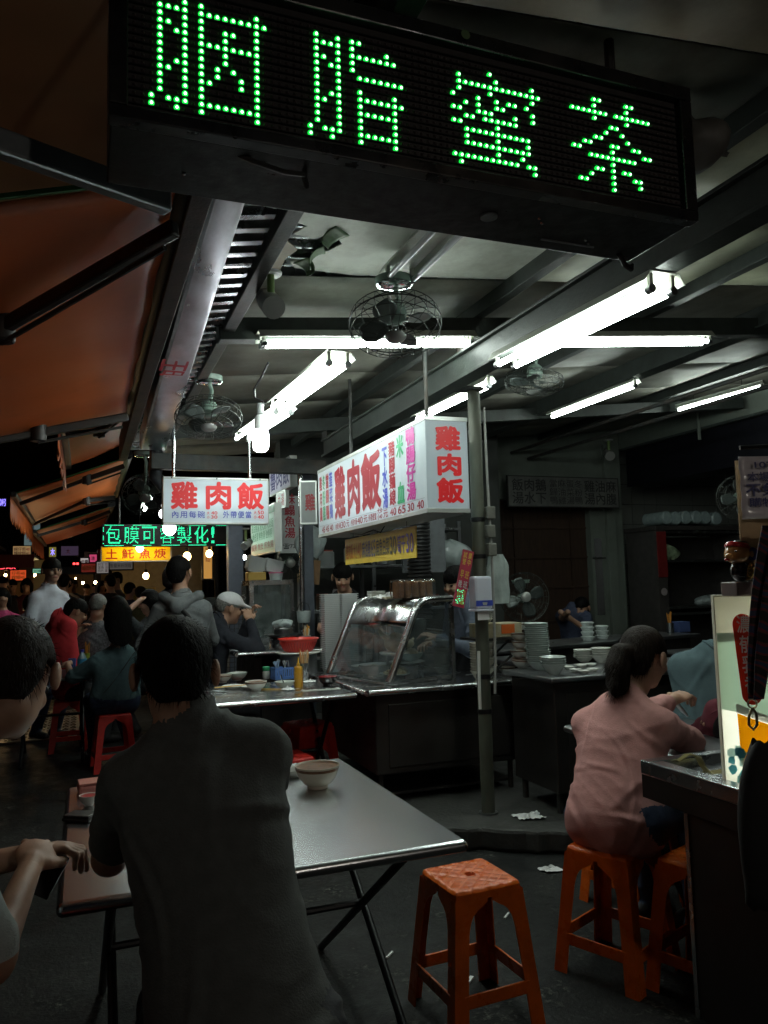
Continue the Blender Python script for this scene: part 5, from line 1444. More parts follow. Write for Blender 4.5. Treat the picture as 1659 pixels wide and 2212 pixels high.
# ---------- cord bundle on the counter
cb = thing('cord_bundle', 'bundle of yellowish cord tied on the rim of the right steel counter', 'cord', px(1500, 1655, z=.79)); O = cb.location
for k in range(5):
    q = px(1490 + k * 3, 1638 + k, z=.803)
    e = px(1545 + k * 5, 1664 + k * 1.2, z=.775)
    MB(O).tube([q + Vector((-.03, .03 + .004 * k, -.01)), q + Vector((-.01, .012, .012 + .002 * k)), q + Vector((.016, -.01, .008)), q + Vector((.024, -.022, -.022)), (q + e) / 2 + Vector((0, -.01, -.026)), e + Vector((.1, .02, -.006))], .0032, 6).build('strand', mat('yellow cord', (.30, .25, .10), .5, var=.2), cb, smooth=True)

# ---------- bag with woven strap hanging from the poster rod
bgx = thing('shoulder_bag', 'black bag on a red and black woven strap with metal clip, hanging at right edge', 'bag', px(1650, 1700, y=1.78)); O = bgx.location
ws_ = mat('woven strap', (.05, .018, .02), .8, var=.2)
def woven():
    m = bpy.data.materials.new('zigzag weave'); m.use_nodes = True
    N = m.node_tree.nodes; L = m.node_tree.links; b = N['Principled BSDF']; b.inputs['Roughness'].default_value = .85
    tc = N.new('ShaderNodeTexCoord'); w = N.new('ShaderNodeTexWave'); w.wave_type = 'BANDS'; w.bands_direction = 'DIAGONAL'
    w.inputs['Scale'].default_value = 9; w.inputs['Distortion'].default_value = 6; w.inputs['Detail'].default_value = 1
    cr = N.new('ShaderNodeValToRGB'); cr.color_ramp.interpolation = 'CONSTANT'
    cr.color_ramp.elements[0].color = (.012, .008, .009, 1); cr.color_ramp.elements[1].position = .62; cr.color_ramp.elements[1].color = (.14, .012, .025, 1)
    e = cr.color_ramp.elements.new(.40); e.color = (.09, .03, .02, 1); e = cr.color_ramp.elements.new(.82); e.color = (.02, .03, .07, 1)
    L.new(tc.outputs['Object'], w.inputs['Vector']); L.new(w.outputs['Fac'], cr.inputs[0]); L.new(cr.outputs[0], b.inputs['Base Color'])
    return m
WV = woven()
s_top = px(1662, 1135, y=1.84); s_bot = px(1622, 1508, y=1.80)
for k, off in enumerate((0, .03)):
    mb = MB(O)
    def f(u, v):
        p = s_top.lerp(s_bot, v) + r0 * ((u - .5) * .045 * (1 - .35 * max(0, v - .8) / .2)) + r0 * (off * (1 - v)) + Vector((0, .012 * math.sin(v * 4) - .02 * k, 0))
        return p
    mb.grid(f, 4, 24).build('strap', WV, bgx, smooth=True, solid=.004)
BRASS = mat('worn brass', (.55, .46, .30), .3, 1.0)
c_ = px(1625, 1520, y=1.80)
MB(O).tube([c_ + r0 * (.013 * math.cos(a)) + Vector((0, 0, .013 * math.sin(a))) for a in np.linspace(0, 6.283, 16, endpoint=False)], .003, 6, True).build('ring', BRASS, bgx, smooth=True)
MB(O).tube([c_ + r0 * x + Vector((0, 0, z)) for x, z in ((0, -.012), (.010, -.03), (.010, -.06), (-.002, -.075), (-.014, -.062), (-.012, -.035), (-.002, -.014))], .004, 6, True).build('clip', BRASS, bgx, smooth=True)
mb = MB(O)
cB = px(1672, 1760, y=1.74)
def f(u, v):
    a = u * 2 * math.pi; t = v
    zz = .20 - .46 * t
    w = .115 * (math.sin(min(1.0, t * 1.15 + .06) * math.pi * .62) ** .6)
    if t > .97: w *= .8
    return cB + r0 * (w * math.cos(a) * (1 + .06 * math.sin(3 * a + 4 * t)) + .03 * (t - .3)) + Vector((0, .055 * math.sin(a) * (.6 + .4 * t), zz + .01 * math.sin(4 * a)))
mb.grid(f, 28, 20).build('pouch', mat('black bag cloth', (.010, .010, .011), .75, bump=.2, bscale=30, var=.3), bgx, smooth=True, angle=80)

# ================================================================== litter
tissue('crumpled tissue lying on the kerb below the counter', px(1145, 1766, z=.122), .07, 31)
tissue('flat scrap of tissue on the asphalt right of the foreground stool', px(1188, 1880, z=.003), .045, 33)
for i, (u, v, lb) in enumerate(((1095, 1980, 'white cigarette end on the asphalt behind the foreground stool'), (757, 1981, 'pale paper scrap on the asphalt under the steel table'), (842, 2065, 'tiny paper scrap on the asphalt left of the foreground stool'), (1015, 2120, 'torn red and white wrapper on the asphalt under the foreground stool'))):
    p = px(u, v, z=.004)
    o = MB(p).bar(p + Vector((-.018, -.01, 0)), p + Vector((.02, .02, .004)), .008 + .006 * (i == 3), .006).build('litter_scrap', TISS)
    o.location = p; tag(o, lb, 'litter', 'litter on the ground')
# ================================================================== people: one continuous surface from a blended distance field
def V3(p): return np.array(tuple(p), float)
def nrm(v):
    v = np.asarray(v, float); return v / max(1e-9, np.linalg.norm(v))
CAP, ELL = 0, 1
def cap(a, b, ra, rb, tag_, k=.03): return (CAP, V3(a), V3(b), ra, rb, tag_, k)
def ell(c, rad, axes, tag_, k=.03): return (ELL, V3(c), np.asarray(rad, float), np.asarray(axes, float), None, tag_, k)
def prim_bb(p):
    if p[0] == CAP:
        r = max(p[3], p[4]); return np.minimum(p[1], p[2]) - r, np.maximum(p[1], p[2]) + r
    r = max(p[2]); return p[1] - r, p[1] + r
def prim_d(p, X):
    if p[0] == CAP:
        a, b = p[1], p[2]; ba = b - a
        t = np.clip(((X - a) @ ba) / max(1e-9, ba @ ba), 0, 1)
        return np.linalg.norm(X - a - t[..., None] * ba, axis=-1) - (p[3] + (p[4] - p[3]) * t)
    q = (X - p[1]) @ p[3].T
    k0 = np.linalg.norm(q / p[2], axis=-1); k1 = np.linalg.norm(q / p[2] ** 2, axis=-1)
    return k0 * (k0 - 1) / np.maximum(k1, 1e-6)
def field(prims, h, cuts=(), pad=.03):
    lo = np.min([prim_bb(p)[0] for p in prims], 0) - pad; hi = np.max([prim_bb(p)[1] for p in prims], 0) + pad
    n = np.ceil((hi - lo) / h).astype(int) + 1
    D = np.full(n, 1.0); DR = np.full(n, 1.0); T = np.zeros(n, np.int16)
    ax = [lo[i] + h * np.arange(n[i]) for i in range(3)]
    for p in prims:
        a, b = prim_bb(p); m = p[6] + 2 * h + .01
        i0 = np.maximum(0, np.floor((a - m - lo) / h).astype(int)); i1 = np.minimum(n, np.ceil((b + m - lo) / h).astype(int) + 1)
        sl = tuple(slice(i0[i], i1[i]) for i in range(3))
        X = np.stack(np.meshgrid(*[ax[i][sl[i]] for i in range(3)], indexing='ij'), -1)
        d = prim_d(p, X)
        cur = D[sl]; k = max(p[6], 1e-4)
        hh = np.maximum(k - np.abs(cur - d), 0) / k
        D[sl] = np.minimum(cur, d) - hh * hh * k * .25
        cr = DR[sl]; better = d < cr
        tt = T[sl]; tt[better] = p[5]; T[sl] = tt
        DR[sl] = np.minimum(cr, d)
    if cuts:
        X = np.stack(np.meshgrid(*ax, indexing='ij'), -1)
        for c in cuts: D = np.maximum(D, c(X))
    return D, T, lo
def surfnet(D, T, lo, h):
    S = D < 0
    nx, ny, nz = D.shape
    corners = [(i, j, k) for i in (0, 1) for j in (0, 1) for k in (0, 1)]
    cnt = sum(S[i:nx - 1 + i, j:ny - 1 + j, k:nz - 1 + k].astype(np.int8) for i, j, k in corners)
    idx = np.argwhere((cnt > 0) & (cnt < 8))
    vid = np.full((nx - 1, ny - 1, nz - 1), -1, int); vid[idx[:, 0], idx[:, 1], idx[:, 2]] = np.arange(len(idx))
    val = [D[idx[:, 0] + i, idx[:, 1] + j, idx[:, 2] + k] for i, j, k in corners]
    acc = np.zeros((len(idx), 3)); nn = np.zeros(len(idx))
    for a in range(8):
        for b in range(a + 1, 8):
            ca = np.array(corners[a]); cb = np.array(corners[b])
            if np.abs(ca - cb).sum() != 1: continue
            va, vb = val[a], val[b]; m = (va < 0) != (vb < 0)
            t = np.where(m, va / np.where(m, va - vb, 1), 0)
            acc += np.where(m[:, None], ca + t[:, None] * (cb - ca), 0); nn += m
    pos = lo + h * (idx + acc / nn[:, None])
    tg = T[np.minimum(idx[:, 0] + 1, nx - 1), np.minimum(idx[:, 1] + 1, ny - 1), np.minimum(idx[:, 2] + 1, nz - 1)]
    quads = []
    for ax in range(3):
        sl0 = [slice(None)] * 3; sl1 = [slice(None)] * 3
        sl0[ax] = slice(0, -1); sl1[ax] = slice(1, None)
        A, B = S[tuple(sl0)], S[tuple(sl1)]
        e = np.argwhere(A != B)
        o = [i for i in range(3) if i != ax]
        e = e[(e[:, o[0]] > 0) & (e[:, o[1]] > 0) & (e[:, o[0]] < D.shape[o[0]] - 1) & (e[:, o[1]] < D.shape[o[1]] - 1)]
        d0 = np.zeros(3, int); d0[o[0]] = 1; d1 = np.zeros(3, int); d1[o[1]] = 1
        c = [e - d0 - d1, e - d1, e, e - d0]
        q = np.stack([vid[x[:, 0], x[:, 1], x[:, 2]] for x in c], 1)
        fl = A[e[:, 0], e[:, 1], e[:, 2]]
        if ax == 1: fl = ~fl
        q[~fl] = q[~fl][:, ::-1]
        quads.append(q)
    return pos, np.concatenate(quads), tg
def net_mesh(name, groups, mats, wrinkle=None, seedv=0, folds=0, foldamp=.007):
    """groups: list of (prims, h, cuts) joined in one mesh; mats: material per tag"""
    PV, PF, PT = [], [], []; off = 0
    for prims, h, cuts in groups:
        D, T, lo = field(prims, h, cuts)
        p, q, t = surfnet(D, T, lo, h)
        PV.append(p); PF.append(q + off); PT.append(t); off += len(p)
    P_ = np.concatenate(PV); Q_ = np.concatenate(PF); T_ = np.concatenate(PT)
    me = bpy.data.meshes.new(name)
    me.from_pydata(P_.tolist(), [], Q_.tolist())
    me.update()
    if wrinkle:
        nv = len(P_); no = np.empty(nv * 3); me.vertices.foreach_get('normal', no); no = no.reshape(-1, 3)
        amp = np.array([wrinkle.get(i, 0) for i in range(len(mats))])[T_]
        r_ = np.random.default_rng(seedv); w = np.zeros(nv)
        for k in range(7):
            d = nrm(r_.normal(size=3) * np.array([1, 1, 1.6])); d2 = nrm(r_.normal(size=3)); f = r_.uniform(2.5, 10); ph = r_.uniform(0, 6.28, 3)
            s_ = np.sin(6.283 * f * (P_ @ d) + 1.8 * np.sin(6.283 * 2.1 * (P_ @ d2) + ph[0]) + ph[1])
            mk = np.clip(np.sin(6.283 * 1.9 * (P_ @ d2) + ph[2]) * 1.4, 0, 1)
            w += (1 - np.abs(s_)) ** 1.6 * mk / (f / 4)
        disp = amp * (w - .55) * .6
        cand = np.where(amp > 0)[0]
        if folds and len(cand):
            # soft drapery ridges, each a short tapering stroke lying on the cloth
            for k in range(folds):
                c = P_[r_.choice(cand)]; nn = no[r_.integers(nv)] * 0 + no[np.argmin(((P_ - c) ** 2).sum(1))]
                d = r_.normal(size=3) * np.array([.8, .8, 1.0]); d = nrm(d - nn * (d @ nn)); sdv = np.cross(nn, d)
                Lf = r_.uniform(.05, .15); wf = r_.uniform(.008, .014); hf_ = r_.uniform(.6, 1.3)
                q = P_ - c; t = q @ d; bend = r_.uniform(-2.2, 2.2); e = q @ sdv - bend * t * t; dn = q @ nn
                g = np.exp(-(t / Lf) ** 2) * np.exp(-(dn / .05) ** 2)
                disp += (amp > 0) * foldamp * hf_ * g * (np.exp(-(e / wf) ** 2) - .7 * np.exp(-((e - 1.8 * wf) / (1.3 * wf)) ** 2))
        P_ = P_ + no * disp[:, None]
        me.vertices.foreach_set('co', P_.ravel()); me.update()
    for m in mats: me.materials.append(m)
    fm = T_[Q_].max(1) if False else np.array([np.bincount(r_).argmax() for r_ in T_[Q_]]) if len(Q_) < 6000 else T_[Q_[:, 0]]
    me.polygons.foreach_set('material_index', fm.astype(np.int32))
    me.polygons.foreach_set('use_smooth', np.ones(len(Q_), bool))
    me.update()
    return me

def ik(a, b, l1, l2, hint):
    a, b = V3(a), V3(b); d = b - a; L = np.linalg.norm(d); L2 = min(L, (l1 + l2) * .995)
    if L > L2: b = a + d / L * L2; d = b - a; L = L2
    u = d / max(L, 1e-6); x = (l1 * l1 - l2 * l2 + L * L) / (2 * L); y = math.sqrt(max(0, l1 * l1 - x * x))
    hv = V3(hint); hv = hv - u * (hv @ u); hv = nrm(hv)
    return a + u * x + hv * y, b

def hand_prims(w, d, n, s=1.0, curl=.6, tag_=0, mirror=1, spread=.25):
    """palm with five separate bent fingers; w wrist, d pointing direction, n palm normal"""
    d = nrm(d); n = nrm(V3(n) - d * (V3(n) @ d)); c = nrm(np.cross(d, n)) * mirror
    P_ = []
    pm = w + d * .055 * s
    P_.append(cap(w - d * .02 * s, w + d * .02 * s, .024 * s, .025 * s, tag_, .01))
    P_.append(ell(pm, (.046 * s, .042 * s, .017 * s), np.array([d, c, n]), tag_, .012))
    for i, (o, L, r_) in enumerate(((-.030, .068, .0085), (-.010, .078, .009), (.011, .073, .009), (.030, .058, .008))):
        base = w + d * .088 * s + c * o * s
        dd = nrm(d + c * (o * spread / .03 * .5))
        ang = curl * (.75 + .1 * i)
        a1 = nrm(dd * math.cos(ang * .7) + n * math.sin(ang * .7)); a2 = nrm(dd * math.cos(ang * 1.9) + n * math.sin(ang * 1.9))
        m_ = base + a1 * L * .5 * s
        P_.append(cap(base, m_, r_ * s * 1.05, r_ * s, tag_, .005)); P_.append(cap(m_, m_ + a2 * L * .5 * s, r_ * s, r_ * s * .8, tag_, .005))
    tb = w + d * .03 * s - c * .032 * s
    t1 = tb + nrm(d * .75 - c * .75 + n * .3) * .034 * s
    P_.append(cap(tb, t1, .013 * s, .011 * s, tag_, .008)); P_.append(cap(t1, t1 + nrm(d + n * .5 - c * .2) * .030 * s, .011 * s, .0085 * s, tag_, .005))
    return P_

HAIRK = mat('black hair', (.004, .0035, .0035), .62, var=.5, scale=90, bump=.7, bscale=120, stretch=(1, 1, .18), spec=.10)
HAIRB = mat('dark brown hair', (.016, .0095, .007), .55, var=.5, scale=90, bump=.7, bscale=120, stretch=(1, 1, .18), spec=.14)
HAIRG = mat('grey hair', (.16, .16, .15), .6, var=.4, scale=60, bump=.6, bscale=120)
LIP = mat('lip', (.34, .12, .10), .5); EYE = mat('dark eye', (.01, .008, .007), .25); SHOE = mat('dark shoe', (.02, .02, .02), .5, var=.3)
JEANS = mat('blue jeans', (.035, .055, .11), .8, var=.25, scale=25, bump=.2, bscale=140)
DARKT = mat('dark trousers', (.018, .018, .022), .8, var=.25, scale=20, bump=.2, bscale=120)

def person(label, P, N, H, body, hdir, top, bottom=DARKT, skin=SKIN, hair='short', hairm=None, sleeve=.55, hands=None, elbows=None, feet=None, s=1.0,
           vox=.012, name='person', face=True, fine_hands=True, wr=.0045, bulk=1.0, palm=None, fuzz=500, group=None, wide=1.0, neck_open=0, seedv=1, pants_top=0.0, hairlen=0.0, drape=0.0, collar=True, folds=36, foldamp=.006, curl=.7, hand_res=.0055):
    """P pelvis, N base of neck, H head centre, body facing angle (deg clockwise from +Y), hdir head facing vector"""
    P, N, H = V3(P), V3(N), V3(H)
    f = np.array([math.sin(R(body)), math.cos(R(body)), 0]); rt = np.array([f[1], -f[0], 0]); up = np.array([0, 0, 1.])
    ax = nrm(N - P); fr = nrm(f - ax * (f @ ax)); rr = nrm(np.cross(fr, ax))
    A3 = np.array([rr, fr, ax])
    L = np.linalg.norm(N - P)
    SK, TOP, BOT, SH, LP, EY = 0, 1, 2, 3, 4, 5
    b = s * bulk
    pr = []
    back = -fr
    pr.append(ell(P + ax * .02 * s, (.168 * b, .128 * b, .115 * s), A3, BOT if pants_top > 0 else TOP, .05))
    pr.append(ell(P + ax * (L * .32), (.156 * b, .120 * b, .17 * s), A3, TOP, .07))
    pr.append(ell(P + ax * (L * .17), (.165 * b, .128 * b, .14 * s), A3, TOP, .06))
    pr.append(ell(P + ax * (L * .62) + back * .010, (.158 * b, .112 * b, .19 * s), A3, TOP, .07))
    if drape: pr.append(ell(P - ax * .035 * s, (.186 * b * drape, .150 * b * drape, .115 * s), A3, TOP, .05))
    shw = .152 * s * wide
    shc = N - ax * .100 * s
    sl_, sr_ = shc - rr * shw, shc + rr * shw
    for q, sh_ in ((-1, sl_), (1, sr_)):
        pr.append(cap(N - ax * .035 * s + rr * q * .03 * s, sh_ - rr * q * .01, .066 * b, .057 * b, TOP, .05))
        pr.append(cap(sh_ - ax * .01 - rr * q * .02, P + ax * (L * .36) + rr * q * .075 * b, .062 * b, .070 * b, TOP, .05))
    pr.append(cap(N - ax * .04 * s, N + ax * .012 * s, .080 * s, .060 * s, TOP, .03))
    if neck_open: pass
    bpr = pr; pr = []
    hf = nrm(hdir); hr = nrm(np.cross(hf, up)); hu = np.cross(hr, hf)
    HA = np.array([hr, hf, hu])
    def hp(x, y, z): return H + (hr * x + hf * y + hu * z) * s
    pr.append(cap(N - ax * .01, hp(0, -.015, -.075), .056 * s, .052 * s, SK, .02))
    pr.append(ell(hp(0, -.008, .025), (.074 * s, .092 * s, .088 * s), HA, SK, .02))
    pr.append(ell(hp(0, .028, -.045), (.056 * s, .060 * s, .070 * s), HA, SK, .03))
    if face:
        pr.append(cap(hp(0, .088, .012), hp(0, .104, -.022), .008 * s, .013 * s, SK, .012))
        pr.append(ell(hp(0, .062, -.092), (.024 * s, .022 * s, .02 * s), HA, SK, .02))
        for q in (-1, 1):
            pr.append(ell(hp(.088 * q, -.012, -.008), (.011 * s, .020 * s, .033 * s), HA, SK, .008))
            pr.append(ell(hp(.031 * q, .078, .008), (.012 * s, .008 * s, .0055 * s), HA, EY, .002))
            pr.append(ell(hp(.034 * q, .072, -.028), (.024 * s, .022 * s, .022 * s), HA, SK, .02))
        pr.append(ell(hp(0, .086, -.058), (.021 * s, .010 * s, .007 * s), HA, LP, .004))
    hand_groups = []
    if vox < .0165:
        hand_groups.append((pr, .0062, ())); pr = bpr
        pr.append(cap(N - ax * .01, hp(0, -.015, -.075), .054 * s, .050 * s, SK, .02))
    else:
        pr = bpr + pr
    ua, fa = .285 * s, .255 * s
    hd = hands or (None, None); eb = elbows or (None, None)
    for side, sp_, t_, e_ in ((-1, sl_, hd[0], eb[0]), (1, sr_, hd[1], eb[1])):
        if t_ is None:
            t_ = sp_ - up * (ua + fa) * .97 + rr * side * .07 + fr * .06
        hint = e_ if e_ is not None else (-up * .6 - fr * .5 + rr * side * .5)
        el, w = ik(sp_, t_, ua, fa, hint)
        pr.append(cap(sp_, el, .045 * s, .037 * s, SK, .03)); pr.append(cap(el, w, .037 * s, .025 * s, SK, .02))
        if sleeve == 'long':
            pr.append(cap(sp_, el, .058 * b, .047 * b, TOP, .035)); pr.append(cap(el, el + (w - el) * .93, .046 * b, .036 * b, TOP, .03))
        elif sleeve > 0:
            k = min(1, sleeve)
            pr.append(cap(sp_, sp_ + (el - sp_) * k, .058 * b, .056 * b, TOP, .035))
            if sleeve > 1: pr.append(cap(el, el + (w - el) * (sleeve - 1), .052 * b, .046 * b, TOP, .03))
        if fine_hands:
            dd = nrm(w - el); pn = palm[0 if side < 0 else 1] if palm else (-up + .3 * rr * -side)
            hand_groups.append((hand_prims(w, dd, pn, s, curl, SK, side), hand_res if vox < .016 else .009, ()))
        else:
            dd = nrm(w - el); pr.append(cap(w, w + dd * .12 * s, .03 * s, .03 * s, SK, .02))
    tl, sl2 = .43 * s, .42 * s
    ft = feet or (None, None)
    for side, t_ in ((-1, ft[0]), (1, ft[1])):
        hip = P + rr * side * .095 * s - ax * .02
        if t_ is None: t_ = np.array([hip[0], hip[1], .07]) + f * .05
        kn, an = ik(hip, t_, tl, sl2, f + up * .3)
        pr.append(cap(hip, kn, .090 * b, .062 * s, BOT, .05)); pr.append(cap(kn, an, .062 * s, .046 * s, BOT, .03))
        pr.append(cap(an - up * .02 - f * .03, an - up * .035 + f * .13 * s, .043 * s, .034 * s, SH, .02))
    me = net_mesh(name, [(pr, vox, ())] + hand_groups, [skin, top, bottom, SHOE, LIP, EYE], {1: wr, 2: wr * .8}, seedv, folds, foldamp)
    o = mesh_obj(name, me)
    zmin = min(v.co.z for v in me.vertices)
    base = Vector((P[0], P[1], 0)); 
    me.transform(Matrix.Translation(-base)); o.location = base
    tag(o, label, 'person', group)
    # hair as a child
    if hair:
        hm = hairm or HAIRK
        hs = []
        cuts = []
        hs.append(ell(hp(0, -.014, .030), (.083 * s, .104 * s, .096 * s), HA, 0, .02))
        if hair in ('short', 'long', 'pony', 'bob'):
            hs.append(ell(hp(0, -.048, -.008), (.068 * s, .064 * s, .085 * s), HA, 0, .03))
        nf = nrm(hf * 1.0 - hu * .62)
        low = {'short': -.075, 'crop': -.04, 'long': -.6, 'pony': -.09, 'bob': -.15}[hair]
        Hc = H.copy(); s_ = s
        def facecut(X, nf=nf, Hc=Hc): return (X - Hc) @ nf - .062 * s_
        def earcut(X): 
            q = X - Hc; return np.minimum(.055 * s_ - np.abs(q @ hr) * 0 - (-(q @ hf)) - .02 * s_, 1) * 0 - 1
        def lowcut(X, Hc=Hc): return -((X - Hc) @ hu) + low * s_
        def sidecut(X, Hc=Hc):
            # keep the ears and cheeks free: drop what lies in front of the ear and below the brow
            q = X - Hc; return np.minimum((q @ hf) + .052 * s_, -(q @ hu) + .012 * s_)
        cuts = [facecut, lowcut, sidecut]
        if hair == 'long' or hair == 'bob':
            d_ = hairlen or (.20 if hair == 'long' else .05)
            bb_ = back
            hs.append(cap(hp(-.045, -.06, -.02), hp(-.05, -.085, -.07) - up * d_ * .8, .055 * s, .040 * s, 0, .04))
            hs.append(cap(hp(.045, -.06, -.02), hp(.05, -.085, -.07) - up * d_ * .8, .055 * s, .040 * s, 0, .04))
            hs.append(cap(hp(0, -.07, -.02), hp(0, -.10, -.08) - up * d_, .06 * s, .045 * s, 0, .04))
            for q in (-1, 1):
                hs.append(cap(hp(.072 * q, -.015, .0), hp(.08 * q, -.02, -.09) - up * d_ * .5, .028 * s, .024 * s, 0, .03))
            cuts = [facecut]
        if hair == 'pony':
            t0 = hp(0, -.115, .0)
            hs.append(cap(hp(0, -.09, .01), t0, .035 * s, .024 * s, 0, .02))
            pts = [t0, hp(0, -.165, -.015), hp(.004, -.185, -.07), hp(.004, -.175, -.125), hp(0, -.155, -.175)]
            rs = [.022, .036, .042, .038, .018]
            for i in range(4): hs.append(cap(pts[i], pts[i + 1], rs[i] * s, rs[i + 1] * s, 0, .03))
            cuts = [facecut, sidecut]
        hme = net_mesh('hair', [(hs, max(.008, vox * .75), cuts)], [hm], {0: .0035}, seedv + 5)
        if fuzz:
            vs = np.array([v.co[:] for v in hme.vertices]); no = np.array([v.normal[:] for v in hme.vertices])
            ok = np.where((vs - H) @ hu > (-.30 if hair in ('long', 'pony') else -.07))[0]
            r_ = np.random.default_rng(seedv + 9); pick = r_.choice(ok, min(fuzz, len(ok)))
            p0 = vs[pick]; n0 = no[pick]
            dwn = -hu * .9 - hf * .35
            tip = p0 + n0 * r_.uniform(.002, .016, (len(pick), 1)) + dwn * r_.uniform(.010, .05 if hair in ('pony', 'long') else .03, (len(pick), 1)) * s + r_.normal(0, .004, (len(pick), 3))
            sd = np.cross(n0, dwn); sd /= np.maximum(1e-6, np.linalg.norm(sd, axis=1, keepdims=True)); w_ = .0011
            nv = len(vs)
            allv = np.concatenate([vs, p0 + sd * w_ - n0 * .002, p0 - sd * w_ - n0 * .002, tip])
            k = len(pick); fcs = [list(p.vertices) for p in hme.polygons] + [[nv + i, nv + k + i, nv + 2 * k + i] for i in range(k)]
            h2 = bpy.data.meshes.new('hair'); h2.from_pydata(allv.tolist(), [], fcs); h2.materials.append(hm)
            h2.polygons.foreach_set('use_smooth', np.ones(len(fcs), bool)); h2.update(); hme = h2
        hme.transform(Matrix.Translation(-base))
        mesh_obj('hair', hme, None, o)
    if collar:
        c0 = N + ax * .016 * s; na = nrm(hp(0, -.015, -.075) - N); e1 = nrm(np.cross(na, f)); e2 = np.cross(na, e1)
        MB(base).tube([Vector(c0 + (e1 * math.cos(t) + e2 * math.sin(t)) * .063 * s) for t in np.linspace(0, 6.283, 24, endpoint=False)], .0075 * s, 7, True).build('collar', top, o, smooth=True)
    return o, dict(H=H, hf=hf, hr=hr, hu=hu, N=N, P=P, f=f, rr=rr, fr=fr, ax=ax, base=base, sl=sl_, sr=sr_, s=s, hp=hp)

def glasses(o, i, mt=None):
    mb = MB(i['base']); hp = i['hp']
    for q in (-1, 1):
        c = hp(.033 * q, .100, .006)
        mb.tube([Vector(c + i['hr'] * (.021 * math.cos(a)) + i['hu'] * (.015 * math.sin(a))) for a in np.linspace(0, 6.283, 14, endpoint=False)], .0022, 5, True)
        mb.tube([Vector(hp(.055 * q, .098, .008)), Vector(hp(.080 * q, .06, .008)), Vector(hp(.084 * q, -.01, .004))], .002, 5)
    mb.tube([Vector(hp(-.012, .103, .008)), Vector(hp(.012, .103, .008))], .002, 5)
    mb.build('glasses', mt or BLACKP, o, smooth=True)
def strap_on(o, i, mt, pts, w=.03, name='bag_strap', n=24):
    """a band through given world points"""
    pts = [Vector(p) for p in pts]; mb = MB(i['base'])
    def cr(t):
        k = t * (len(pts) - 1); a = min(int(k), len(pts) - 2); u = k - a
        p0 = pts[max(a - 1, 0)]; p1 = pts[a]; p2 = pts[a + 1]; p3 = pts[min(a + 2, len(pts) - 1)]
        return .5 * ((2 * p1) + (p2 - p0) * u + (2 * p0 - 5 * p1 + 4 * p2 - p3) * u * u + (3 * p1 - p0 - 3 * p2 + p3) * u ** 3)
    side = Vector(i['rr']) * .6 + Vector(i['ax']) * .8
    mb.grid(lambda u, v: cr(v) + side.normalized() * ((u - .5) * w), 2, n)
    return mb.build(name, mt, o, smooth=True, solid=.004)

def cloth(name, col, var=.12, bump=.25, bs=220, rough=.85, sheen=True):
    if name in _M: return _M[name]
    m = mat(name, col, rough, var=var, scale=40, bump=bump, bscale=bs, spec=.2)
    N = m.node_tree.nodes; L = m.node_tree.links; b = N['Principled BSDF']
    tc = N.new('ShaderNodeTexCoord'); mp = N.new('ShaderNodeMapping'); mp.inputs['Scale'].default_value = (1, 1, .55); mp.inputs['Rotation'].default_value = (.4, .3, .5)
    nz = N.new('ShaderNodeTexNoise'); nz.noise_type = 'RIDGED_MULTIFRACTAL'; nz.inputs['Scale'].default_value = 5.5; nz.inputs['Detail'].default_value = 2.0; nz.inputs['Distortion'].default_value = .6
    L.new(tc.outputs['Object'], mp.inputs['Vector']); L.new(mp.outputs['Vector'], nz.inputs['Vector'])
    b2 = N.new('ShaderNodeBump'); b2.inputs['Strength'].default_value = .8; b2.inputs['Distance'].default_value = .022
    L.new(nz.outputs['Fac'], b2.inputs['Height'])
    old = b.inputs['Normal'].links[0].from_node
    L.new(b2.outputs['Normal'], old.inputs['Normal'])
    return m

# ---------- man in the grey T-shirt, seen from behind
GREYT = cloth('charcoal T-shirt', (.092, .096, .093))
N1 = px(408, 1562, y=1.84); H1 = px(378, 1452, y=1.88); P1 = px(525, 2120, y=1.54); P1.z = .60
o, i = person('man in a charcoal T-shirt seen from behind, leaning on the foreground table', P1, N1, H1, 6, (.04, 1, -.28), GREYT, DARKT, SKIN_D, 'short', HAIRK, sleeve=.66,
       hands=(Vector((.14, 2.24, .93)), Vector((.34, 2.20, .80))), elbows=(np.array([-.30, .15, -1.]), np.array([.2, -.5, -1.])),
       feet=((.10, 2.0, .07), (.48, 2.0, .07)), s=1.03, vox=.0085, fuzz=2600, wide=.93, bulk=.94, wr=.007, drape=1.0, folds=50, foldamp=.0062, seedv=33)
glasses(o, i)
# ---------- man at the left edge
o, i = person('man at the left edge in a white T-shirt, head bowed over his phone', (-.57, 1.60, .56), px(-250, 1640, y=1.88), px(28, 1462, y=1.95), 35, (.14, .95, -.52), cloth('white grey T-shirt', (.40, .44, .43)), DARKT, SKIN_D, 'short', HAIRB, sleeve=.85,
       hands=(px(50, 1850, y=2.06), px(62, 1880, y=1.96)), elbows=(np.array([-.4, .5, -.8]), np.array([.3, -.5, -1.])), feet=((-.15, 2.1, .07), (-.02, 1.85, .07)), s=1.05, vox=.009, fuzz=2200, seedv=5, curl=.9)
glasses(o, i)
phn = thing('phone', 'dark mobile phone held by the man at the left edge', 'phone', px(92, 1900, y=2.08)); Oq = phn.location
MB(Oq).bar(Oq + Vector((-.02, 0, -.03)), Oq + Vector((.03, .03, .05)), .07, .008, (0, -1, .3)).build('case', BLACKP, phn, bevel=.003)
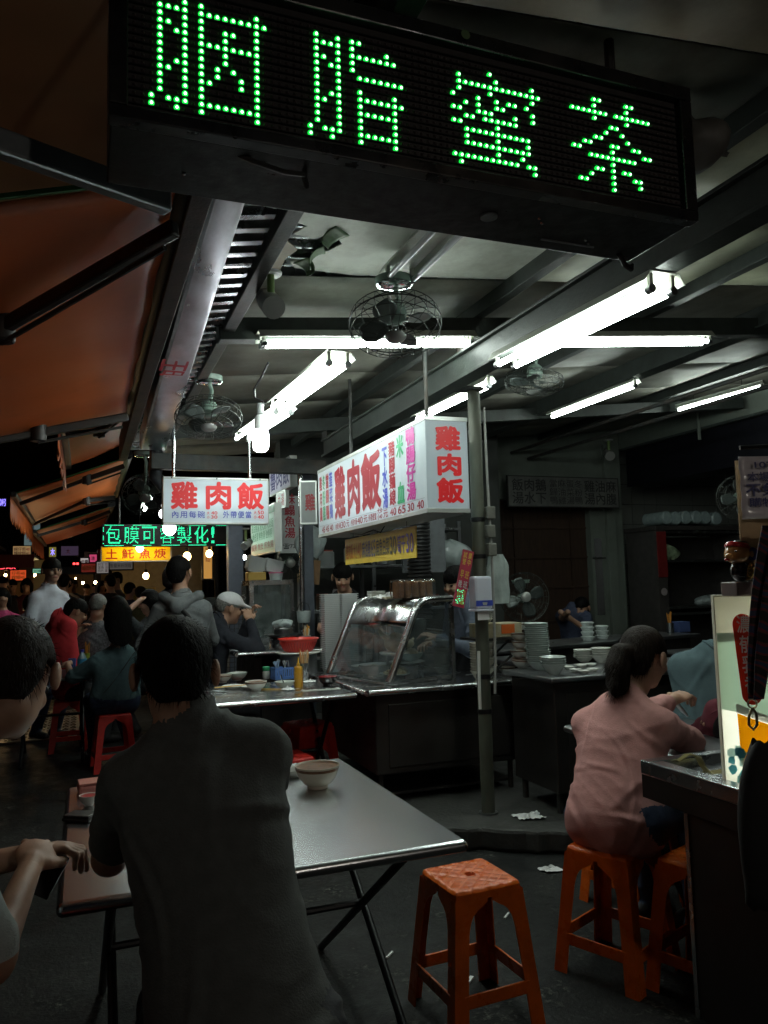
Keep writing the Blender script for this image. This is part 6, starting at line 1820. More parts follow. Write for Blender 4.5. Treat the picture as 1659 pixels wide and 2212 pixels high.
# ---------- woman in pink
PINK = cloth('dusty pink top', (.55, .275, .26), .08, .2)
o, i = person('woman in a dusty pink top with a ponytail, sitting on an orange stool', (1.90, 2.56, .545), px(1352, 1512, y=2.68), px(1392, 1420, y=2.72), 66, (.93, .33, -.24), PINK, JEANS, SKIN, 'pony', HAIRB, sleeve=1.72,
       hands=(px(1468, 1508, y=2.93), px(1520, 1618, y=2.86)), elbows=(np.array([.6, -.3, -1.]), np.array([.9, -1.0, -.9])), feet=((2.25, 2.85, .07), (2.32, 2.62, .07)), s=1.06, vox=.0085, fuzz=6000, wr=.005, folds=46, foldamp=.0055, bulk=.96, drape=.96, seedv=58, curl=.9, palm=(np.array([.3, .3, -1]), np.array([-.4, .4, -.6])))
phn = thing('phone', 'white edged phone held by the woman in pink', 'phone', px(1462, 1528, y=3.0)); Oq = phn.location
MB(Oq).bar(Oq + Vector((-.03, .0, .05)), Oq + Vector((.045, 0, -.035)), .068, .008, (.3, -.3, 1)).build('case', mat('phone white', (.5, .5, .5), .3), phn, bevel=.003)
MB(Oq).bar(Oq + Vector((-.026, .0, .051)), Oq + Vector((.041, 0, -.028)), .062, .0095, (.3, -.3, 1)).build('screen', BLACKP, phn)
# ---------- man in teal polo
TEALP = cloth('teal polo', (.085, .13, .145), .1, .25)
person('man in a teal polo shirt eating behind the light box', (2.98, 3.22, .60), px(1540, 1415, y=3.12), px(1580, 1345, y=3.06), -112, (-.75, -.25, -.35), TEALP, DARKT, SKIN_D, 'short', HAIRK, sleeve=.85,
       hands=(px(1580, 1560, y=2.82), px(1540, 1570, y=3.0)), feet=((2.6, 3.1, .19), (2.65, 2.9, .19)), s=1.04, vox=.012, wr=.006, seedv=11)
person('dark haired child bowed over the table, half hidden by the light box', (2.78, 2.72, .42), (2.66, 2.80, .84), px(1583, 1585, y=2.74), -95, (-.95, .1, -.5), cloth('dark red top', (.10, .02, .03)), DARKT, SKIN, 'bob', HAIRK, hands=(None, None), feet=((2.45, 2.75, .07), (2.45, 2.6, .07)), s=.86, vox=.012, seedv=12)

# ---------- people at the middle and far tables
TEALW = cloth('blue teal top', (.10, .165, .18), .14, .25)
o, i = person('long haired woman in a blue teal top seen from behind on a red stool', (.25, 6.98, .545), px(258, 1402, y=6.93), px(252, 1322, y=6.90), -12, (-.25, 1, -.18), TEALW, JEANS, SKIN, 'long', HAIRK, sleeve=.9, hands=(Vector((-.12, 7.35, .82)), Vector((.35, 7.45, .85))), feet=((.1, 7.5, .07), (.4, 7.5, .07)), s=1.06, vox=.012, fuzz=900, hairlen=.24, pants_top=1, seedv=14, bulk=1.05)
strap_on(o, i, mat('brown strap', (.035, .02, .016), .6), [px(305, 1395, y=6.86), px(290, 1410, y=6.78), px(262, 1450, y=6.79), px(235, 1485, y=6.80), px(205, 1515, y=6.9)], .022)
CORAL = cloth('coral red T-shirt', (.62, .05, .06), .08, .2)
person('man in a coral red T-shirt bending over his food', (-.12, 8.0, .55), px(128, 1332, y=8.02), px(165, 1322, y=8.02), 62, (.85, .25, -.45), CORAL, DARKT, SKIN_D, 'short', HAIRK, sleeve=.8, hands=(px(165, 1370, y=8.0), px(158, 1365, y=8.25)), feet=((.2, 8.1, .07), (.2, 8.3, .07)), s=1.05, vox=.013, seedv=16)
WHT = cloth('white T-shirt', (.62, .66, .74), .06, .2)
PW = px(103, 1392, y=8.7)
o, i = person('standing man in a white T-shirt and glasses smiling on the street', (PW.x, 8.7, .96), px(106, 1268, y=8.7), px(112, 1232, y=8.67), 138, (.42, -.9, -.05), WHT, JEANS, SKIN_D, 'crop', HAIRK, sleeve=.75, feet=((PW.x + .08, 8.7, .07), (PW.x - .1, 8.7, .07)), s=1.08, vox=.013, seedv=18, bulk=.9)
glasses(o, i)
HOOD = cloth('grey hooded sweatshirt', (.13, .14, .145), .12, .3)
PH = px(395, 1405, y=6.0)
o, i = person('man in a grey hooded sweatshirt standing with his back turned', (PH.x, 6.0, .93), px(393, 1288, y=6.0), px(388, 1236, y=6.03), 22, (.5, .85, .05), HOOD, DARKT, SKIN_D, 'short', HAIRK, sleeve='long', hands=(px(350, 1400, y=6.3), px(440, 1370, y=6.35)), feet=((PH.x - .1, 6.05, .07), (PH.x + .12, 6.0, .07)), s=1.02, vox=.011, fuzz=600, bulk=1.05, seedv=20)
hp = i['hp']; Nn = i['N']
HD_ = net_mesh('hood', [([cap(Nn - i['rr'] * .13 - i['fr'] * .02 + i['ax'] * .0, Nn - i['fr'] * .125 - i['ax'] * .07, .035, .05, 0, .05), cap(Nn + i['rr'] * .13 - i['fr'] * .02, Nn - i['fr'] * .125 - i['ax'] * .07, .035, .05, 0, .05), cap(Nn - i['rr'] * .13 - i['fr'] * .02, Nn - i['rr'] * .06 + i['fr'] * .09 - i['ax'] * .03, .035, .025, 0, .03), cap(Nn + i['rr'] * .13 - i['fr'] * .02, Nn + i['rr'] * .06 + i['fr'] * .09 - i['ax'] * .03, .035, .025, 0, .03)], .011, ())], [HOOD], {0: .006}, 4)
HD_.transform(Matrix.Translation(-i['base'])); mesh_obj('hood', HD_, None, o)
strap_on(o, i, mat('black strap', (.012, .012, .013), .6), [px(382, 1310, y=5.90), px(398, 1322, y=5.83), px(420, 1350, y=5.82), px(440, 1372, y=5.86), px(455, 1390, y=5.95)], .035)
NAVY = cloth('dark navy jacket', (.022, .024, .032), .2, .3)
o, i = person('old man in a white cap and dark jacket eating at the counter', (.90, 6.36, .56), px(470, 1342, y=6.34), px(496, 1314, y=6.36), 76, (.95, .12, -.22), NAVY, DARKT, SKIN_D, 'crop', HAIRG, sleeve='long', hands=(px(538, 1336, y=6.55), px(540, 1342, y=6.22)), elbows=(np.array([.2, 0, -1.]), np.array([.1, -.6, -1.])), feet=((1.3, 6.45, .07), (1.3, 6.25, .07)), s=1.03, vox=.011, seedv=22, curl=1.0)
hp = i['hp']; HA_ = np.array([i['hr'], i['hf'], i['hu']])
CAPW = cloth('white cap cloth', (.72, .73, .75), .06, .15)
cm = net_mesh('cap', [([ell(hp(0, -.008, .055), (.090, .108, .076), HA_, 0, .01), cap(hp(-.03, .085, .048), hp(-.026, .155, .034), .016, .011, 0, .02), cap(hp(.03, .085, .048), hp(.026, .155, .034), .016, .011, 0, .02), cap(hp(0, .085, .050), hp(0, .168, .034), .016, .011, 0, .02)], .0075, [lambda X: -((X - i['H']) @ i['hu']) + .030 - .0 * X[..., 0]])], [CAPW], {0: .002}, 2)
cm.transform(Matrix.Translation(-i['base'])); mesh_obj('cap', cm, None, o)
person('dark haired diner raising a hand to the face, behind the hooded man', (.60, 8.25, .55), px(328, 1338, y=8.2), px(322, 1300, y=8.2), -40, (-.75, .1, -.2), cloth('dark striped top', (.05, .055, .06), .5), DARKT, SKIN, 'bob', HAIRK, sleeve=.8, hands=(px(299, 1300, y=8.1), px(300, 1365, y=8.15)), elbows=(np.array([-.3, -.3, -1]), np.array([0, 0, -1.])), feet=((.5, 8.5, .07), (.3, 8.5, .07)), s=1.0, vox=.013, seedv=24)
person('grey haired man in a checked shirt seen from behind', (.06, 8.15, .55), px(206, 1345, y=8.15), px(212, 1312, y=8.15), 20, (.4, 1, -.3), mat('checked shirt', (.10, .10, .11), .85, var=.7, scale=60), DARKT, SKIN_D, 'crop', HAIRG, sleeve='long', feet=((0, 8.3, .07), (.2, 8.3, .07)), s=1.02, vox=.014, seedv=25, fine_hands=False)
BLK = cloth('black polo', (.014, .014, .016), .2, .2)
o, i = person('smiling cook in a black collared shirt behind the foam boxes', (2.16, 6.75, 1.05), px(750, 1288, y=6.7), px(740, 1246, y=6.6), 186, (-.28, -.95, -.42), BLK, DARKT, SKIN_D, 'crop', HAIRK, sleeve=.7, hands=(Vector((2.35, 6.35, 1.1)), Vector((1.95, 6.3, 1.05))), feet=((2.1, 6.75, .19), (2.3, 6.75, .19)), s=1.02, vox=.011, seedv=27)
person('cook in a blue grey shirt standing behind the red placard', (2.72, 5.35, 1.02), px(1000, 1290, y=5.3), px(984, 1258, y=5.25), -95, (-.9, -.3, -.35), cloth('blue grey shirt', (.13, .15, .20), .15, .3), DARKT, SKIN_D, 'short', HAIRK, sleeve='long', hands=(Vector((2.4, 5.2, 1.05)), Vector((2.45, 5.45, 1.0))), feet=((2.66, 5.4, .19), (2.8, 5.3, .19)), s=1.0, vox=.011, seedv=28)
person('dim diner lifting chopsticks in the back room behind the takeaway tubs', (5.2, 7.55, .62), (5.14, 7.5, 1.13), px(1256, 1313, y=7.45), -120, (-.8, -.5, -.2), cloth('dark blue shirt', (.05, .06, .10), .2, .2), DARKT, SKIN_D, 'short', HAIRK, sleeve=.8, hands=(px(1230, 1335, y=7.2), px(1225, 1325, y=7.1)), feet=((4.9, 7.3, .19), (4.9, 7.5, .19)), s=1.0, vox=.015, seedv=29, fine_hands=False)
# ================================================================== back room walls
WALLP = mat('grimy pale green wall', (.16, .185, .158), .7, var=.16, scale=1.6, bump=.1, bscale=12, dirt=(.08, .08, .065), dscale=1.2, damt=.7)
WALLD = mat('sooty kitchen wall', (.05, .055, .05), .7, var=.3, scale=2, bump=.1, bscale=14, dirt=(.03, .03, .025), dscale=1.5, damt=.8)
bw = thing('back_wall', 'pale green rear wall of the eating room with a dark wooden shutter', 'wall', (5.8, 9.0, 0)); O = bw.location
for a in ((4.6, 5.05, 8.92, 9.1, 0, 3.8), (6.46, 7.0, 8.92, 9.1, 0, 3.8), (5.0501, 6.4599, 8.92, 9.1, 2.52, 3.8), (5.0501, 6.4599, 8.92, 9.1, 0, .5)):
    MB(O).box(*a).build('wall_panel', WALLP, bw)
WOOD = mat('dark brown shutter wood', (.045, .023, .013), .6, var=.35, scale=5, bump=.2, bscale=30, stretch=(6, 1, 1), dirt=(.03, .015, .01), damt=.6)
sh_ = MB(O).box(5.051, 6.459, 9.03, 9.06, .501, 2.519).build('shutter', WOOD, bw)
for z in (.9, 1.35, 1.75, 2.15):
    MB(O).box(5.06, 6.45, 9.0, 9.029, z - .012, z + .012).build('rail', WOOD, sh_)
for x in (5.32, 6.2):
    MB(O).box(x - .012, x + .012, 9.001, 9.0285, .51, 2.51).build('stile', WOOD, sh_)
MB(O).box(6.50, 6.62, 8.905, 8.919, .96, 2.0).build('metal_strip', mat('bright strip', (.7, .72, .74), .22, 1.0, var=.1, scale=3), bw, bevel=.003)
MB(O).box(6.46, 6.66, 8.88, 8.904, 1.72, 1.74).build('wood_latch', IRON, bw)
MB(O).box(6.70, 6.84, 8.86, 8.9199, .12, 3.3).build('pilaster', WALLP, bw, bevel=.006)
sw = thing('side_wall', 'pale green wall band above the dark opening at right', 'wall', (7.05, 6, 3)); O = sw.location
MB(O).box(7.0, 7.2, 1.0, 8.915, 3.23, 3.8).build('band', WALLP, sw)
MB(O).box(6.985, 6.999, 1.0, 8.9, 3.22, 3.25).build('lip', BEAM, sw)
MB(O).cyl((6.97, 7.35, 3.1), (6.97, 7.35, 3.6), .02, n=8).build('pipe', WALLP, sw, smooth=True)
MB(O).box(7.1, 7.5, 1.0, 8.9, 2.72, 3.2295).build('shutter_box', mat('navy black shutter box', (.006, .006, .009), .5, var=.3, spec=.2), sw)
tw = thing('tiled_wall', 'white tiled wall of the inner kitchen seen through the right opening', 'wall', (8.6, 9.55, 0)); O = tw.location
MB(O).box(7.0, 11.5, 9.6, 9.7, 0, 3.6).build('grout', mat('dark grout', (.06, .06, .055), .8), tw)
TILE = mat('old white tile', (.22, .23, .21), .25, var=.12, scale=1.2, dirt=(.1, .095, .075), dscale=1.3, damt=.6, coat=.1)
src = None
for j in range(11):
    for i_ in range(19):
        x = 7.02 + i_ * .232; z = .14 + j * .302
        if src is None:
            src = MB((x, 9.6, z)).box(x, x + .224, 9.588, 9.5995, z, z + .294).build('tile', TILE, tw, bevel=.003); src.location = Vector((x, 9.6, z)) - O
        else:
            c = src.copy(); COL.objects.link(c); c.parent = tw; c.location = Vector((x, 9.6 + random.uniform(-.001, .001), z)) - O
kw = thing('kitchen_wall', 'sooty wall behind the cooks', 'wall', (3.2, 8.1, 0)); O = kw.location
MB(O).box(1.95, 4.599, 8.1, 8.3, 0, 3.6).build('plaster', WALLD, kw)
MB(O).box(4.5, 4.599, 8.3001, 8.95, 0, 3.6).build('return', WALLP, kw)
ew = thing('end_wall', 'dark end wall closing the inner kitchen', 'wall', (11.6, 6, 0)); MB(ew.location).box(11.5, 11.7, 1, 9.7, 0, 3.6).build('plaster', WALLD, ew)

# shelves in the kitchen
ks = thing('kitchen_shelf', 'steel kitchen shelf with pots and jars behind the smiling cook', 'shelf', (2.9, 7.6, .12)); O = ks.location
for z in (1.18, 1.62, 2.0):
    MB(O).box(2.05, 3.75, 7.45, 7.85, z, z + .03).build('shelf_board', STEEL_D, ks, bevel=.004)
for x in (2.07, 2.75, 3.73):
    for y in (7.47, 7.83):
        MB(O).box(x - .018, x + .018, y - .018, y + .018, .12, 2.1).build('upright', STEEL_D, ks)
rn = random.Random(12)
kinds = 0
pots = [(2.25, 1.211, .07, .16), (2.42, 1.211, .06, .22), (2.58, 1.211, .05, .13), (2.95, 1.211, .09, .14), (3.2, 1.211, .07, .2), (3.45, 1.211, .1, .12), (2.3, 1.651, .08, .16), (2.55, 1.651, .06, .2), (2.95, 1.651, .1, .14), (3.3, 1.651, .09, .18)]
plc = ['far left on the lower shelf', 'second on the lower shelf', 'third on the lower shelf', 'fourth on the lower shelf', 'fifth on the lower shelf', 'far right on the lower shelf', 'far left on the upper shelf', 'second on the upper shelf', 'third on the upper shelf', 'far right on the upper shelf']
for (x, z, r_, h), w_ in zip(pots, plc):
    t = thing('storage_pot', 'dim pot or jar standing ' + w_ + ' behind the cooks', 'pot', (x, 7.62, z), group='pots on the kitchen shelf')
    MB().lathe([(r_ * .9, 0), (r_, .01), (r_, h * .85), (r_ * .8, h * .92), (r_ * .8, h * .93)], 16).build('body', rn.choice((STEEL_D, mat('brown jar', (.08, .05, .03), .3), mat('grey tub', (.3, .32, .32), .4))), t, smooth=True)
    MB().lathe([(r_ * .85, h * .931), (r_ * .84, h), (0, h)], 16).build('lid', rn.choice((STEEL_D, mat('red lid', (.25, .03, .02), .4), BLACKP)), t, smooth=True)
def sack(label, p, w, h, m, seed=1, name='plastic_bag', flat=.6):
    r_ = np.random.default_rng(seed).uniform(0, 6.28, 6); p = Vector(p); mb = MB(p)
    def f(u, v):
        a = u * 6.2832; t = v
        q = w * math.sin(math.pi * min(1, .08 + t * .95)) ** .55 * (1 + .15 * math.sin(3 * a + r_[0] + 3 * t) + .08 * math.sin(7 * a + r_[1] - 5 * t))
        return p + Vector((q * math.cos(a), q * flat * math.sin(a), h * t + .01 * math.sin(5 * a + r_[2])))
    o = mb.grid(f, 30, 14).build(name, m, None, smooth=True, angle=80); o.location = p
    return tag(o, label, 'bag')
CLEARB = mat('frosted plastic bag', (.35, .40, .40), .3, var=.3, scale=8, bump=.6, bscale=14, coat=.3)
sack('frosted plastic bag of takeaway goods on the shelf right of the long box sign', px(975, 1225, y=7.2), .20, .28, CLEARB, 3)
sack('clear plastic bag hanging under the far end of the long box sign', px(672, 1205, y=6.9), .14, .30, CLEARB, 5)
sack('pile of clear bags on the lower kitchen shelf', (3.05, 7.55, 1.211), .16, .16, CLEARB, 7)
sack('clear bag of greens stored in the far cabinet', (7.25, 8.35, 1.68), .16, .20, mat('greens in bag', (.25, .32, .20), .35, var=.6, scale=12, bump=.5, bscale=20, coat=.3), 8)
sack('white bag lying in the lower compartment of the far cabinet', (7.9, 8.35, 1.05), .2, .14, CLEARB, 9)
dk = thing('exhaust_duct', 'black corrugated exhaust hose hanging behind the long box sign', 'duct', px(905, 1300, y=6.2)); O = dk.location
mb = MB(O); c_ = px(905, 1200, y=6.2)
prf = []
for k in range(44):
    z = 1.15 + k * .032; prf += [(.088, z), (.105, z + .008), (.105, z + .02), (.088, z + .028)]
mb.lathe(prf, 18, (c_.x, 6.2, 0)).build('hose', mat('black hose', (.018, .018, .018), .4, var=.3), dk, smooth=True, angle=50)
gp = thing('metal_partition', 'grey sheet metal panel behind the exhaust hose', 'partition', (2.95, 6.6, 1.5)); MB(gp.location).box(2.72, 3.15, 6.6, 6.62, 1.55, 2.35).build('sheet', mat('grey panel', (.13, .14, .15), .5, var=.2, bump=.05), gp)

# pedestal fan in the dark room, far cabinet, cup sleeves, wall fan
fan('dark standing fan with round cage in front of the wooden shutter', px(1133, 1290, y=6.6), (-.3, -.95, .05), 1.46, .24, .3)
fr_ = thing('food_cabinet', 'tall dark food cabinet with lit shelf edges at the back right', 'cabinet', (7.6, 8.5, .12)); O = fr_.location
CAB = mat('brown black cabinet', (.045, .04, .038), .5, var=.3, bump=.05)
for a in ((6.95, 7.10, 8.2, 8.8), (8.42, 8.5, 8.2, 8.8)):
    MB(O).box(*a, .121, 2.06).build('side', CAB, fr_, bevel=.004)
MB(O).box(7.1005, 8.4195, 8.75, 8.79, .121, 2.0).build('back', CAB, fr_)
MB(O).box(6.93, 8.52, 8.18, 8.82, 2.061, 2.12).build('top', CAB, fr_, bevel=.004)
for z in (.95, 1.03, 1.64, 2.02):
    MB(O).box(7.101, 8.419, 8.2, 8.7495, z, z + .03).build('shelf_board', CAB, fr_)
    MB(O).box(7.101, 8.419, 8.19, 8.1995, z, z + .03).build('shelf_edge', STEEL, fr_)
MB(O).box(6.952, 7.098, 8.185, 8.1995, 1.45, 2.04).build('red_panel', mat('red cabinet panel', (.16, .012, .012), .5, var=.2), fr_)
mb = MB(O).lathe([(.05, -.002), (.05, 0), (.042, .001)], 20, (7.02, 8.184, 1.26), Matrix(((1, 0, 0), (0, 0, -1), (0, 1, 0)))).build('no_smoking_sticker', mat('sticker white', (.35, .3, .3), .5), fr_)
CUP = mat('clear cup sleeve', (.30, .37, .37), .25, var=.2, coat=.4)
for k, (x, z, w_) in enumerate(((7.18, 2.23, 'far left'), (7.33, 2.225, 'second from left'), (7.50, 2.235, 'third from left'), (7.68, 2.24, 'third from right'), (7.83, 2.235, 'second from right'), (8.02, 2.225, 'far right'))):
    t = MB((x, 8.4, 2.121)).lathe([(.0, .0), (.075, .003), (.09, .02), (.09, .40), (.06, .42), (0, .42)], 18, (x, 8.22, z), Matrix(((1, 0, 0), (0, 0, 1), (0, -1, 0)))).build('cup_sleeve', CUP, None, smooth=True)
    t.location = (x, 8.4, 2.121); tag(t, 'clear sleeve of plastic cups on the food cabinet, ' + w_, 'cups', 'cup sleeves on the cabinet')
fan('white wall fan half hidden by the notice at right', px(1600, 1075, y=5.2), (-.5, -.8, 0), px(1600, 1075, y=5.2).z + .02, .2, .1)
bbx = thing('tissue_box', 'blue box on the back room ledge near the metal strip', 'box', (5.62, 6.35, .896)); MB(bbx.location).box(5.56, 5.70, 6.3, 6.42, .896, 1.0).build('carton', mat('dim blue carton', (.06, .09, .22), .5), bbx, bevel=.003)
stick_jar('jar of orange chopsticks in the dim back room', (5.45, 6.3, .896), .035, .1, STEEL_D, 12, ((.5, .25, .08),), 9, .2)

# ================================================================== next stall: posts, counter, cabinet
st1 = thing('steel_column', 'dark blue steel column with a silver pipe at the far end of the long box sign', 'post', (1.85, 6.75, 0)); O = st1.location
MB(O).box(1.83, 1.92, 6.75, 6.84, 0, 2.6).build('column', mat('slate blue paint', (.05, .058, .075), .45, var=.2, bump=.05), st1, bevel=.006)
MB(O).cyl((1.795, 6.72, 0), (1.80, 6.72, 2.55), .02, n=10).build('pipe', STEEL, st1, smooth=True)
bkt = thing('hanging_bucket', 'small translucent bucket hooked on the steel column', 'bucket', px(656, 1320, y=6.65)); MB().lathe([(.05, -.1), (.055, -.095), (.065, 0), (.068, .002), (.06, -.002), (.05, -.09), (0, -.09)], 16).build('bucket', CLEARB, bkt, smooth=True)
MB().tube([(-.06, 0, 0), (-.04, 0, .06), (0, 0, .08), (.04, 0, .06), (.06, 0, 0)], .003, 5).build('handle', IRON, bkt, smooth=True)
cbd = thing('cardboard_sheet', 'brown cardboard sheet hanging right of the steel column', 'cardboard', (2.1, 6.9, 1.5)); q0 = px(672, 1262, y=6.9); MB(cbd.location).bar(q0, q0 + Vector((.02, 0, .22)), .15, .006, (0, 1, 0)).build('sheet', mat('brown cardboard', (.20, .11, .05), .7, var=.2), cbd)
stc = thing('street_column', 'square blue grey column in front of the next stall', 'post', (1.6, 9, 0)); MB(stc.location).box(1.54, 1.71, 8.95, 9.1, 0, 2.6).build('shaft', mat('blue grey column paint', (.11, .12, .155), .5, var=.15, bump=.05), stc, bevel=.008)
MB(stc.location).box(1.53, 1.72, 8.94, 9.11, 0, .12).build('base', CONC, stc, bevel=.005)
nc = thing('neighbour_counter', 'steel counter where the man in the white cap eats', 'counter', (1.5, 6.6, .0)); O = nc.location
MB(O).box(1.10, 1.78, 6.02, 7.35, .93, .96).build('top', STEEL, nc, bevel=.006)
MB(O).cyl((1.10, 6.015, .945), (1.78, 6.015, .945), .018, n=12).build('rolled_edge', STEEL, nc, smooth=True)
MB(O).cyl((1.095, 6.015, .945), (1.095, 7.35, .945), .018, n=12).build('rolled_edge', STEEL, nc, smooth=True)
MB(O).box(1.32, 1.74, 6.2, 7.3, .1, .929).build('cabinet', DK, nc)
zt = .9605
for lb, u, v, r_, h, n in (('stack of white bowls before the man in the white cap', 556, 1372, .055, .05, 4), ('second stack of white bowls on the next stall counter', 583, 1368, .06, .055, 4)):
    stack(lb, px(u, v, z=zt), n, r_, h, .02, PORCELAIN)
bowl('bowl of noodles the man in the white cap is eating', px(530, 1368, z=zt), .075, .06, mat('clear noodle bowl', (.4, .42, .4), .2))
pn = thing('steel_pot', 'low steel pot with a black tray and clear bags on the next stall counter', 'pot', px(612, 1362, y=6.35)); pn.location.z = zt
MB().lathe([(.11, 0), (.115, .01), (.115, .075), (.10, .08), (0, .08)], 26).build('body', STEEL, pn, smooth=True)
MB().lathe([(.10, .0801), (.15, .095), (.155, .105), (.15, .108), (0, .098)], 26).build('tray', BLACKP, pn, smooth=True)
MB().lathe([(.075, .0985), (.078, .15), (.07, .16), (0, .16)], 20).build('pan', STEEL_D, pn, smooth=True)
sack('clear bags heaped on the steel pot at the next stall', pn.location + Vector((0, 0, .161)), .085, .06, CLEARB, 15)
stick_jar('glass of white chopsticks by the man in the white cap', px(568, 1352, z=zt), .025, .09, STEEL, 7, ((.6, .6, .5),), 13, .16)
stick_jar('jar of orange straws behind the red basin', (1.62, 5.95, .97), .035, .1, CLEARB, 14, ((.75, .33, .03), (.7, .6, .5)), 14, .17)
gc = thing('glass_cabinet', 'steel framed glass cabinet on the next stall counter', 'cabinet', (1.6, 7.15, zt)); O = gc.location
x0, x1, y0, y1, z0, z1 = 1.40, 1.77, 6.98, 7.33, zt, 1.49
for x in (x0, x1):
    for y in (y0, y1): MB(O).box(x - .018, x + .018, y - .018, y + .018, z0, z1).build('post', STEEL, gc)
for z in (z0 + .02, z1):
    for y in (y0, y1): MB(O).box(x0 + .0181, x1 - .0181, y - .016, y + .016, z - .018, z + .018).build('rail', STEEL, gc)
    for x in (x0, x1): MB(O).box(x - .016, x + .016, y0 + .0181, y1 - .0181, z - .018, z + .018).build('rail', STEEL, gc)
MB(O).box(x0 + .018, x1 - .018, y0 - .002, y0 + .002, z0 + .04, z1 - .018).build('glass', glassy('cabinet glass', (.75, .82, .8), .12), gc)
MB(O).box(x0 + .018, x1 - .018, y1 - .004, y1, z0 + .04, z1 - .018).build('back_panel', mat('dark glass back', (.05, .06, .055), .4), gc)
MB(O).box(x0 - .02, x1 + .02, y0 - .02, y1 + .02, z1 + .0185, z1 + .026).build('top', STEEL, gc)
yb2 = thing('yellow_tub', 'yellow plastic tub on the steel framed cabinet', 'tub', (1.47, 7.12, 1.517)); MB().box(-.085, .085, -.06, .06, 0, .075).build('tub', mat('yellow tub plastic', (.42, .26, .05), .4), yb2, bevel=.008)
pk2 = thing('pink_tub', 'clear tub with pink lid next to the yellow tub', 'tub', (1.66, 7.12, 1.517)); MB().lathe([(.055, 0), (.065, .06), (0, .06)], 18).build('body', CLEARB, pk2, smooth=True); MB().lathe([(.068, .0605), (.068, .07), (0, .072)], 18).build('lid', mat('pink lid', (.55, .08, .2), .4), pk2, smooth=True)
for k in range(2):
    t = foam_stack(('left', 'right')[k] + ' leaning pile of foam clamshells on the steel framed cabinet', (1.46 + .17 * k, 7.16, 1.592 + (0 if k == 0 else -.0)), 12 - 3 * k, .15, .010)
    t.rotation_euler = (0, R(14), 0)
hf_ = thing('mesh_fence', 'dark wire mesh fence behind the man in the white cap', 'fence', (1.2, 8.4, 0)); O = hf_.location
mb = MB(O)
for k in range(22): mb.cyl((.85 + k * .05, 8.4, .1), (.85 + k * .05, 8.4, 1.28), .003, n=4)
for k in range(24): mb.cyl((.85, 8.403, .12 + k * .05), (1.9, 8.403, .12 + k * .05), .003, n=4)
mb.build('wire_mesh', IRON, hf_, kind='stuff')
MB(O).box(.82, 1.93, 8.38, 8.42, 1.28, 1.36).build('top_rail', IRON, hf_)
kf = fan('dark fan cage hanging in the kitchen of the next stall', px(627, 1215, y=7.8), (-.2, -.97, -.1), px(627, 1215, y=7.8).z + .02, .17, .7)

# things on the far woman's table
zt = .7505
wbt = thing('water_bottle', 'clear water bottle with blue cap on the far table', 'bottle', px(177, 1462, z=zt))
MB().lathe([(.034, 0), (.037, .008), (.035, .03), (.037, .05), (.035, .07), (.037, .09), (.037, .14), (.03, .17), (.014, .195), (.013, .205), (0, .205)], 20).build('body', mat('bottle plastic', (.24, .34, .38), .12, coat=.6), wbt, smooth=True)
MB().lathe([(.0375, .11), (.0375, .15)], 20).build('label_band', mat('blue bottle label', (.03, .25, .45), .4), wbt, smooth=True)
MB().lathe([(.015, .2051), (.015, .225), (0, .225)], 14).build('cap', mat('blue cap', (.05, .06, .5), .4), wbt, smooth=True)
bc_ = thing('blue_cup', 'blue plastic beaker beside the water bottle', 'cup', px(156, 1452, z=zt)); MB().lathe([(.028, 0), (.033, .12), (.03, .12), (.026, .006), (0, .006)], 18).build('body', mat('blue beaker', (.06, .11, .36), .4), bc_, smooth=True)
stick_jar('green tube of chopsticks behind the water bottle', px(187, 1450, z=zt), .028, .16, mat('lime tube', (.30, .40, .03), .4), 10, ((.7, .32, .04),), 21, .24)
stick_jar('tall grey tube of chopsticks on the far table', px(148, 1440, z=zt), .028, .2, STEEL_D, 8, ((.5, .42, .25),), 22, .26)
sb_ = thing('sauce_bottle', 'small sauce bottle with red nozzle on the far table', 'bottle', px(136, 1445, z=zt)); MB().lathe([(.025, 0), (.027, .1), (.012, .13), (0, .13)], 14).build('body', mat('dim glass bottle', (.2, .18, .15), .2), sb_, smooth=True); MB().lathe([(.013, .1301), (.004, .17), (0, .17)], 10).build('nozzle', mat('red lid', (.25, .03, .02)), sb_, smooth=True)
plm = thing('napkin_box', 'grey napkin box standing on the far table', 'box', px(137, 1425, z=zt)); MB().box(-.05, .05, -.04, .04, 0, .24).build('body', mat('grey napkin box', (.10, .11, .12), .5), plm, bevel=.006)

# ================================================================== far street
def bulb(label, p, m=WARM_ON, r=.035, cord=.35, grp='warm bulbs of the far stalls'):
    p = Vector(p); t = thing('hanging_lamp', label, 'bulb', p, group=grp)
    MB().sphere((0, 0, 0), r, 12, 8, (1, 1, 1.15)).build('glass', m, t, smooth=True)
    MB().cyl((0, 0, r * 1.1), (0, 0, r * 1.1 + .05), r * .5, n=8).build('socket', BLACKP, t)
    MB().cyl((0, 0, r * 1.1 + .05), (0, 0, r * 1.1 + .05 + cord), .004, n=4).build('cord', BLACKP, t)
    return t
bulb('warm orange bulb just right of the hooded man\'s head', px(404, 1202, y=9.4), r=.045)
bulb('warm orange bulb left of the square blue grey column', px(452, 1196, y=9.6), r=.040)
bulb('warm bulb in the yellow lit far stall', px(315, 1244, y=13.5), r=.05)
bulb('small warm bulb above the crowd, left of the far stall', px(206, 1258, y=19), WARM_OFF, .03)
bulb('second small warm bulb above the crowd', px(179, 1259, y=21), WARM_OFF, .03)
bulb('warm bulb under the red dish signs at far left', px(73, 1241, y=20), WARM_OFF, .05)
FILL_LAMP = emitter('assumed left fill light', (1.0, .90, .78), 38)  # emission of the assumed, unseen left fill lamp
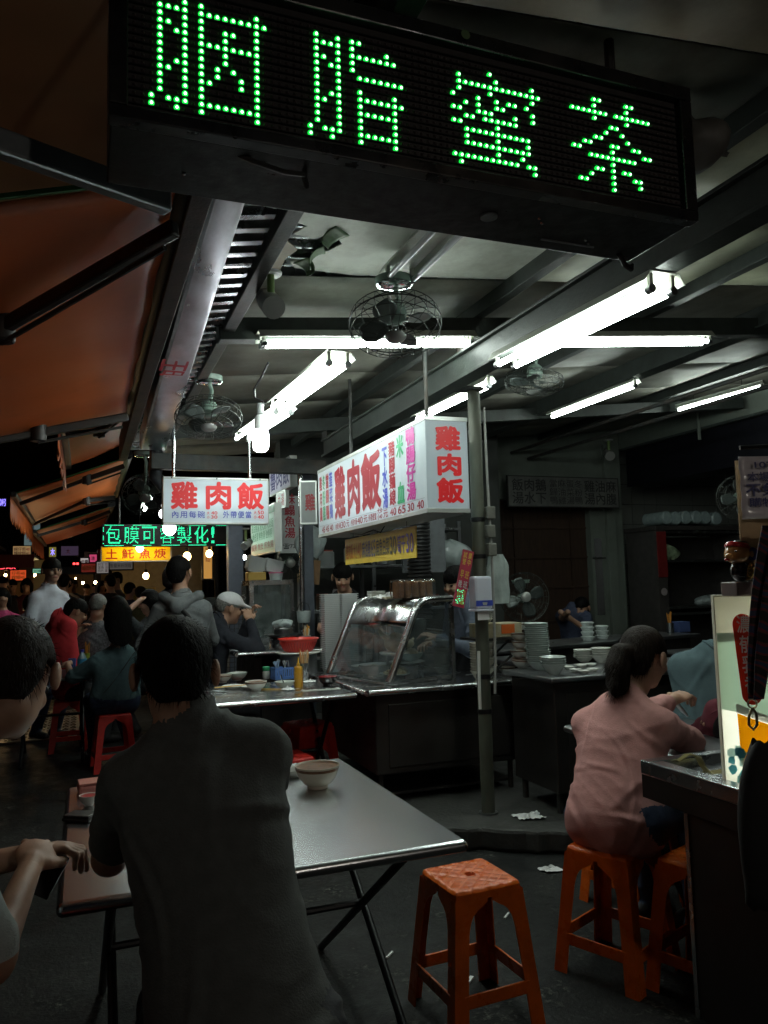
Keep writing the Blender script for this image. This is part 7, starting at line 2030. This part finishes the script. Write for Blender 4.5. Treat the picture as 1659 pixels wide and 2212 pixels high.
bulb('assumed warm fill lamp, unseen, beside the camera on the left', (-1.7, 1.7, 2.35), FILL_LAMP, .05, grp='assumed fill lamps out of view')  # unseen lamp, assumed; placed as fill light for the brown awning
bulb('assumed warm fill lamp, unseen, behind the camera on the right', (1.5, -1.5, 2.35), emitter('assumed right fill light', (1.0, .92, .80), 230), .05, grp='assumed fill lamps out of view')  # unseen lamp, assumed; added as fill for surfaces facing the camera
bulb('white lamp below the corner of the chicken rice sign', px(366, 1141, y=8.6), BULB_FAR, .07)
bulb('white lamp at the left edge of the chicken rice sign', px(353, 1110, y=9.2), BULB_FAR, .05)
bulb('white lamp over the yellow mackerel soup sign', px(302, 1184, y=10.2), BULB_FAR, .045)
bulb('white glare lamp above the far left stall', px(36, 1231, y=20), BULB_ON, .09)
bulb('cold lamp seen past the square blue grey column', px(528, 1204, y=11), BULB_ON, .03)

def plain_sign(label, u0, v0, u1, v1, y, col, est, texts, depth=.08, frame=BLACKM):
    a = px(u0, v1, y=y); b = px(u1, v1, y=y); c = px(u0, v0, y=y)
    f_ = Face(a, (1, 0, 0), (0, 0, 1), (b - a).length, c.z - a.z)
    m = emitter('sign glow %s' % label[:18], col, est)
    return box_sign('street_sign', label, f_, depth, m, texts, frame=frame, fw=.02)
NEO_R = emitter('red neon', (1.0, .06, .08), 3.0); NEO_B = emitter('blue neon', (.25, .2, 1.0), 2.5)
plain_sign('tall pale blue lit sign high above the far left stalls', 52, 1128, 86, 1182, 22, (.35, .5, .52), .22, [('阿蘭\n道', (.2, .62, .2, .9), INKK, .01)])
plain_sign('cream lit sign for oyster omelette at 40 at far left', 28, 1180, 66, 1202, 21, (.75, .45, .2), .35, [('蚵仔煎40\n麵線糊40', (.05, .95, .1, .9), INKR, .01)])
plain_sign('orange red lit price sign under the neon at far left', 22, 1232, 56, 1254, 19, (1.0, .12, .03), .55, [('仔煎45\n線糊45', (.08, .92, .1, .9), mat('yellow ink'), .01)])
plain_sign('small pale green lit sign left of the white shirted man', 71, 1229, 94, 1238, 19, (.3, .75, .5), .5, [('油切綠茶', (.05, .95, .15, .85), INKG, .01)])
plain_sign('small yellow and blue lit sign in the dark middle of the street', 106, 1182, 121, 1203, 18, (.45, .38, .08), .35, [('木', (.2, .8, .15, .85), NEO_B, .01)])
plain_sign('dim mauve billboard behind the fourth awning', 132, 1180, 169, 1200, 24, (.22, .14, .26), .16, [('大', (.3, .5, .2, .7), INKR, .02)])
plain_sign('white and red lit board above the crowd', 174, 1206, 192, 1222, 17, (.8, .7, .68), .45, [('肉羹', (.1, .9, .2, .8), INKR, .02)])
plain_sign('small pink lit board beside the white and red one', 193, 1198, 209, 1214, 17, (.9, .1, .25), .5, [('冰', (.25, .75, .2, .8), PAPERW, .02)])
plain_sign('dim red striped board above the crowd', 176, 1218, 210, 1236, 16.5, (.5, .06, .04), .2, [('鹹酥雞', (.05, .95, .2, .8), mat('yellow ink'), .01)])
plain_sign('white menu grid board under the yellow mackerel soup sign', 209, 1214, 234, 1238, 12.5, (.55, .5, .48), .3, [('蚵生\n蛋魚\n肉片', (.08, .62, .08, .92), INKK, .0), ('煎\n湯\n羹', (.7, .95, .08, .92), INKR, .0)])
plain_sign('grey menu board of the yellow lit far stall', 235, 1214, 286, 1230, 12.6, (.28, .25, .23), .22, [('魚羹米粉焿麵', (.05, .95, .2, .8), INKK, .0)])
plain_sign('orange lit hanging menu left of the square column', 440, 1178, 458, 1250, 10.2, (.85, .42, .10), .55, [('炒\n飯\n麵', (.2, .8, .5, .95), INKR, .0)])
n1 = thing('neon_sign', 'red neon characters at the far left edge', 'sign', px(14, 1232, y=18)); a = px(-14, 1231, y=18)
F_ = Face(a, (1, 0, 0), (0, 0, 1), .44, .18)
MB(n1.location).prism([F_.p(-.1, -.1), F_.p(1.1, -.1), F_.p(1.1, 1.1), F_.p(-.1, 1.1)], (0, .05, 0)).build('board', BLACKM, n1); put_text(n1, '包飯', F_, (.05, .95, .05, .95), NEO_R, d=.01)
n2 = thing('neon_sign', 'small violet blue neon character high at the left edge', 'sign', px(4, 1090, y=30)); a = px(-3, 1093, y=30)
F_ = Face(a, (1, 0, 0), (0, 0, 1), .22, .25); put_text(n2, '粥', F_, (0, 1, 0, 1), NEO_B, d=.0)
MB(n2.location).box(a.x - .1, a.x + .3, 30.02, 30.06, a.z - .1, a.z + .3).build('board', BLACKM, n2)
rl = thing('led_display', 'small red LED display above the crowd', 'sign', px(165, 1218, y=16)); q = rl.location
MB(q).box(q.x - .09, q.x + .09, q.y, q.y + .04, q.z - .06, q.z + .05).build('case', BLACKM, rl)
for k in range(2): MB(q).box(q.x - .06 + .06 * k, q.x - .02 + .06 * k, q.y - .006, q.y - .0005, q.z - .015, q.z + .02).build('digit', emitter('red led', (1, .05, .05), 5), rl)

# yellow lit far stall and dark stalls along the street
CREAM = mat('cream stall panel', (.42, .38, .28), .6, var=.15)
fs = thing('market_stall', 'far market stall with cream walls lit by a warm bulb', 'stall', (1.1, 14, 0)); O = fs.location
a = px(232, 1240, y=14.4).x; b = px(440, 1240, y=14.4).x
MB(O).box(a, b, 14.6, 14.7, .9, 2.3).build('back_wall', CREAM, fs)
MB(O).box(a, b, 12.9, 13.5, 0, .95).build('counter', STEEL_D, fs, bevel=.01)
MB(O).box(a - .1, b + .1, 12.6, 14.7, 2.32, 2.38).build('roof', IRON, fs)
for x in (a, b):
    MB(O).box(x - .03, x + .03, 12.9, 12.96, .951, 2.319).build('post', IRON, fs)
x0 = px(266, 1240, y=13.2).x; x1 = px(335, 1240, y=13.2).x
MB(O).box(x0, x1, 13.1, 13.4, .951, 1.5).build('display_cabinet', mat('yellow lit cabinet', (.55, .42, .10), .4, var=.4, scale=6), fs, bevel=.01)
MB(O).box(x0 + .05, x1 - .05, 13.09, 13.0995, 1.0, 1.42).build('cabinet_window', glassy('cabinet window', (.9, .85, .6), .15), fs)
for k in range(6):
    x = x0 + .7 + .14 * k
    MB(O).cyl((x, 13.2, .951), (x, 13.2, 1.25 - .05 * (k % 2)), .05, n=10).build('jar', rnc := mat('jar tint %d' % (k % 3), ((.45, .05, .12), (.4, .3, .05), (.3, .3, .32))[k % 3], .35), fs, smooth=True)
def dark_stall(label, x0, x1, y0, y1, h, col):
    t = thing('market_stall', label, 'stall', ((x0 + x1) / 2, (y0 + y1) / 2, 0), group='dark stalls down the street'); O = t.location
    m = mat('stall tarp %.2f' % col[0], col, .7, var=.3, bump=.1, bscale=6)
    MB(O).box(x0, x1, y0 + .3, y1, 0, .95).build('counter', STEEL_D, t, bevel=.01)
    MB(O).prism([(x0 - .3, y0 - .2, h), (x1 + .3, y0 - .2, h), (x1 + .3, y0 - .2, h + .05), (x0 - .3, y0 - .2, h + .2)], (0, y1 - y0 + .4, 0)).build('canopy', m, t)
    for x in (x0, x1):
        for y in (y0, y1): MB(O).box(x - .025, x + .025, y - .025, y + .025, 0, h).build('post', IRON, t)
    MB(O).box(x0, x1, y1, y1 + .03, .951, h - .001).build('back_cloth', m, t)
dark_stall('dark stall on the left side of the street nearest the big awnings', -4.4, -1.75, 14, 17, 2.3, (.06, .05, .05))
dark_stall('dark stall on the left side of the street, under the red neon', -4.6, -1.55, 20.5, 22, 2.3, (.09, .05, .04))
dark_stall('dark stall on the left side of the street, farthest away', -4.8, -2.3, 30, 33, 2.4, (.05, .05, .06))
dark_stall('dark stall on the right side of the street, farthest away', .3, 3.2, 22, 26, 2.3, (.08, .05, .05))
def lit_stall(label, x0, x1, y, h, col, nb, seed):
    t = thing('market_stall', label, 'stall', ((x0 + x1) / 2, y, 0), group='warm lit stalls far down the street'); O = t.location
    rn = random.Random(seed)
    m = mat('lit stall wall %.2f' % col[1], col, .6, var=.3, scale=2)
    MB(O).box(x0, x1, y + 1.2, y + 1.25, .0, h).build('back_wall', m, t)
    MB(O).box(x0, x1, y, y + .5, 0, .95).build('counter', STEEL_D, t, bevel=.01)
    MB(O).box(x0 - .1, x1 + .1, y - .5, y + 1.3, h + .001, h + .05).build('roof', IRON, t)
    MB(O).box(x0 - .1, x1 + .1, y - .52, y - .501, h - .22, h + .05).build('fascia', mat('stall fascia %d' % (seed % 3), ((.35, .05, .03), (.45, .3, .05), (.12, .2, .3))[seed % 3], .5), t)
    for k in range(int((x1 - x0) / .22)):
        x = x0 + .12 + .22 * k
        MB(O).box(x - .07, x + .07, y + .1, y + .3, .951, 1.0 + rn.uniform(.05, .35)).build('goods', mat('goods %d' % (k % 4), ((.4, .06, .04), (.45, .35, .06), (.3, .3, .3), (.08, .2, .06))[k % 4], .5), t, bevel=.01)
    for k in range(nb):
        bulb('warm bulb %s in the %s' % (('at left', 'at right', 'in the middle')[k % 3], label.replace('warm lit ', '')), (x0 + (x1 - x0) * (k + .5) / nb, y + .2, h - .35), WARM_ON, .03, .25)
lit_stall('warm lit red stall far down the left side', -3.0, -1.05, 18, 2.2, (.42, .25, .14), 2, 3)
lit_stall('warm lit yellow stall far down the left side', -2.9, -.95, 23.5, 2.3, (.45, .36, .18), 2, 4)
lit_stall('warm lit stall at the far bend of the street', -.7, 1.0, 30, 2.3, (.40, .28, .2), 2, 5)
lit_stall('warm lit stall on the right beyond the yellow one', .35, 1.9, 17, 2.25, (.40, .30, .16), 2, 6)
blb = thing('dark_building', 'dark building mass closing the far end of the street', 'building', (0, 46, 0)); O = blb.location
BD = mat('night facade', (.05, .05, .055), .8, var=.3)
MB(O).box(-14, 12, 45, 52, 0, 6.5).build('wall', BD, blb)
for k in range(10):
    MB(O).box(-12 + k * 2.3, -10.9 + k * 2.3, 44.96, 44.999, 3.2, 4.6).build('window', mat('black window glass', (.01, .012, .015), .1), blb)

# ---------- crowd down the street: a few figures, copied with their own clothes
TOPS = {n_: cloth('crowd ' + n_, c_) for n_, c_ in dict(black=(.015, .015, .017), navy=(.02, .025, .05), grey=(.10, .10, .11), white=(.5, .52, .55), blue=(.10, .16, .28), maroon=(.10, .02, .025), pink=(.55, .08, .22), olive=(.06, .06, .03), lilac=(.26, .24, .30)).items()}
protos = []
for k, (lean, sl, hr_) in enumerate(((0, .6, 'short'), (.03, 'long', 'short'), (.0, .6, 'bob'))):
    o, i = person('dark crowd figure prototype', (0, 0, .92), (0, lean, 1.42), (0, lean + .03, 1.60), 0, (0, 1, -.1), TOPS['black'], DARKT, SKIN_D, hr_, HAIRK, sleeve=sl, s=.98, vox=.02, fuzz=250, collar=False, folds=16, fine_hands=False, feet=((-.12, .1, .07), (.12, -.08, .07)), seedv=40 + k, wr=.008, group='people down the street')
    protos.append(o)
CROWD = [(7, 1262, 13, 'black', 0, 200, 'person in black at the far left edge of the street crowd'), (26, 1266, 15, 'navy', 1, 170, 'person in navy beside the leftmost scooter'), (58, 1264, 14.5, 'maroon', 2, 190, 'long haired person in maroon between scooter and white shirted man'),
         (148, 1262, 15.5, 'white', 0, 20, 'person in a white shirt seen from behind in the crowd'), (160, 1264, 17, 'blue', 1, 190, 'person in a blue shirt behind the white shirted one'), (137, 1258, 11.5, 'black', 1, 5, 'tall dark figure right of the smiling man'),
         (239, 1258, 12.5, 'black', 0, 340, 'man in black at the front of the yellow lit stall'), (254, 1252, 13.0, 'grey', 0, 250, 'man in grey turned sideways by the yellow lit stall'), (277, 1274, 12.2, 'navy', 1, 30, 'shorter person in navy before the yellow lit stall'),
         (303, 1282, 11.8, 'olive', 0, 10, 'person in olive low behind the diner with raised hand'), (370, 1240, 9.3, 'black', 2, 20, 'dark haired person hidden behind the hooded man'), (187, 1272, 20, 'black', 1, 180, 'distant dark figure in the middle of the crowd'),
         (205, 1268, 23, 'navy', 0, 180, 'distant navy figure under the small warm bulbs'), (220, 1266, 18, 'maroon', 2, 160, 'distant maroon figure left of the yellow lit stall'), (95, 1268, 24, 'grey', 1, 180, 'distant grey figure behind the smiling man'),
         (42, 1270, 22, 'olive', 0, 200, 'distant olive figure above the scooter headlamp'), (66, 1300, 11.5, 'lilac', 2, 0, 'person in a lilac top low behind the smiling man'), (3, 1290, 9.6, 'pink', 2, 170, 'person with bright pink top cut by the left edge')]
for n_, (u, v, y, tp_, k, rz, lb) in enumerate(CROWD):
    q = px(u, v, y=y); src_ = protos[k]
    if n_ < 0: continue
    c = src_.copy(); COL.objects.link(c); c.location = (q.x, y, q.z - 1.60); c.location.z = 0
    sc_ = max(.75, min(1.12, q.z / 1.60)); c.scale = (1, 1, sc_)
    c.rotation_euler = (0, 0, -R(rz)); tag(c, lb, 'person', 'people down the street')
    c.material_slots[1].link = 'OBJECT'; c.material_slots[1].material = TOPS[tp_]
    for ch in src_.children:
        d = ch.copy(); COL.objects.link(d); d.parent = c
for o in protos:
    for ch in list(o.children): bpy.data.objects.remove(ch)
    bpy.data.objects.remove(o)

# ---------- scooters with lit headlamps
def scooter(label, x, y, rz, lit=True):
    t = thing('scooter', label, 'scooter', (x, y, 0), R(rz), 'scooters in the street')
    m = mat('scooter shell', (.03, .03, .035), .25, coat=.5)
    for yy in (-.6, .6):
        w = MB().lathe([(.16, -.045), (.22, -.04), (.24, 0), (.22, .04), (.16, .045), (.15, 0), (.16, -.045)], 20, (0, yy, .24), Matrix(((0, 0, 1), (1, 0, 0), (0, 1, 0)))).build('wheel', mat('tyre', (.012, .012, .012), .8), t, smooth=True)
        MB().cyl((-.03, yy, .24), (.03, yy, .24), .14, n=16).build('rim', STEEL_D, w, smooth=True)
    mb = MB(); mb.prism([(-.13, -.55, .35), (-.13, .25, .25), (-.13, .42, .30), (-.13, .62, .85), (-.13, .55, .95), (-.13, .35, .45), (-.13, .05, .40), (-.13, -.05, .70), (-.13, -.75, .72)], (.26, 0, 0)); mb.build('body', m, t, bevel=.04)
    MB().box(-.12, .12, -.7, .0, .725, .80).build('seat', BLACKP, t, bevel=.03)
    MB().tube([(-.32, .42, 1.03), (-.12, .52, 1.0), (.12, .52, 1.0), (.32, .42, 1.03)], .016, 8).build('handlebar', BLACKP, t, smooth=True)
    MB().sphere((0, .62, .93), .075, 14, 8, (1.2, .6, .8)).build('headlamp', WARM_OFF if lit else CHROME, t, smooth=True)
    MB().bar((-.10, .60, .97), (.10, .60, .97), .02, .25, (0, .4, 1)).build('windshield', glassy('scooter shield', (.4, .42, .45), .05), t)
    for s_ in (-1, 1):
        MB().tube([(.28 * s_, .44, 1.04), (.33 * s_, .44, 1.16)], .006, 5).build('mirror_stem', BLACKP, t)
        MB().sphere((.34 * s_, .44, 1.2), .05, 10, 6, (1, .3, .7)).build('mirror', BLACKP, t, smooth=True)
q = px(51, 1296, y=13.5); scooter('scooter with bright headlamp left of the smiling man', q.x, 14.1, 185)
q = px(28, 1306, y=12); scooter('scooter with small headlamp at far left', q.x, 12.7, 170)
q = px(157, 1293, y=14.5); scooter('scooter with pale headlamp behind the man in coral', q.x, 15.1, 178)
